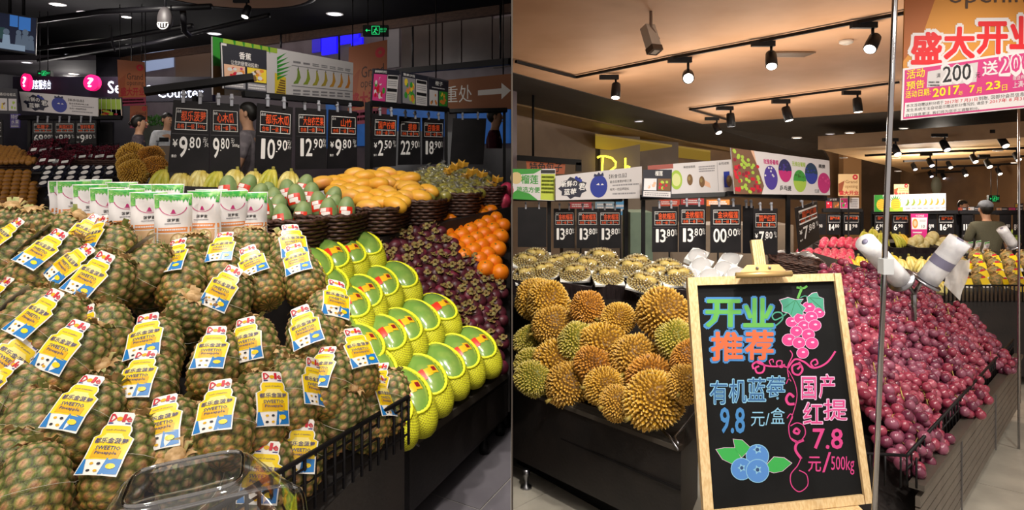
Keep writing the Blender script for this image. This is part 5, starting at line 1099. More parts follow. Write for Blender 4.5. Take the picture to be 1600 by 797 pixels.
# ------------------------------------------------------------------ people
def skin_mesh(name, pts, edges, root=0, sub=1):
    me = bpy.data.meshes.new(name); me.from_pydata([p[0] for p in pts], edges, []); o = bpy.data.objects.new(name, me); COL.objects.link(o)
    md = o.modifiers.new('skin', 'SKIN'); md.use_smooth_shade = True; sv = me.skin_vertices[0].data
    for i, p in enumerate(pts): r = p[1]; sv[i].radius = r if isinstance(r, tuple) else (r, r); sv[i].use_root = i == root
    ss = o.modifiers.new('sub', 'SUBSURF'); ss.levels = ss.render_levels = sub
    dg = bpy.context.evaluated_depsgraph_get(); dg.update(); out = bpy.data.meshes.new_from_object(o.evaluated_get(dg)); bpy.data.objects.remove(o); bpy.data.meshes.remove(me); out.name = name
    out.polygons.foreach_set('use_smooth', [True] * len(out.polygons)); return out
m_skinp = mat('skin', 'd4a484', .5, 'c89676', 8, sss=.05); m_hair = mat('hair_black', '17130f', .5); m_eye = mat('eye_white', 'e4dcd6', .3)
def person(loc, yaw, h, shirt, trousers, label, hair='short', cap=None, lean=0, arms=((.10, -.08), (.10, -.08)), sit=False, stripes=None):
    k = h / 1.75; L = lean; V3 = lambda x, y, z: (x * k, (y - L * max(0, z - .95)) * k, z * k)
    pts = [(V3(0, 0, .96), (.15 * k, .105 * k)), (V3(0, 0, 1.12), (.135 * k, .095 * k)), (V3(0, 0, 1.33), (.165 * k, .105 * k)), (V3(0, 0, 1.44), (.07 * k, .06 * k)), (V3(0, -.01, 1.51), .046 * k), (V3(0, -.03, 1.585), (.066 * k, .082 * k)), (V3(0, -.02, 1.67), (.077 * k, .095 * k)), (V3(0, -.01, 1.735), (.045 * k, .055 * k))]
    ed = [(i, i + 1) for i in range(7)]; sl = []; tr = []; leg_top = (0, -.28, .55) if sit else None
    for s, (out, fwd) in zip((-1, 1), arms):
        b = len(pts); sh = V3(s * .19, 0, 1.40); el = V3(s * (.23 + out * .3), fwd * .4, 1.12); wr = V3(s * (.23 + out), fwd - .06 + (-.25 if sit else 0), .90 if not sit else 1.02); wv = Vector(wr); dirn = (wv - Vector(el)).normalized()
        pts += [(sh, .062 * k), (el, .045 * k), (wr, .030 * k), (tuple(wv + dirn * .05 * k), (.042 * k, .022 * k))]; ed += [(2, b), (b, b + 1), (b + 1, b + 2), (b + 2, b + 3)]
        for f in range(4):
            q = wv + dirn * (.09 * k) + Vector(((f - 1.5) * .018 * k, 0, 0)); t = q + dirn * (.055 - .006 * abs(f - 1)) * k + Vector((0, -.015 * k, 0)); pts += [(tuple(q), .010 * k), (tuple(t), .008 * k)]; n = len(pts); ed += [(b + 3, n - 2), (n - 2, n - 1)]
        q = wv + dirn * .06 * k + Vector((-s * .045 * k, -.01, 0)); pts.append((tuple(q), .011 * k)); ed.append((b + 3, len(pts) - 1)); sl.append((sh, el, wr))
    for s in (-1, 1):
        b = len(pts); hp = V3(s * .095, 0, .90); kn = V3(s * .10, -.42 if sit else -.02, .52 if not sit else .80); an = V3(s * .10, -.42 if sit else .03, .09 if not sit else .40); to = V3(s * .12, (-.42 if sit else .03) - .16, .035 if not sit else .34)
        pts += [(hp, .092 * k), (kn, .06 * k), (an, .042 * k), (to, (.042 * k, .03 * k))]; ed += [(0, b), (b, b + 1), (b + 1, b + 2), (b + 2, b + 3)]; tr.append((hp, kn, an))
    me = skin_mesh('person', pts, ed); me.materials.append(m_skinp); me.materials.append(m_eye); me.materials.append(m_hair)
    bm = bmesh.new(); bm.from_mesh(me); hd = Vector(V3(0, -.02, 1.645))
    def blob(c, r, mi):
        q = bmesh.ops.create_uvsphere(bm, u_segments=8, v_segments=6, radius=1, matrix=Matrix.Translation(c) @ Matrix.Diagonal((r[0] * k, r[1] * k, r[2] * k, 1)))
        for v in q['verts']:
            for f in v.link_faces: f.material_index = mi; f.smooth = True
    blob(hd + Vector((0, -.098, -.012)) * k, (.014, .02, .022), 0); blob(hd + Vector((0, -.085, -.055)) * k, (.028, .012, .008), 0)
    for s in (-1, 1): blob(hd + Vector((s * .082, .005, -.005)) * k, (.012, .02, .032), 0); blob(hd + Vector((s * .03, -.087, .012)) * k, (.013, .008, .007), 1); blob(hd + Vector((s * .03, -.094, .012)) * k, (.006, .004, .006), 2)
    bm.to_mesh(me); bm.free()
    o = bpy.data.objects.new('person', me); COL.objects.link(o); o.location = loc; o.rotation_euler = (0, 0, yaw); tag(o, label, 'person')
    def cloth(name, pts, ed, m): q = skin_mesh(name, pts, ed); q.materials.append(m); c = bpy.data.objects.new(name, q); COL.objects.link(c); c.parent = o; return c
    sp = [(V3(0, 0, .90), (.172 * k, .125 * k)), (V3(0, 0, 1.12), (.160 * k, .118 * k)), (V3(0, 0, 1.34), (.185 * k, .125 * k)), (V3(0, 0, 1.475), (.085 * k, .075 * k))]; se = [(0, 1), (1, 2), (2, 3)]
    for sh, el, wr in sl: b = len(sp); sp += [(sh, .080 * k), (tuple(Vector(el).lerp(Vector(sh), .1)), .064 * k)]; se += [(2, b), (b, b + 1)]
    cloth('shirt', sp, se, shirt)
    tp = [(V3(0, 0, .95), (.165 * k, .12 * k))]; te = []
    for hp, kn, an in tr: b = len(tp); tp += [(hp, .108 * k), (kn, .078 * k), (tuple(Vector(an) + Vector((0, 0, .03))), .062 * k)]; te += [(0, b), (b, b + 1), (b + 1, b + 2)]
    cloth('trousers', tp, te, trousers)
    hm = MB(); c = hd + Vector((0, .014, .022)) * k
    hm.ball(c, .089 * k, .108 * k, .108 * k, m_hair, 16, 12, lambda d: 1 if (d.z > .35 or d.y > .12) else .74)
    if cap: hm.obj('hair', o); hm = MB(); c = hd + Vector((0, .012, .05)) * k; hm.ball(c, .096 * k, .114 * k, .09 * k, cap, 16, 10, lambda d: 1 if d.z > -.1 else .85)
    if hair == 'tied' and not cap: hm.ball(c + Vector((0, .10, -.03)) * k, .035 * k, .035 * k, .035 * k, m_hair, 8, 6)
    hm.obj('cap' if cap else 'hair', o)
    if cap: b = MB(); b.ball(c + Vector((0, -.10, -.012)) * k, .07 * k, .06 * k, .008 * k, cap, 12, 6); b.obj('cap_brim', bpy.data.objects[o.children[-1].name])
    for s in (0, 1): hp, kn, an = tr[s]; b = MB(); b.ball(Vector(an) + Vector((0, -.06, -.045)) * k, .05 * k, .125 * k, .045 * k, m_hair, 10, 6); b.obj('shoe', o)
    return o
def stand_at(px, d, side): return Vector((P(px, 0, d).x, d, floor_z(side, d)))
cl = lambda n, c='808080', c2=None, ns=20, w=False: mat('cloth_' + n, c, .8, c2, ns, wood=w)
person(stand_at(216, 8.3, -1), radians(115), 1.52, cl('taupe', '5c5058', '4c424a'), cl('dark', '26242a'), 'person with dark tied hair in a taupe top, walking right before the service counter', 'tied')
person(stand_at(259, 10.0, -1) - Z * .05, radians(60), 1.62, cl('white', 'd8dade', 'c4c8ce'), cl('navy', '22242e'), 'person in a white shirt sitting at a laptop behind the service counter', 'short', None, .05, sit=True)
person(stand_at(389, 6.2, -1), radians(-80), 1.62, cl('grey', '8c8488', '766e74'), cl('dark', '26242a'), 'person in a grey shirt in profile between the price cards', 'short')
p_ = stand_at(780, 7.6, -1); p_.x = -.21; person(p_, radians(85), 1.60, cl('maroon', '5c1c30', '4c1626'), cl('dark', '26242a'), 'person in a maroon top at the partition, right of the blank price card', 'short', arms=((.03, -.04), (.03, -.04)))
person(stand_at(1546, 8.3, 1), radians(172), 1.56, cl('striped', '6f6c56', '4e4c3e', 30, (40, 40, 1)), cl('khaki', '6a6456'), 'person in a grey cap and striped olive shirt, seen from behind over the pineapples', 'short', cl('cap_grey', '7c7f86', '6a6d74'), .12, ((.12, -.05), (.16, -.16)))
person(stand_at(1504, 13.0, 1), radians(20), 1.66, cl('white'), cl('navy'), 'dark haired person in a white top far back, left of the capped person')
c = P(256, 221, 9.6); mb = MB(); mb.box((-.07, 0, 0), (.07, .01, .06), black); o = mb.obj('laptop'); o.location = c; tag(o, 'dark laptop open before the worker in white', 'laptop'); mb = MB(); mb.box((-.07, -.09, -.006), (.07, .0, .004), black); mb.obj('keyboard_base', o)
# ------------------------------------------------------------------ right shop: durians
PR = Plane((1040, 640, 2.72), (830, 600, 3.38), (820, 455, 3.95))
DUR = [(820, 468, 70, 0), (857, 472, 72, 0), (919, 482, 58, 3), (966, 500, 56, 0), (1038, 492, 84, 1), (863, 508, 62, 1), (815, 532, 52, 2), (1056, 532, 68, 2), (905, 537, 70, 2), (946, 545, 84, 0), (992, 560, 74, 1), (834, 572, 60, 2), (874, 582, 84, 0), (1020, 592, 78, 3), (1021, 626, 94, 0), (946, 618, 66, 0), (890, 614, 72, 1), (834, 604, 60, 2), (1072, 600, 60, 1), (1078, 560, 60, 3), (930, 585, 66, 3), (965, 630, 56, 1), (810, 592, 50, 0)]
pos = relax([PR.at(x, y - (12 if y > 575 and x < 960 else 0)) for x, y, w, k in DUR], [.095] * len(DUR), 30, .22)
pxs = [pix(p) for p in pos]; rr = rows_of(pxs, 4); rng = random.Random(11)
for p, (x, y, w, k), (r, j, n) in zip(pos, DUR, rr):
    a = Vector((rng.uniform(-1, 1), -rng.uniform(.2, 1.0), rng.uniform(-.5, .6))); q = w * p.y / 1000 / .225
    p.x = max(p.x, .004 + .118 * q)
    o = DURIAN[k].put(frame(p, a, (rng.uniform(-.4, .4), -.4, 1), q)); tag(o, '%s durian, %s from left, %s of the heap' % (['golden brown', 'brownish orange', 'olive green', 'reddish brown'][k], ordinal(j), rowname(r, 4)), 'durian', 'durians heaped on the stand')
def belowR(p, h): return Vector((p.x, p.y, floor_z(1, p.y) + h))
R0, R1 = P(800, 607, 3.43), P(1064, 702, 2.57); R0.x = .006
q = [R0, R1, R1 + Vector((.25, .35, .02)), R0 + Vector((1.2, 1.1, .3)), R0 + Vector((0, 1.0, .35))]
q = [R0 - Z * .01, R1 - Z * .01, P(1090, 660, 2.95) - Z * .06, P(1090, 520, 3.5) - Z * .12, P(800, 500, 4.08) - Z * .12]; q[4].x = .008; R0.x = .026
mb = MB(); mb.hexa([belowR(p, .13) for p in q], q, dark); ds = tag(mb.obj('durian_stand', None, belowR(R0, .13)), 'low dark stand with heaped durians', 'stand'); o0 = belowR(R0, .13)
g1 = (R1 - R0); mb = MB(); up_ = Vector((0, 0, 1))
mb.bar(R0 + Z * .004 - o0, R1 + Z * .004 - o0, .035, .02, MATS['ledge_edge']); mb.obj('front_ledge', ds)
mb = MB(); mb.bar(R0.lerp(R1, .02) - Z * .16 - o0 + Vector((-.006, -.006, 0)), R1 - Z * .16 - o0 + Vector((-.006, -.006, 0)), .004, .008, black); mb.obj('panel_joint', ds)
mb = MB(); t = Vector((-.5, -.87, 0)) * .012
mb.hexa([R0.lerp(R1, .42) - o0 + t, R1 - o0 + t, R1 - o0 + t * 1.3, R0.lerp(R1, .42) - o0 + t * 1.3], [R0.lerp(R1, .42) - o0 + t + Z * .05, R1.lerp(R0, .1) - o0 + t + Z * .06, R1.lerp(R0, .1) - o0 + t * 1.3 + Z * .06, R0.lerp(R1, .42) - o0 + t * 1.3 + Z * .05], clear_mat('acrylic', 'dfe2e4', .16)); mb.obj('acrylic_lip', ds)
mb = MB(); mb.tube([P(1026, 664, 2.72) - o0, P(1045, 681, 2.62) - o0, P(1060, 703, 2.54) - o0], .005, steel, 6); mb.tube([P(1090, 640, 2.75) - o0, P(1054, 683, 2.60) - o0, P(1060, 694, 2.55) - o0], .005, steel, 6); mb.obj('chrome_bracket', ds)
mb = MB(); mb.tube([P(862, 622, 3.22) - o0, P(888, 650, 3.1) - o0], .006, steel, 6); mb.obj('chrome_bracket', ds)
mb = MB(); q = [R0 + Vector((0, .25, 0)), R1 + Vector((-.05, .25, 0)), R1 + Vector((.08, .5, 0)), R0 + Vector((0, .45, 0))]; mb.hexa([belowR(p, -.001) - o0 for p in q], [belowR(p, .14) - o0 for p in q], black); mb.obj('plinth', ds)
c = P(823, 752, 3.2); mb = MB(); mb.lathe([(.03, 0), (.03, .012), (.012, .02), (.012, .06), (.02, .07), (.02, .1)], steel, 12, Matrix.Translation(belowR(Vector((c.x, 3.35, 0)), 0) - o0)); mb.obj('steel_foot', ds)
# crates with halved durians under film
m_crate = mat('crate_plastic', '231c1e', .4, '2c2426', 20)
def crate(w, d, h):
    b = MB(); b.box((-w / 2, -d / 2, 0), (w / 2, d / 2, .006), m_crate)
    for s in (-1, 1): b.box((-w / 2, s * d / 2 - .004, 0), (w / 2, s * d / 2 + .004, h), m_crate); b.box((s * w / 2 - .004, -d / 2, 0), (s * w / 2 + .004, d / 2, h), m_crate)
    rim = MB(); rim.tube([(x, y, h) for x, y in rect(-w / 2, -d / 2, w / 2, d / 2)], .008, m_crate, 6, True)
    rb = MB(); [rb.bar((-w / 2 + w * (k + .5) / 9, -d / 2 - .006, .01), (-w / 2 + w * (k + .5) / 9, -d / 2 - .006, h - .01), .012, .006, m_crate) for k in range(9)]
    return Proto('plastic_crate', b, [Proto('rim', rim), Proto('rib', rb)])
CRATE = crate(.30, .42, .11)
C0, C1 = P(800, 460, 4.15), P(1110, 474, 3.62); C0.x = .008
for k in range(5):
    c = C0.lerp(C1, (k + .5) / 4.2) + Vector((.04, .2, 0)); c.x = max(c.x, .20); tag(CRATE.put(frame(c, C1 - C0, (0, -.12, 1), .86)), 'black plastic crate of durian pieces behind the durian heap, %s from the left' % ordinal(k), 'crate', 'crates behind the durian heap')
q = [C0 - Z * .005, C1 - Z * .005 + (C1 - C0) * .1, P(1120, 440, 4.5) - Z * .06, P(800, 430, 4.9) - Z * .06]; q[3].x = .006
mb = MB(); mb.hexa([belowR(p, .05) for p in q], q, dark); tag(mb.obj('crate_shelf', None, belowR(q[0], .05)), 'dark shelf under the crates of halved durians', 'shelf')
m_flesh = mat('durian_flesh', 'e6cf82', .4, 'dcbc5c', 14, sss=.1); m_foam = mat('foam_tray', 'ececea', .6)
def half_durian():
    t = MB(); t.box((-.085, -.06, 0), (.085, .06, .012), m_foam)
    sh = MB(); b0, b1, b2 = lin('a07e34'), lin('b0924a'), lin('faecb4')
    for d in fib(300):
        if d.z < -.25: continue
        p = Vector((d.x * .08, d.y * .055, .015 + max(0, d.z) * .05)); n = Vector((d.x, d.y * 1.3, max(.05, d.z) * 1.4)).normalized(); x = n.orthogonal().normalized(); y = n.cross(x); w = .008
        if d.z > .45 and abs(d.y) < .30: continue
        sh.add([p + x * w, p + y * w, p - x * w, p - y * w, p + n * .014], [(0, 1, 4), (1, 2, 4), (2, 3, 4), (3, 0, 4)], m_dur, False, [b0, b0, b0, b0, b2])
    fl = MB(); fl.ball((-.024, 0, .046), .034, .021, .026, m_flesh, 12, 8); fl.ball((.026, .002, .046), .036, .020, .025, m_flesh, 12, 8)
    fi = MB(); fi.ball((0, 0, .006), .094, .070, .078, clear_mat('thin_film', refl=.05), 16, 8, lambda d: 1 if d.z > 0 else .9)
    return Proto('durian_pack', t, [Proto('husk', sh), Proto('flesh', fl), Proto('film_wrap', fi)])
HD = half_durian()
PK = [(812, 402), (838, 394), (891, 400), (940, 398), (994, 405), (1043, 412), (812, 422), (849, 416), (899, 419), (949, 424), (986, 412), (1022, 421), (1006, 434), (918, 408), (868, 406), (1058, 424)]
for i, (x, y) in enumerate(PK):
    p = P(x, y, 4.15 + (430 - y) * .012 - (x - 800) * .0018); p.x = max(p.x, .10)
    tag(HD.put(frame(p - Z * .05, (1, random.uniform(-.5, .5), 0), (random.uniform(-.2, .2), -.6, 1), 1.3 if i == 3 else 1.12)), 'film-wrapped durian half on a foam tray, %s from the left in the crates' % ordinal(sorted(q[0] + q[1] * .001 for q in PK).index(x + y * .001)), 'durian', 'wrapped durian halves in the crates')
WT = MB(); WT.box((-.09, -.055, 0), (.09, .055, .03), m_foam); WTF = MB(); WTF.ball((0, 0, .018), .098, .060, .032, clear_mat('plastic_film_white', 'e8eaee', .10, .40), 14, 8); WTP = Proto('wrapped_tray', WT, [Proto('film_wrap', WTF)])
for k, (x, y) in enumerate([(1072, 428), (1094, 412), (1108, 430), (1130, 418), (1150, 428), (1088, 398), (1140, 402)]):
    p = P(x, y, 3.75 + (430 - y) * .012); tag(WTP.put(frame(p - Z * .03, (.55, .8, .25), (.1, -.5, 1), 1.0)), 'white film-wrapped foam tray right of the durian halves, %s from the left' % ordinal(sorted([1072, 1094, 1108, 1130, 1150, 1088, 1140]).index(x)), 'tray', 'white wrapped trays')
B = basket(.30, .24, .10); tag(B.put(frame(P(1252, 428, 3.9) + Vector((0, .1, -.02)), (1, -.3, -.1), (.1, -.1, 1), .9)), 'brown wicker basket behind the chalkboard clip, left of the grapes', 'basket')
for k, (x, y) in enumerate([(1222, 400), (1238, 408), (1255, 402), (1270, 412)]): tag(Proto('wrapped_tray', WT, [Proto('film_wrap', WTF)]).put(frame(P(x, y, 4.3), (1, .3, -.1), (0, -.4, 1), .7)), 'white wrapped tray behind the wicker basket near the grapes, %s from the left' % ordinal(k), 'tray', 'white trays near the grapes')
# ------------------------------------------------------------------ grapes
PG = Plane((1400, 735, 2.34), (1570, 548, 4.15), (1340, 442, 3.9))
T0, T1 = Vector((1.46, 2.31, 0)), Vector((3.50, 4.42, 0)); T0.z = floor_z(1, T0.y) + .45; T1.z = floor_z(1, T1.y) + .45
BUN = [grape_bunch(s, .0205) for s in range(40, 52)]
poly = [(1296, 440), (1352, 436), (1402, 446), (1448, 452), (1478, 490), (1502, 502), (1545, 524), (1560, 548), (1535, 585), (1475, 650), (1412, 715), (1372, 728), (1338, 722), (1322, 660), (1306, 560), (1292, 500)]
pts = fill(PG, poly, .145, .18, .0, .80); rng = random.Random(3)
for i, p in enumerate(p for p in pts if p.y > 2.60 or pix(p)[0] > 1376):
    a = Vector((rng.uniform(-.3, 1), -1, rng.uniform(-.5, 0))); tag(BUN[i % 12].put(frame(p + PG.n * rng.uniform(-.02, .03), a, PG.n + Vector((rng.uniform(-.25, .25), rng.uniform(-.3, .1), 0)), 1.10)), *(lambda w: ('bunch of red grapes %s of the heap, %s of the chrome post' % w, 'grapes', 'grape bunches %s, %s of the post' % w))((('at the back' if pix(p)[1] < 520 else 'in the middle' if pix(p)[1] < 610 else 'at the front'), 'left' if pix(p)[0] < CX + (pix(p)[1] * -.04 + 598) else 'right')))
nrm = Vector((T1.y - T0.y, T0.x - T1.x, 0)).normalized(); nrm = nrm if nrm.x > 0 else -nrm
m_groove = mat('panel_grooved', '5c554e', .4, '665f57', 10)
BL, BKR = Vector((.62, 2.75, 0)), Vector((1.9, 5.2, 0)); F0 = Vector((1.05, 2.38, 0))
xy = [T0, T1, Vector((3.0, 4.9, 0)), Vector((2.08, 4.42, 0)), Vector((1.35, 3.25, 0)), F0]
mb = MB(); mb.hexa([belowR(p, .12) for p in xy], [Vector((p.x, p.y, min(zplane(PG, p.x, p.y, -.13), belowR(p, .46).z if p in (T0, T1) else 9))) for p in xy], dark); gs = tag(mb.obj('grape_stand', None, belowR(T0, .12)), 'dark stand heaped with red grapes, grooved side panel along the tiled aisle', 'stand'); o0 = belowR(T0, .12)
for k in range(7):
    h = .15 + .042 * k; mb = MB(); mb.bar(belowR(T0, h) - o0 + nrm * .004, belowR(T1, h) - o0 + nrm * .004, .016, .036, m_groove); mb.obj('groove_board', gs)
for t in (.26, .60): p = T0.lerp(T1, t); mb = MB(); mb.bar(belowR(p, .12) - o0 + nrm * .016, belowR(p, .46) - o0 + nrm * .016, .006, .006, steel, nrm); mb.obj('steel_edge', gs)
mb = MB(); mb.bar(belowR(T0, .455) - o0, belowR(T1, .455) - o0, .05, .02, MATS['ledge_edge']); mb.obj('top_ledge', gs)
mb = MB(); q = [T0 - nrm * .12, T1 - nrm * .12, T1 - nrm * .4, T0 - nrm * .35]; mb.hexa([belowR(p, -.001) - o0 for p in q], [belowR(p, .13) - o0 for p in q], black); mb.obj('plinth', gs)
off = o0; fo = MB().tube([belowR(T0 - nrm * .03, .56) - off, belowR(T1 - nrm * .03, .56) - off], .007, black, 6).obj('wire_fence', gs)
for k in range(44):
    p = T0.lerp(T1, k / 43) - nrm * .03; MB().tube([belowR(p, .455) - off, belowR(p, .565) - off], .004, black, 5).obj('upright', fo)
MB().tube([belowR(T0 - nrm * .03, .51) - off, belowR(T1 - nrm * .03, .51) - off], .004, black, 5).obj('wire', fo)
MB().tube([belowR(T0 - nrm * .03, .56) - off, belowR(F0, .56) - off], .006, black, 6).obj('front_rail', fo)
for k in range(8): p = T0.lerp(F0, k / 8); MB().tube([belowR(p, .45) - off, belowR(p, .56) - off], .004, black, 5).obj('upright', fo)
# ------------------------------------------------------------------ chalkboard on its easel
QE = [(1100, 811), (1359, 783), (1310, 429), (1074, 436)]; dE = [2.2, 2.2, 2.42, 2.42]
fE = Face(*[P(x, y, d) for (x, y), d in zip(QE, dE)])
m_pinew = mat('pine_wood', 'e0c596', .55, 'cfae7c', 8, wood=(20, 20, 3)); m_chalk = mat('chalkboard', '0b0c0e', .75, '111214', 5, bump=.03, spec=.2)
es = MB(); slab(es, fE, m_chalk, .012); es_o = es.obj('chalkboard', None, fE.c[0]); o0 = fE.c[0].copy(); tag(es_o, 'tall chalkboard on a pine easel with drawn grapes and blueberries', 'chalkboard')
gE = lambda u, v, lift=0: fE(u, v, lift) - o0
def framebar(u0, v0, u1, v1): MB().hexa([gE(u, v, -.016) for u, v in rect(u0, v0, u1, v1)], [gE(u, v, .016) for u, v in rect(u0, v0, u1, v1)], m_pinew).obj('frame_rail', es_o)
framebar(-.005, -.005, .055, 1.005); framebar(.962, -.005, 1.005, 1.005); framebar(.055, .968, .955, 1.005); framebar(.055, -.005, .955, .032)
for u in (.06, .80): 
    b = gE(u, .0, -.02); MB().bar(b + Vector((0, .01, 0)), Vector((b.x, b.y - .05, floor_z(1, 2.15) - o0.z + .0)), .035, .03, m_pinew, Vector((0, 1, 0))).obj('leg', es_o)
MB().bar(gE(.45, -.03, .02), gE(.92, -.03, .02), .05, .03, m_pinew).obj('bottom_ledge', es_o)
MB().bar(gE(.5, 1.0, -.03), Vector((gE(.5, 0).x, .75, floor_z(1, 3.0) - o0.z)), .035, .03, m_pinew, Vector((0, 1, 0))).obj('rear_leg', es_o)
def E(px, py):                                                     # picture point of the chalk drawing to board coordinates
    u, v = .5, .5
    for _ in range(12):
        a = [QE[0][i] * (1 - u) * (1 - v) + QE[1][i] * u * (1 - v) + QE[2][i] * u * v + QE[3][i] * (1 - u) * v for i in (0, 1)]
        u += (px - a[0]) / 250; v -= (py - a[1]) / 362
    return u, v
mE = lambda x, y, lift=0: gE(*E(x, -y), lift)
c_lb, c_gr, c_or, c_bl, c_pk, c_tl, c_gy = [mat('chalk_' + n, c, .7, emit=.0) for n, c in (('pale_blue', '7fb4d4'), ('green', '569e46'), ('orange_red', 'c85e36'), ('blue', '3878b4'), ('pink', 'c83a80'), ('teal', '3f8f78'), ('lilac', 'd8b4d4'))]
pr = MB(); tk = lambda t, x0, y0, x1, y1, m, lift=.0015, b=0.0: pr.text(mE, t, x0, -y1, x1, -y0, m, lift, b, res=2)
for t, x0, y0, x1, y1, m in (('开', 1104, 472, 1157, 516, c_gr), ('业', 1163, 470, 1208, 516, c_gr), ('推', 1113, 526, 1160, 571, c_or), ('荐', 1166, 523, 1208, 569, c_or)):
    tk(t, x0 - 2, y0 - 2, x1 + 2, y1 + 2, c_bl, .0012, .085); tk(t, x0, y0, x1, y1, m, .0020, .045)
for k, (x, y) in enumerate([(1138, 540), (1146, 540), (1138, 550), (1147, 551), (1139, 560), (1148, 561)]): pr.pr(mE, [(a, -b) for a, b in ellipse(x, y, 1.3, 1.3, 6)], m_blk, .0026)
def outlined(t, x0, y0, x1, y1, a, b, w=.05): tk(t, x0, y0, x1, y1, a, .0012, w); tk(t, x0 + .5, y0 + .5, x1 - .5, y1 - .5, b, .0020, .005)
for i, ch in enumerate('有机蓝莓'): outlined(ch, 1110 + i * 30 - (i > 1), 604 - i * 2.6, 1137 + i * 30, 640 - i * 2.4, c_lb, mat('chalk_deep_blue', '2a5a8c', .7))
tk('9.8', 1126, 646, 1164, 684, c_bl, .0016, .035); tk('元/', 1174, 652, 1203, 674, c_lb); tk('盒', 1205, 645, 1227, 670, c_lb)
for ch, x0, y0, x1, y1 in (('国', 1253, 597, 1276, 632), ('产', 1281, 593, 1305, 630), ('红', 1256, 637, 1286, 670), ('提', 1288, 632, 1324, 664)): outlined(ch, x0, y0, x1, y1, c_gy, c_pk)
tk('7.8', 1271, 677, 1317, 707, c_pk, .0016, .03); tk('元', 1263, 719, 1283, 741, c_pk, .0016, .015); tk('/', 1285, 712, 1299, 742, c_pk); tk('500kg', 1299, 718, 1335, 745, c_pk, .0016, .005)
def curve(pts, w, m, lift=.0015, k=8):
    out = []
    for i in range(len(pts) - 1):
        p0 = pts[max(0, i - 1)]; p1 = pts[i]; p2 = pts[i + 1]; p3 = pts[min(len(pts) - 1, i + 2)]
        for j in range(k):
            t = j / k; out.append(tuple(.5 * (2 * p1[c] + (p2[c] - p0[c]) * t + (2 * p0[c] - 5 * p1[c] + 4 * p2[c] - p3[c]) * t * t + (3 * p1[c] - p0[c] - 3 * p2[c] + p3[c]) * t ** 3) for c in (0, 1)))
    out.append(pts[-1]); pr.line(mE, [(x, -y) for x, y in out], w, m, lift)
Z7 = lambda x, y: (1070 + x / 3.464, 370 + y / 3.464)
for k, (x, y, r) in enumerate([(672, 395, 30), (728, 428, 27), (580, 480, 27), (628, 460, 30), (685, 452, 30), (645, 503, 28), (705, 500, 30), (605, 533, 28), (670, 552, 30), (565, 582, 32), (620, 598, 30), (690, 600, 30), (640, 655, 28)]):
    cx, cy = Z7(x, y); r *= 1.13 / 3.464; pr.pr(mE, [(a, -b) for a, b in ellipse(cx, cy, r + .7, r * .92 + .7, 18)], c_gy, .0016 + k * .0001); pr.pr(mE, [(a, -b) for a, b in ellipse(cx, cy, r, r * .92, 18)], c_pk, .00165 + k * .0001); pr.pr(mE, [(a, -b) for a, b in ellipse(cx + 1, cy - 1.5, r * .3, r * .18, 8)], c_gy, .0031)
def leaf(pts, m, lift=.0026):
    cx = sum(p[0] for p in pts) / len(pts); cy = sum(p[1] for p in pts) / len(pts)
    for s, mm, l in ((1.06, c_gy, lift), (1, m, lift + .0003)):
        q = [(cx + (x - cx) * s, cy + (y - cy) * s) for x, y in pts]; pr.add([mE(cx, -cy, l)] + [mE(x, -y, l) for x, y in q], [(0, i + 1, (i + 1) % len(q) + 1) for i in range(len(q))], mm)
leaf([Z7(*p) for p in [(515, 355), (560, 340), (600, 352), (640, 350), (625, 375), (655, 400), (640, 420), (640, 440), (610, 430), (585, 455), (565, 430), (530, 420), (530, 385)]], c_tl); leaf([Z7(*p) for p in [(662, 340), (690, 315), (715, 310), (725, 335), (750, 345), (752, 380), (755, 425), (735, 400), (710, 395), (690, 370), (668, 372)]], c_tl)
for a, b in (((600, 352), (575, 440)), ((600, 352), (540, 400)), ((600, 352), (640, 420)), ((675, 340), (740, 400)), ((675, 340), (735, 345))): pr.line(mE, [(Z7(*a)[0], -Z7(*a)[1]), (Z7(*b)[0], -Z7(*b)[1])], .8, mat('chalk_dark_green', '1f6a3c', .7), .0032)
curve([Z7(*p) for p in [(612, 345), (622, 315), (630, 290), (622, 275)]], 4, c_gr, .003); curve([Z7(*p) for p in [(605, 280), (640, 285), (662, 272)]], 3.5, c_gr, .003); curve([Z7(*p) for p in [(625, 340), (650, 330), (672, 338)]], 1.5, c_tl, .003)
curve([Z7(*p) for p in [(455, 532), (490, 505), (530, 465), (525, 430), (495, 425), (475, 445), (490, 468), (530, 450), (552, 430)]], 2.2, c_tl)
for pts, w in (([(375, 745), (370, 720), (400, 703), (432, 725), (425, 760), (395, 765), (385, 740), (405, 728)], 3), ([(385, 705), (440, 725), (500, 730), (545, 720)], 2.5), ([(470, 725), (460, 700), (478, 690), (482, 708)], 1.6), ([(545, 722), (525, 735), (500, 720), (505, 700), (528, 700), (530, 725), (560, 735)], 2), ([(560, 738), (600, 690), (650, 705), (690, 735), (735, 730), (780, 700), (818, 645)], 3), ([(612, 745), (630, 725), (615, 715), (585, 730), (590, 765), (620, 775), (640, 745), (620, 705)], 3.2), ([(700, 735), (685, 710), (710, 690), (722, 712), (705, 722)], 2.6), ([(572, 640), (585, 670), (560, 730), (565, 790)], 1.6)): curve([Z7(*p) for p in pts], w, c_pk)
Z8 = lambda x, y: (1080 + x / 3.852, 590 + y / 3.852)
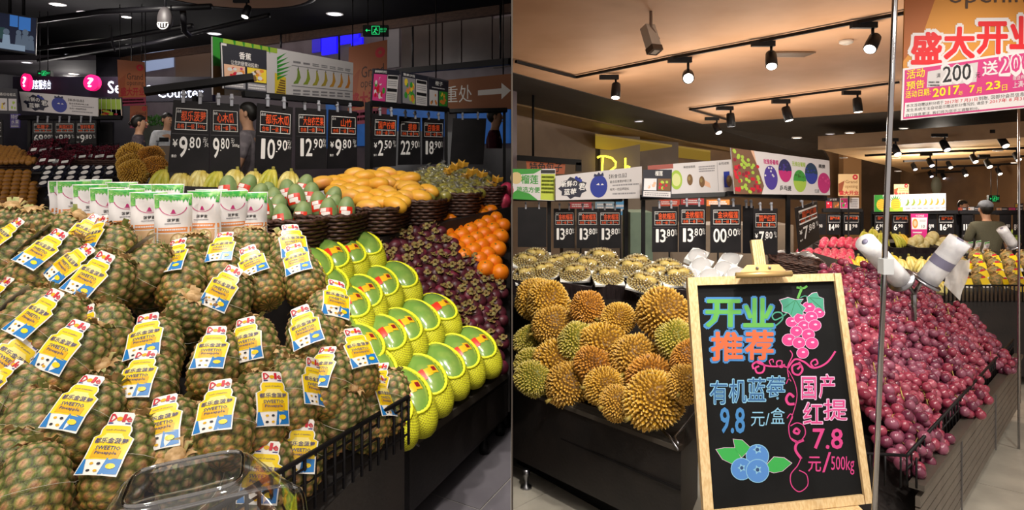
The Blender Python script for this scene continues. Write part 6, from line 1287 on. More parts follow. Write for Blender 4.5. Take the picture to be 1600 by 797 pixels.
for pts, w in (([(590, -10), (625, 60), (640, 130), (630, 200), (600, 290)], 1.2), ([(575, 70), (590, 40), (605, 55)], 1.2), ([(625, 190), (590, 190), (575, 160), (595, 130), (622, 150)], 4), ([(580, 275), (600, 250), (612, 270), (590, 320), (600, 390), (640, 420)], 1.5), ([(600, 390), (650, 410), (688, 370), (680, 320), (640, 302), (600, 320)], 1.6), ([(655, 350), (635, 335), (620, 355), (645, 365), (655, 345)], 3.5), ([(680, 402), (640, 420), (630, 460), (665, 510)], 4), ([(665, 500), (640, 550), (600, 600), (605, 660), (650, 695), (700, 660), (695, 600), (650, 575)], 1.5)): curve([Z8(*p) for p in pts], w, c_pk)
m_bby = mat('chalk_berry_blue', '4a80c4', .7)
for k, (x, y, r) in enumerate([(400, 495, 66), (305, 570, 62), (400, 580, 66)]):
    cx, cy = Z8(x, y); r /= 3.852
    for s, mm, l in ((1.07, c_lb, 0), (1, m_bby, .0001)): pr.pr(mE, [(a, -b) for a, b in ellipse(cx, cy, r * s, r * s * .96, 22)], mm, .0016 + k * .0003 + l)
    cy -= r * (.55 if k == 0 else .1); pr.pr(mE, [(cx + r * (.42 if i % 2 else .22) * cos(2 * pi * i / 10), -(cy + r * (.42 if i % 2 else .22) * sin(2 * pi * i / 10))) for i in range(10)], c_lb, .0019 + k * .0003); pr.pr(mE, [(a, -b) for a, b in ellipse(cx, cy, r * .17, r * .17, 10)], mat('chalk_navy', '22406c', .7), .0021 + k * .0003)
for pts in ([(152, 460), (200, 450), (265, 450), (300, 505), (245, 540), (190, 515)], [(255, 400), (310, 405), (355, 445), (335, 475), (305, 505), (268, 460)], [(460, 540), (500, 500), (560, 505), (605, 535), (550, 580), (500, 590), (465, 580)]): leaf([Z8(*p) for p in pts], mat('chalk_leaf', '2fa048', .7), .0014)
pr.obj('chalk_drawing', es_o)
m_brass = mat('clip_brass', 'c8a870', .35, metal=.5)
f = Face(P(1149, 433, 2.36), P(1236, 430, 2.36), P(1217, 413, 2.40), P(1167, 414, 2.40)); mb = MB(); slab(mb, f, m_brass, .006); mb.tube([f(0, .0, .01), f(1, .0, .01)], .011, m_brass, 8); cl = tag(mb.obj('board_clip', None, f.c[0]), 'brass coloured clip gripping the top of the chalkboard', 'clip'); o0 = f.c[0]
for u in (.35, .66): mb = MB(); mb.ball(f(u, .65, .004) - o0, .006, .006, .006, steel, 8, 6); mb.obj('rivet', cl)
f = Face(P(1179, 414, 2.42), P(1197, 413, 2.42), P(1191, 374, 2.45), P(1174, 375, 2.45)); mb = MB(); slab(mb, f, m_pinew, .02); st_ = tag(mb.obj('wooden_paddle', None, f.c[0]), 'grooved pale wooden stick standing up behind the chalkboard clip', 'stick')
g = MB(); [g.line(lambda u, v, l=0: f(u, v, l) - f.c[0], [(u, .02), (u, .95)], .04, mat('pine_groove', 'a88a58', .6), .0008, False, f.asp) for u in (.25, .45, .65, .82)]; g.obj('groove', st_)
# ------------------------------------------------------------------ chrome post, bag rolls
d = 2.0; a, b = P(1356, 1054, d), P(1420, -535, d); mb = MB(); mb.tube([a, b], .0085, mat('chrome', 'b8b8bc', .12, metal=1), 12); po = tag(mb.obj('chrome_post', None, a), 'thin chrome post from floor to ceiling in front of the grapes', 'post')
mb = MB(); c = P(1384, 416, d) - a; mb.box((c.x - .016, c.y - .016, c.z - .024), (c.x + .016, c.y + .016, c.z + .024), mat('clamp_white', 'c8ccd0', .4)); mb.obj('clamp', po)
mb = MB(); a, b = P(1592, 740, 3.9), P(1592, 60, 3.9); mb.tube([belowR(a, 0), b], .007, MATS['chrome'], 8); tag(mb.obj('chrome_post', None, belowR(a, 0)), 'thin chrome post at the right picture edge beside the aisle', 'post')
m_roll = mat('bag_roll_film', 'd6d6dc', .35, 'e6e6ea', 30, spec=.4, sss=.05); m_core = mat('roll_label', '7d7a94', .5)
root = tag(MB().tube([P(1428, 500, 2.55), P(1428, 457, 2.5)], .010, steel, 8).obj('bag_dispenser', None, P(1428, 500, 2.55)), 'steel bag dispenser with two arms rising from the grapes', 'dispenser'); o0 = P(1428, 500, 2.55)
for q, s in ((P(1405, 425, 2.46), -1), (P(1450, 425, 2.46), 1)): MB().tube([P(1428, 459, 2.5) - o0, q - o0], .008, steel, 8).obj('arm', root)
def roll(a, b, r, label):
    mb = MB(); ax = (b - a); n = 5; pts = [a.lerp(b, i / n) for i in range(n + 1)]; mb.tube(pts, r, m_roll, 20); o = tag(mb.obj('bag_roll', None, a), label, 'bag roll'); off = a
    c = MB(); c.tube([b - off, b - off + ax.normalized() * .004], r * .3, m_core, 12); c.obj('core', o)
    c = MB(); t = ax.normalized(); c.tube([a - off - t * .012, a - off - t * .004], r * 1.35, steel, 20); c.obj('end_disc', o); return o, t
o, t = roll(P(1406, 436, 2.45), P(1352, 378, 2.38), .038, 'white plastic bag roll leaning left on the dispenser behind the chrome post')
o, t = roll(P(1449, 438, 2.45), P(1500, 375, 2.38), .040, 'white plastic bag roll leaning right on the dispenser with a bag hanging off'); off = P(1449, 438, 2.45)
mb = MB(); mb.tube([off.lerp(P(1500, 375, 2.38), q) - off for q in (.38, .44, .5, .56)], .0408, m_core, 20, False, False); mb.obj('blue_band', o)
f = Face(P(1474, 444, 2.42), P(1502, 472, 2.42), P(1516, 404, 2.36), P(1478, 410, 2.40)); mb = MB(); n = 8
vs = [f(i / n, j / n, .012 * sin(i * 1.3 + j * .7)) - off for j in range(n + 1) for i in range(n + 1)]; mb.add(vs, [(j * (n + 1) + i, j * (n + 1) + i + 1, (j + 1) * (n + 1) + i + 1, (j + 1) * (n + 1) + i) for j in range(n) for i in range(n)], mat('bag_film', 'dcd6d2', .35, 'e8e4e2', 20, alpha=.85), True); mb.obj('hanging_bag', o)
# ------------------------------------------------------------------ right shop: price cards and boards
CR = 'price cards over the durian crates'
def cr(x0, y0, x1, y1, d, txt, pr_, label, **k): return card4((x0, y0), (x1, y0), (x1, y1), (x0, y1), d, d, txt, pr_, label, CR, **k)
cr(809, 324, 854, 386, 4.7, '', '', 'blank black price card at the left end of the durian rack')
cr(865, 326, 898, 388, 4.75, '金枕榴莲', '13.80', 'black price card reading 13.80, just right of the blank card')
cr(901, 326, 934.5, 388, 4.7, '金枕榴莲', '13.80', 'black price card reading 13.80, left of a touching pair under the blueberry banner')
cr(935, 326, 970, 388, 4.7, '金枕榴莲', '13.80', 'black price card reading 13.80, right of a touching pair under the blueberry banner')
cr(1019, 323, 1059, 394, 4.25, '金枕榴莲', '13.80', 'black price card reading 13.80 under the small dark picture board')
cr(1061, 320, 1103, 394, 4.2, '金枕榴莲', '13.80', 'black price card reading 13.80 under the kiwi board')
cr(1110, 320, 1158, 395, 4.1, '金块榴莲', '00.00', 'black price card set to 00.00 under the kiwi board')
cr(1161, 322, 1178, 396, 4.2, '', '', 'narrow black card half hidden by the 7.80 card')
cr(1177, 326, 1215, 398, 4.05, '国产红提', '7.80', 'black price card reading 7.80 behind the wooden stick', yen=True)
card4((1243, 325), (1277, 314), (1281, 374), (1249, 394), 4.0, 4.5, '国产红提', '7.88', 'slanted black price card reading 7.88 under the grape banner', CR, yen=True)
far = [(1274, 1291, '9.90'), (1292, 1314, '14.80'), (1317, 1343, '11.98'), (1366, 1389, '6.90'), (1394, 1420, '6.90'), (1450, 1464, '9.98'), (1465, 1491, '16.98'), (1503, 1520, '11.90'), (1562, 1580, '11.90'), (1583, 1598, '8.80')]
for i, (x0, x1, pv) in enumerate(far): card4((x0, 334), (x1, 334), (x1, 367), (x0, 367), 8.8, 8.8, '国产水果', pv, 'small far price card reading %s, %s from the left in the far row' % (pv, ordinal(i)), 'far price cards', detail=1 if i in (1, 2, 3, 4, 6) else 0, clips=False)
RK = [((800, 310, 4.7), (972, 311, 4.7), .034, [(858, 4.74), (978, 4.68)]), ((1000, 309, 4.3), (1145, 304, 4.2), .03, [(1005, 4.35)]), ((1135, 303, 4.15), (1290, 310, 4.3), .03, [(1231, 4.2)]), ((1285, 329, 8.82), (1346, 329, 8.82), .05, [(1346, 8.9), (1316, 8.95)]), ((1362, 332, 8.79), (1495, 332, 8.79), .05, [(1364, 8.9), (1494, 8.9)]), ((1498, 332, 8.82), (1600, 332, 8.82), .05, [(1499, 8.9), (1599, 8.9)])]
for i, (a, b, w, posts) in enumerate(RK):
    A_, B_ = P(*a), P(*b); A_.x = max(A_.x, .01); rack('sign_rack', ['black rail with two posts above the left durian crates', 'black rail and post under the kiwi board', 'black rail and post under the grape banner', 'far black rail above the dragon fruit', 'far black rail under the small banana banner', 'far black rail behind the person in the cap'][i], [(A_, B_, w)] + [(P(x, a[1], d), drop_to(P(x, 400, d), 1, .97 if i < 2 else 0 if i == 2 else .95), w * .8) for x, d in posts])
f = Face(P(801, 311, 4.6), P(867, 314, 4.6), P(868, 264, 4.6), P(801, 264, 4.6)); root, g, pr = board('durian_board', f, 'white and green board with large green characters, left end of the rack', 'sign'); A = f.asp
pr.pr(g, [(0, .8), (.5, .85), (.7, 1), (0, 1)], m_green); pr.pr(g, [(0, 0), (.6, 0), (.4, .2), (.1, .3), (0, .2)], m_green, .0011); pr.pr(g, ellipse(.08, .7, .14, .2, 14), mat('print_melon', 'd8c088', .4), .0012); pr.pr(g, rect(.66, .02, .99, .84), mat('print_lime', 'c4d44a', .4), .0012); pr.pr(g, rect(.66, .86, .99, .97), m_blk, .0013); scrawl(pr, g, .68, .2, .97, .8, m_green, 5)
pr.text(g, '榴莲', .20, .52, .60, .80, m_green, .0015, .03); pr.text(g, '挑选方便', .10, .24, .64, .42, m_green, .0015, .03); pr.obj('board_print', root)
blueberry(Face(P(868, 313, 4.55), P(1003, 310, 4.55), P(1003, 260, 4.55), P(868, 275, 4.55)), 'white banner with a large blueberry over the durian price cards')
f = Face(P(1003, 308, 4.2), P(1049, 310, 4.2), P(1050, 265, 4.2), P(1005, 265, 4.2)); root, g, pr = board('picture_board', f, 'small dark board with two durian dish pictures before the kiwi board', 'sign', m_slate)
pr.text(g, '榴莲', .42, .78, .68, .95, m_white, .0012, .02); bowl_pic(pr, g, .05, .26, .48, .68, m_sky, [m_wh, m_skin], 2, 6); bowl_pic(pr, g, .52, .26, .96, .68, m_brn, [m_yel, m_lgreen, m_red], 6, 8); pr.pr(g, rect(.04, .03, .97, .23), m_wh); scrawl(pr, g, .08, .06, .92, .2, m_grey, 2); pr.obj('board_print', root)
f = Face(P(1014, 308, 4.32), P(1147, 303, 4.32), P(1144, 249, 4.32), P(1012, 259, 4.32)); root, g, pr = board('kiwi_board', f, 'white board with kiwi fruit pictures and fine print', 'sign'); A = f.asp
pr.pr(g, rect(.0, .86, .30, 1), mat('print_rosy', 'a85a50', .4)); pr.pr(g, ellipse(.33, .5, .07, .3, 18), m_lgreen, .0012); pr.pr(g, ellipse(.33, .5, .05, .2, 18), mat('print_kiwi_inner', 'dbe09a', .4), .0013)
for cx, cy in ((.49, .48), (.63, .40), (.95, .38)): pr.pr(g, ellipse(cx, cy, .034, .17, 16), m_brn, .0013); pr.pr(g, ellipse(cx - .008, cy + .04, .015, .07, 10), mat('print_kiwi_light', '9c8450', .4), .0015)
pr.pr(g, rect(.89, .2, .96, .66), m_bblue, .0012); pr.pr(g, [(.64, .3), (.73, .2), (.72, .35), (.66, .45)], m_skin, .0012); pr.line(g, [(.82, .1), (.82, .95)], .004, m_grey, .001, False, A); pr.text(g, '神奇猕猴桃', .42, .83, .56, .91, m_blk, .0012); scrawl(pr, g, .60, .68, .80, .88, m_grey, 3); pr.text(g, '自然成熟', .84, .86, .96, .94, m_blk, .0012); pr.obj('board_print', root)
f = Face(P(1148, 303, 4.0), P(1297, 305, 4.25), P(1296, 251, 4.25), P(1142, 231, 4.0)); root, g, pr = board('grape_banner', f, 'white banner with mixed grapes picture and five coloured oval pictures', 'sign'); A = f.asp
rng = random.Random(9); pr.pr(g, [(0, 0), (.27, 0), (.30, .2), (.24, .7), (.19, 1), (0, 1)], mat('print_bark', '7c5a44', .4)); pr.pr(g, [(.19, 1), (.24, .7), (.22, 1)], m_skin, .0011)
for k in range(70):
    t = rng.random(); u = rng.uniform(.02, .26); v = rng.uniform(.04, .95) * (1 - .4 * max(0, (u - .12) / .16)); gr = abs((v - .95) + u * 2.6 - .12) < .2 or (v < .35 and u < .17 and u > .06); pr.pr(g, ellipse(u, v, .016, .016 / A, 8), m_lgreen if gr else (m_red if k % 3 else mat('print_wine', '8c2038', .4)), .0012 + k * .00002)
for cx, cy, top, bot, m in ((.375, .40, m_purp, m_purp, 0), (.525, .60, mat('print_indigo', '2c2a5c', .4), m_mag, 1), (.675, .36, m_green, m_lgreen, 2), (.80, .58, mat('print_teal', '1f3a58', .4), m_bblue, 3), (.935, .34, m_mag, m_mag, 4)):
    pr.pr(g, ellipse(cx, cy, .068, .29, 22, -pi, 0), bot, .0013); pr.pr(g, ellipse(cx, cy, .068, .29, 22, 0, pi), top, .0013)
    for k in range(14): a_ = rng.uniform(0, pi); q = rng.uniform(.2, .85); pr.pr(g, ellipse(cx + .068 * q * cos(a_), cy + .29 * q * sin(a_), .010, .010 / A, 6), [m_sky, m_purp, m_leaf, m_bblue, m_pink][m] if k % 2 else top, .0015)
    scrawl(pr, g, cx - .05, cy - .2, cx + .05, cy - .02, m_wh, 4)
for t, x0, y0, x1, y1, m in (('玫瑰香葡萄', .31, .72, .46, .84, m_mag), ('无核白葡萄', .60, .74, .74, .86, m_lgreen), ('乒乓提', .46, .10, .58, .22, m_blk), ('黑提', .88, .76, .95, .86, m_blk), ('红提', .83, .06, .88, .16, m_grey)): pr.text(g, t, x0, y0, x1, y1, m, .0016, .03)
pr.obj('banner_print', root)
f = Face(P(1366, 331, 8.75), P(1478, 329, 8.75), P(1478, 302, 8.75), P(1366, 305, 8.75)); root, g, pr = board('banana_banner', f, 'long far banner with pineapples and seven small bananas', 'sign'); A = f.asp
pr.pr(g, rect(0, 0, .12, 1), m_green); pr.pr(g, rect(.1, 0, .40, .25), m_lgreen, .0011)
for cx in (.10, .30): 
    for k in range(9): a_ = pi * k / 8; pr.pr(g, [(cx - .02, .5), (cx + .02, .5), (cx + .10 * cos(a_), .62 + .4 * sin(a_))], m_green, .0012)
    pr.pr(g, ellipse(cx, .42, .07, .34, 16), m_yel, .0013); [pr.line(g, [(cx - .05, .2 + .12 * k), (cx + .05, .25 + .12 * k)], .008, m_oran, .0015, False, A) for k in range(5)]
for k in range(7): banana_pic(pr, g, .46 + k * .083, .52, .06, .4, bpy.data.materials['chart_banana_' + 'abcdefg'[k]]); scrawl(pr, g, .44 + k * .083, .12, .50 + k * .083, .2, m_grey, 1)
pr.obj('banner_print', root)
f = Face(P(1424, 372, 8.74), P(1448, 372, 8.74), P(1450, 334, 8.74), P(1423, 334, 8.74)); root, g, pr = board('promotion_poster', f, 'magenta and white promotion poster hanging below the small banana banner', 'poster', m_mag)
pr.pr(g, rect(.04, .36, .96, .84), m_wh); pr.pr(g, ellipse(.25, .6, .17, .2, 14), m_oran, .0013); pr.pr(g, ellipse(.25, .6, .1, .12, 12), m_skin, .0014); pr.text(g, '今日特卖', .28, .87, .78, .96, m_white, .0013); pr.text(g, '10', .64, .42, .84, .54, m_blk, .0014); scrawl(pr, g, .52, .66, .9, .76, m_grey, 2); scrawl(pr, g, .1, .18, .7, .28, m_wh, 1); pr.obj('poster_print', root)
for k, (x0, y0, x1, y1, d, lb, lo_) in enumerate([(1310, 272, 1342, 306, 8.6, 'cream opening poster above the far dragon fruit cards', 0), (1397, 288, 1420, 305, 9.2, 'smaller cream opening poster above the small banana banner', 0)]): grand_poster(Face(P(x0, y1, d), P(x1, y1, d), P(x1, y0, d), P(x0, y0, d)), lb, False, False)
for k, (x0, x1) in enumerate(((1290, 1312), (1313, 1342))):
    f = Face(P(x0, 326, 8.8), P(x1, 326, 8.8), P(x1, 309, 8.8), P(x0, 309, 8.8)); root, g, pr = board('recipe_board', f, ['dark board with two red fruit pictures below the cream poster', 'white board with a pink fruit picture below the cream poster'][k], 'sign', m_slate if k == 0 else m_wh)
    if k == 0: bowl_pic(pr, g, .05, .05, .46, .65, m_red, [m_wh, m_pink], 1, 6); bowl_pic(pr, g, .54, .05, .96, .65, m_brn, [m_red, m_oran], 2, 6); pr.text(g, '火龙果', .3, .74, .8, .93, m_white)
    else: bowl_pic(pr, g, .02, .05, .48, .95, m_pink, [m_wh, m_green, m_mag], 3, 9); scrawl(pr, g, .54, .1, .96, .9, m_grey, 5)
    pr.obj('board_print', root)
for k, (x0, y0, x1, y1, m) in enumerate([(1497, 324, 1510, 336, m_red), (1512, 323, 1532, 335, m_wh), (1556, 324, 1574, 336, m_skin), (1575, 324, 1598, 336, m_pink), (1586, 318, 1599, 334, m_yel)]):
    f = Face(P(x0, y1, 10 + k * .2), P(x1, y1, 10 + k * .2), P(x1, y0, 10 + k * .2), P(x0, y0, 10 + k * .2)); root, g, pr = board('picture_board', f, 'small far picture board near the person in the cap, %s from the left' % ordinal(k), 'sign', m_slate); bowl_pic(pr, g, .04, .06, .5, .94, m, [m_wh, m_oran, m_green], k, 7); scrawl(pr, g, .55, .1, .96, .9, m_wh, 3); pr.obj('board_print', root); prop(root, f(.5, 0, -.004), 1)
exit_sign(1545, 305, 1562, 316, 14, 'green exit sign far back above the person in the cap')
f = Face(P(824, 270, 10.55), P(882, 272, 10.55), P(884, 252, 10.55), P(822, 252, 10.55)); root, g, pr = board('bun_sign', f, 'orange lit sign with dark characters at the left end', 'sign', mat('sign_glow_orange', 'b06040', .5, emit=.25, ecol='c86a44'), .05); pr.text(g, '特色包子', .08, .15, .92, .9, m_blk, .002, .02); pr.obj('lettering', root)
mb = MB(); mb.bar(P(801.5, 246, 10.5), P(908, 254, 10.5), .09, .09, black); dr = tag(mb.obj('dark_rail', None, P(802, 246, 10.5)), 'dark hanging rail above the orange lit sign', 'rail'); MB().tube([P(833, 248, 10.5) - dr.location, P(833, 130, 10.5) - dr.location], .022, black, 6).obj('hanging_rod', dr); MB().bar(P(904, 254, 10.5) - dr.location, P(904, 268, 10.5) - dr.location, .09, .09, black, Vector((0, 1, 0))).obj('end_post', dr)
m_neon = mat('neon_yellow', 'fff060', .5, emit=3.5, ecol='ffe838'); d = 16.0
NZ = lambda x, y: P(800 + x / 3.6225, 200 + y / 3.6225, d)
mb = MB(); mb.tube([NZ(*p) for p in [(510, 250), (512, 200), (515, 160)]], .026, m_neon, 6); mb.tube([NZ(*p) for p in [(483, 168), (500, 160), (530, 160), (565, 170), (588, 195), (585, 220), (560, 240), (540, 250)]], .026, m_neon, 6); nn_ = tag(mb.obj('neon_letter', None, NZ(510, 250)), 'yellow neon letter shaped like a D above the blueberry banner', 'neon sign')
mb = MB(); mb.tube([NZ(*p) for p in [(642, 240), (642, 170)]], .026, m_neon, 6); mb.tube([NZ(*p) for p in [(642, 222), (655, 218), (668, 222)]], .026, m_neon, 6); nn2 = tag(mb.obj('neon_letter', None, NZ(642, 240)), 'yellow neon upright stroke right of the neon letter', 'neon sign')
for o, q in ((nn_, NZ(512, 200)), (nn2, NZ(642, 205))): MB().tube([q - o.location, q + Vector((0, .23, 0)) - o.location], .012, black, 5).obj('standoff', o)
# big opening banner at the upper right
f = Face(P(1411, 107, 3.0), P(1650, 72, 3.0), P(1650, -110, 3.0), P(1415, -70, 3.0)); root, g, pr = board('opening_banner', f, 'large amber hanging banner with red characters at the upper right', 'banner', mat('banner_amber', 'cf8c34', .5), .006)
BX0 = lambda x, y: ((x - 1413) / 237, (107 - (x - 1411) * .147 - y) / 180); mB = lambda x, y, lift=0: g(*BX0(x, -y), lift)
pr.pr(mB, [(1413, 100), (1416, 82), (1440, -40), (1487, -60), (1455, 30), (1436, 20)][::-1] and [(1413, -95), (1440, -60), (1470, 30), (1413, 60)], mat('banner_brown', 'a85c22', .5), .001)
pr.text(mB, 'opening', 1482, -13, 1625, 22, mat('banner_ink', '4a3424', .5), .0016)
for i, ch in enumerate('盛大开业'):
    x0 = 1426 + i * 51; y1 = 99 - i * 8
    pr.text(mB, ch, x0 - 3, -(y1 + 3), x0 + 48, -(y1 - 51), m_wh, .0014, .11); pr.text(mB, ch, x0, -y1, x0 + 45, -(y1 - 48), mat('banner_red', 'd81e28', .45), .0022, .055)
pr.obj('banner_print', root)
f = Face(P(1408, 188, 2.97), P(1650, 164, 2.97), P(1650, 72, 2.97), P(1411, 107, 2.97)); root, g, pr = board('offer_banner', f, 'magenta and white banner listing dates and amounts below the amber banner', 'banner', m_wh, .005)
def BO(x, y):
    u = (x - 1409) / 241; t = 107 - 35 * u; b = 188 - 24 * u; return u, (b - y) / (b - t)
mO = lambda x, y, lift=0: g(*BO(x, -y), lift); m_omag = mat('banner_magenta', 'c83a7c', .45); m_oyel = mat('banner_yellow', 'f2d828', .45)
pr.pr(g, rect(.012, .02, 1, .96), m_omag, .0008); pr.pr(mO, [(1413, -183), (1650, -160), (1650, -137), (1414, -161)], m_wh, .0012)
s = lambda t, x0, y0, x1, y1, m, b=.0, sl=.14: pr.text(lambda x, y, l=0: mO(x, y + (x - x0) * sl, l), t, x0, -y1, x1, -y0, m, .0018, b, res=2)
s('活动', 1415, 110, 1443, 124, m_oyel, .02); s('预告', 1415, 128, 1443, 141, m_oyel, .02)
pr.pr(mO, [(1447, -137), (1525, -128), (1527, -97), (1448, -112)], mat('banner_grey', 'c8c4c6', .45), .0012); pr.text(mO, '200', 1470, -130, 1518, -102, m_wh, .0016, .12); s('200', 1472, 104, 1516, 129, m_blk, .03, .12); s('满', 1462, 115, 1468, 122, m_blk); scrawl(pr, lambda u, v, l=0: mO(1450 + 18 * u, -136 + 10 * v, l), 0, 0, 1, 1, m_grey, 2); s('元', 1523, 114, 1531, 122, m_blk)
s('送', 1534, 97, 1558, 119, m_wh, .03); pr.text(mO, '200', 1561, -117, 1612, -85, m_wh, .0016, .12); s('200', 1563, 88, 1610, 115, m_omag, .03, .12)
s('活动日期:', 1414, 143, 1453, 154, m_oyel, .02); s('2017', 1457, 139, 1498, 152, m_oyel, .04); s('年', 1497, 142, 1504, 150, m_oyel); s('7', 1514, 134, 1522, 145, m_oyel, .04); s('月', 1525, 137, 1533, 146, m_oyel, .01); s('23', 1540, 129, 1562, 141, m_oyel, .04); s('日', 1565, 133, 1573, 142, m_oyel, .01); s('赠送券', 1582, 119, 1600, 126, m_wh); s('上满4', 1582, 128, 1602, 138, m_wh, .01)
s('本次活动赠送积分将于', 1416, 163, 1474, 168.5, m_blk, .0, .1); s('2017年 7 月31日', 1476, 157, 1527, 163, m_red, .01, .1); s('到账, 因部分会员信息', 1529, 151, 1600, 157.5, m_blk, .0, .1)
s('发生系统无法自动显示赠送积分情况的, 请您于', 1416, 170, 1544, 175.5, m_blk, .0, .1); s('2017年 8 月31', 1546, 156, 1600, 162, m_red, .01, .1); s('自行信息更正, 我们将为您手工调整积分。', 1416, 178, 1530, 183, m_blk, .0, .1); pr.obj('banner_print', root)
# ------------------------------------------------------------------ right shop: ceiling lamps, camera, detector
def ctrack(pts, label, w=.035):
    root = None; q = [RC(*p) - Z * .03 for p in pts]
    for a, b in zip(q, q[1:]):
        mb = MB(); mb.bar(a - q[0], b - q[0], w, .03, black)
        if root is None: root = tag(mb.obj('lighting_track'), label, 'track'); root.location = q[0]
        else: mb.obj('track_length', root)
ctrack([(806, 92), (900, 117), (1070, 82), (1200, 57), (1418, 14)], 'black bent lighting track on the warm ceiling nearest the viewer'); ctrack([(1135, 184), (1078, 168), (1200, 152), (1405, 125)], 'black bent lighting track on the warm ceiling further back')
for k, (x, y, aim, s, lit) in enumerate([(958, 114, (-.1, -.3, -1), 1.15, 1), (1070, 86, (-.25, -1, -.42), 1.25, 1), (1200, 60, (-.2, -.6, -.9), 1.1, 1), (1358, 30, (-.6, -.5, -.8), 1.1, 1), (1138, 164, (.1, .1, -1), 1.3, 0), (1226, 153, (.2, -.2, -1), 1.3, 1), (1336, 139, (.05, -.1, -1), 1.2, 1), (1117, 181, (.2, -.5, -.8), 1.2, 1)]):
    o = track_spot(RC(x, y) - Z * .06, aim, s, black, m_lampon if lit else m_lampdim); glow(RC(x, y) - Z * .7, 22); tag(o, '%s black spotlight on the %s ceiling track, %s from the left' % ('lit' if lit else 'dim', 'near' if k < 4 else 'further', ordinal(k if k < 4 else [1, 2, 3, 0][k - 4])), 'spotlight', 'spotlights on the warm ceiling')
tag(track_spot(RC(806, 92) - Z * .05, (-.1, -.3, -1), .8, black, m_lampdim), 'black track adapter with lamp at the left end of the near track', 'spotlight') if False else None
SP2 = [(1473, 220), (1564, 214), (1396, 227), (1451, 250), (1519, 244), (1586, 241), (1426, 259), (1481, 256), (1541, 252), (1452, 272), (1505, 268), (1558, 266), (1472, 275), (1524, 272), (1581, 277), (1498, 281), (1538, 280)]
for k, (x, y) in enumerate(SP2):
    (glow(P(x, y + 16, 15), 45) if k % 3 == 0 else None); d = 11.5 if y < 230 else 14 if y < 255 else 17 if y < 270 else 20; tag(track_spot(P(x, y - 8, d), (0, -.65, -.8), 1.25 if y < 230 else 1.15, black, m_lampon if k % 3 else m_lampdim), 'small black spotlight under the far warm ceiling, %s from the left' % ordinal(sorted(q[0] for q in SP2).index(x)), 'spotlight', 'spotlights under the far ceiling')
for k, (pts, d) in enumerate([(((1352, 243), (1600, 231)), 14), (((1412, 252), (1600, 244)), 15.5), (((1440, 263), (1600, 255)), 17), (((1458, 270), (1600, 264)), 19)]):
    a, b = P(*pts[0], d), P(*pts[1], d); mb = MB(); mb.bar(Vector(), b - a, .05, .05, black); o = mb.obj('lighting_track'); o.location = a; tag(o, 'thin black lighting track under the far ceiling, %s from the front' % ordinal(k), 'track')
FD = [(1245, 216, 12, 1), (1328, 208, 12, 1), (1412, 201, 12.5, 1), (1318, 247, 15, 0), (1403, 268, 18, 0), (1559, 236, 13, 1), (1400, 247, 15, 0), (1587, 255, 15, 1), (1514, 283, 20, 1), (1540, 290, 24, 1), (1562, 297, 28, 1), (1580, 300, 30, 1), (1120, 201, 15, 1), (998, 190, 12.4, 0), (1297, 210, 13, 0)]
for k, (x, y, d, b) in enumerate(FD): tag((DLP if b else DLD).put(frame(P(x, y, d), None, (0, 0, 1), 1.1)), '%s round ceiling downlight in the right hall, %s from the left' % ('bright' if b else 'dim', ordinal(sorted(q[0] for q in FD).index(x))), 'ceiling light', 'downlights of the right hall')
m_cam = mat('camera_white', 'd6ccc0', .4); d = 5.6; c = P(1017, 60, d); mb = MB(); R = Vector((.18, -.35, -.92)).to_track_quat('Z', 'Y').to_matrix().to_4x4(); mb.box((-.05, -.045, -.12), (.05, .045, .10), m_cam, R); o = mb.obj('security_camera'); o.location = c; tag(o, 'pale security camera hanging from the warm ceiling on a rod', 'camera')
mb = MB(); mb.box((-.055, -.05, .09), (.055, .05, .14), mat('camera_hood', '5c4c40', .5), R); mb.obj('hood', o); mb = MB(); mb.box((-.028, -.03, .139), (.028, .03, .143), m_cam, R); mb.obj('lens', o); mb = MB(); mb.tube([(0, .0, .55), (0, 0, .10), (.05, 0, .02), (.07, 0, -.01)], .014, mat('bracket_grey', '8a7668', .4), 8); mb.obj('bracket', o)
c = RC(1322, 63); mb = MB(); mb.lathe([(.07, .0), (.065, -.03), (.03, -.045), (.0, -.048)], m_cam, 16, Matrix.Translation((0, 0, 0))); o = mb.obj('smoke_detector'); o.location = c; tag(o, 'small round smoke detector on the warm ceiling', 'detector')
c = RC(1236, 84); mb = MB(); [mb.box((-.22, -.12 + .05 * k, -.012), (.22, -.09 + .05 * k, 0), mat('vent_slat', '6e5238', .5)) for k in range(6)]; o = mb.obj('ceiling_vent'); o.location = c; tag(o, 'slatted air vent in the warm ceiling behind a spotlight', 'vent')
mb = MB(); c = P(1463, 290, 12); mb.ball((0, 0, 0), .09, .07, .17, mat('speaker_pale', '6e6c58', .5), 14, 10); o = mb.obj('ceiling_speaker'); o.location = c; tag(o, 'pale oval hanging loudspeaker above the small banana banner', 'loudspeaker'); MB().tube([(0, 0, .17), (0, 0, .5)], .012, black, 6).obj('hanging_rod', o)
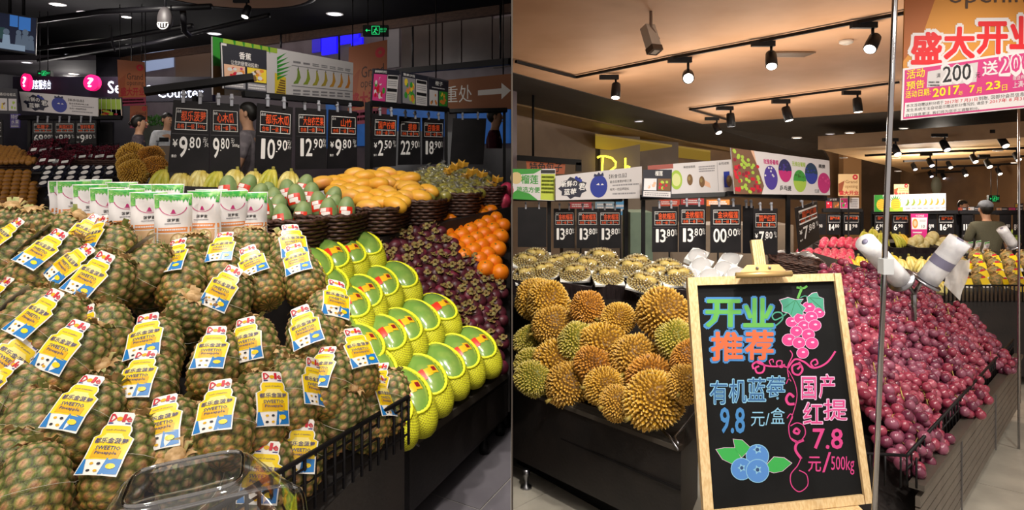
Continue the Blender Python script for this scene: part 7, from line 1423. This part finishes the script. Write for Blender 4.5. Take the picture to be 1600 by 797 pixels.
# ------------------------------------------------------------------ right shop: far displays
DRG = rnd_fruit('dragon_fruit', mat('dragon_fruit_pink', 'c83856', .4, 'e8a0a0', 18, .5, .62), .050, .056, 10, 7)
TP = Plane((1300, 424, 6.3), (1255, 396, 7.6), (1335, 396, 7.6))
for p in fill(TP, [(1240, 426), (1248, 394), (1328, 394), (1334, 426)], .10, .15): tag(DRG.put(frame(p, (1, 0, 0), (random.uniform(-.5, .5), -.3, 1))), 'red dragon fruit in the lower far heap left of the bananas', 'dragon fruit', 'dragon fruit in the lower far heap')
TP2 = Plane((1300, 384, 8.0), (1275, 371, 8.7), (1340, 371, 8.7))
for p in fill(TP2, [(1272, 385), (1280, 375), (1342, 375), (1344, 385)], .105, .15): tag(DRG.put(frame(p, (1, 0, 0), (random.uniform(-.5, .5), -.3, 1))), 'pink dragon fruit in the upper far trays under the price cards', 'dragon fruit', 'dragon fruit in the upper far trays')
rng = random.Random(8)
BN = [(1348, 372, 8.3, 1), (1362, 368, 8.4, 1), (1376, 374, 8.3, 1), (1392, 376, 8.2, 1), (1405, 376, 8.3, 0), (1340, 412, 7.0, 0), (1352, 420, 6.9, 0), (1328, 416, 6.9, 0), (1362, 412, 7.0, 2), (1404, 416, 6.9, 2), (1420, 412, 7.0, 2), (1437, 416, 6.9, 2), (1455, 412, 7.0, 2), (1392, 410, 7, 0), (1395, 434, 6.0, 2), (1418, 440, 6.0, 2), (1438, 446, 5.9, 2), (1462, 448, 5.9, 2), (1340, 432, 6.2, 0), (1372, 432, 6.1, 2)]
for k, (x, y, d, v) in enumerate(BN): tag(BANANA[v].put(frame(P(x, y - 3, d) + Z * .03, (1, rng.uniform(-.4, .4), 0), (rng.uniform(-.3, .3), -.3, 1), 1.1)), '%s banana bunch on the far stand, %s from the left in the %s tier' % (['ripe yellow', 'greenish', 'pale'][v], ordinal(sorted(q[0] for q in BN if (q[1] < 380) == (y < 380) and (q[1] > 428) == (y > 428)).index(x)), 'top' if y < 380 else 'bottom' if y > 428 else 'middle'), 'bananas', 'banana bunches on the far stand')
POM = rnd_fruit('pomelo', mat('pomelo_skin', 'd6c890', .45, 'b8a05c', 12), .085, .10, 12, 9)
for k, (x, y) in enumerate([(1424, 381), (1434, 376), (1444, 382), (1438, 386), (1428, 388), (1452, 378), (1466, 386), (1474, 380), (1484, 384), (1478, 388), (1468, 390), (1488, 376), (1457, 371)]): tag(POM.put(frame(P(x, y, 8.2), (1, 0, 0), (rng.uniform(-.6, .6), -.2, 1), .85)), 'pale yellow pomelo in the far trays under the 16.98 card, %s from the left' % ordinal(sorted([1424, 1434, 1444, 1438, 1428, 1452, 1466, 1474, 1484, 1478, 1468, 1488, 1457]).index(x)), 'pomelo', 'pomelos in the far trays')
FT = crate(.42, .34, .10)
for k, x in enumerate((1300, 1330, 1362, 1400, 1440, 1478)): tag(FT.put(frame(P(x, 394, 8.1), (1, 0, 0), (0, -.1, 1), .85)), 'dark crate on the far fruit stand, %s from the left' % ordinal(k), 'crate', 'crates on the far fruit stand')
def tier(name, label, q, h=.05): mb = MB(); mb.hexa([belowR(p, h) for p in q], q, dark); tag(mb.obj(name, None, belowR(q[0], h)), label, 'stand')
tier('far_tier', 'dark upper tier of the far fruit stand', [P(1256, 396, 7.95), P(1490, 396, 7.95), P(1440, 374, 9.2), P(1256, 374, 9.2)])
tier('far_tier', 'dark middle tier of the far fruit stand', [P(1222, 432, 6.5), P(1478, 432, 6.6), P(1490, 414, 7.7), P(1228, 404, 7.7)])
tier('far_tier', 'dark lower tier of the far fruit stand behind the grapes', [P(1330, 452, 5.7), P(1476, 462, 5.6), P(1484, 446, 6.3), P(1330, 440, 6.3)])
PP = Plane((1550, 455, 5.6), (1500, 405, 6.1), (1600, 405, 6.1))
m_fp = mat('far_pineapple_rind', 'a07c44', .6, '5c5a2a', 60); FPB = MB().ball((0, 0, 0), .068, .068, .09, m_fp, 14, 10); c = MB(); c.hexa([Vector((x, -.074, z)) for x, z in ((-.04, -.06), (.04, -.06), (.035, .03), (-.035, .03))], [Vector((x, -.076, z)) for x, z in ((-.04, -.06), (.04, -.06), (.035, .03), (-.035, .03))], m_tagy); c.hexa([Vector((x, -.0765, z)) for x, z in ((-.04, -.06), (.04, -.06), (.04, -.03), (-.04, -.03))], [Vector((x, -.0775, z)) for x, z in ((-.04, -.06), (.04, -.06), (.04, -.03), (-.04, -.03))], m_tagw); c.hexa([Vector((x, -.0765, z)) for x, z in ((-.02, .03), (.02, .03), (.016, .045), (-.016, .045))], [Vector((x, -.0775, z)) for x, z in ((-.02, .03), (.02, .03), (.016, .045), (-.016, .045))], m_red)
FP = Proto('pineapple', FPB, [Proto('paper_tag', c), Proto('leaf_stub', pineapple_stub(3))])
pts = fill(PP, [(1504, 452), (1502, 398), (1606, 398), (1606, 456)], .15, .08, 0, .9); rr = rows_of([pix(p) for p in pts], 4)
for p, (r, j, n) in zip(pts, rr): tag(FP.put(frame(p, (1, rng.uniform(-.5, .5), 0), (rng.uniform(-.25, .25), .35, 1))), 'far pineapple with a yellow tag, %s from the left in the %s' % (ordinal(j), rowname(r, 4)), 'pineapple', 'pineapples on the far stand')
tier('far_pineapple_stand', 'black stand under the far pineapples at the end of the aisle', [P(1474, 470, 5.3), P(1640, 470, 5.3), P(1640, 420, 6.2), P(1500, 420, 6.2)], .08)
fo = tag(MB().tube([P(1476, 446, 5.28), P(1640, 446, 5.28)], .008, black, 6).obj('wire_fence', None, P(1476, 470, 5.28)), 'black wire fence in front of the far pineapples', 'fence'); off = P(1476, 470, 5.28)
for k in range(26): x = 1476 + k * 6.4; MB().tube([P(x, 447, 5.28) - off, P(x, 472, 5.28) - off], .006, black, 4).obj('upright', fo)
for k, (x, y) in enumerate([(1513, 388), (1526, 386), (1539, 388)]): tag(POUCH.put(frame(P(x, y + 6, 7.4), (1, .3, 0), (0, -.3, 1), .75)), 'white pouch standing before the person in the cap, %s from the left' % ordinal(k), 'pouch', 'pouches before the person in the cap')
LIM = rnd_fruit('lime', mat('lime_skin', 'a8b83c', .4, '7d9a30', 20), .05, .05, 9, 7)
for k, (x, y) in enumerate([(1574, 366), (1582, 364), (1590, 367), (1578, 372), (1588, 374), (1596, 370)]): tag(LIM.put(frame(P(x, y, 9.3))), 'yellow green fruit heaped right of the person in the cap', 'fruit', 'yellow green fruit by the far roll')
tier('far_green_stand', 'dark far stand under the yellow green fruit', [P(1566, 378, 9.0), P(1640, 378, 9.0), P(1640, 374, 9.8), P(1566, 374, 9.8)])
tier('far_pouch_shelf', 'dark far shelf under the white pouches behind the pineapples', [P(1500, 397, 7.2), P(1560, 397, 7.2), P(1560, 392, 7.8), P(1500, 392, 7.8)])
o, t = roll(P(1584, 384, 7.2), P(1565, 357, 7.2), .055, 'far white bag roll right of the person in the cap')
# background goods behind the durian cards
mb = MB(); a = P(985, 300, 7.0); mb.box((a.x, 7.0, floor_z(1, 7)), (P(1020, 300, 7).x, 7.5, P(1000, 332, 7).z), mat('sage_cloth', '6f8474', .7, '64786a', 5)); tag(mb.obj('sage_screen', None, (a.x, 7, floor_z(1, 7))), 'sage green upright screen between the two durian racks', 'screen')
for k, (x0, x1, y0, y1, c_) in enumerate([(1030, 1062, 312, 322, 'b8402c'), (1064, 1100, 310, 320, '9c2a2c'), (1104, 1140, 312, 322, 'c07030'), (890, 925, 316, 326, 'a83c44'), (930, 962, 314, 330, '7c9ab0'), (960, 980, 314, 336, '4a90c4')]):
    f = Face(P(x0, y1, 8), P(x1, y1, 8), P(x1, y0, 8), P(x0, y0, 8)); root, g, pr = board('display_card', f, '%s card showing through behind the durian price cards, %s from the left' % (['red', 'dark red', 'orange', 'rosy', 'pale blue', 'bright blue'][k], ordinal([3, 4, 5, 0, 1, 2][k])), 'sign', mat('card_tint_%s' % 'abcdef'[k], c_, .5)); scrawl(pr, g, .1, .2, .9, .8, m_wh, 2); pr.obj('card_print', root); prop(root, f(.5, 0, -.004), 1)
mb = MB(); mb.box((P(880, 0, 8.6).x, 8.6, floor_z(1, 8.6)), (P(1240, 0, 8.6).x, 9.2, P(1000, 352, 8.6).z), mat('back_counter', '6a5c4e', .5, '5c5044', 3)); tag(mb.obj('back_counter', None, (P(880, 0, 8.6).x, 8.6, floor_z(1, 8.6))), 'long taupe counter behind the durian racks', 'counter')
bpy.data.objects.remove(_to); bpy.data.curves.remove(_tc)
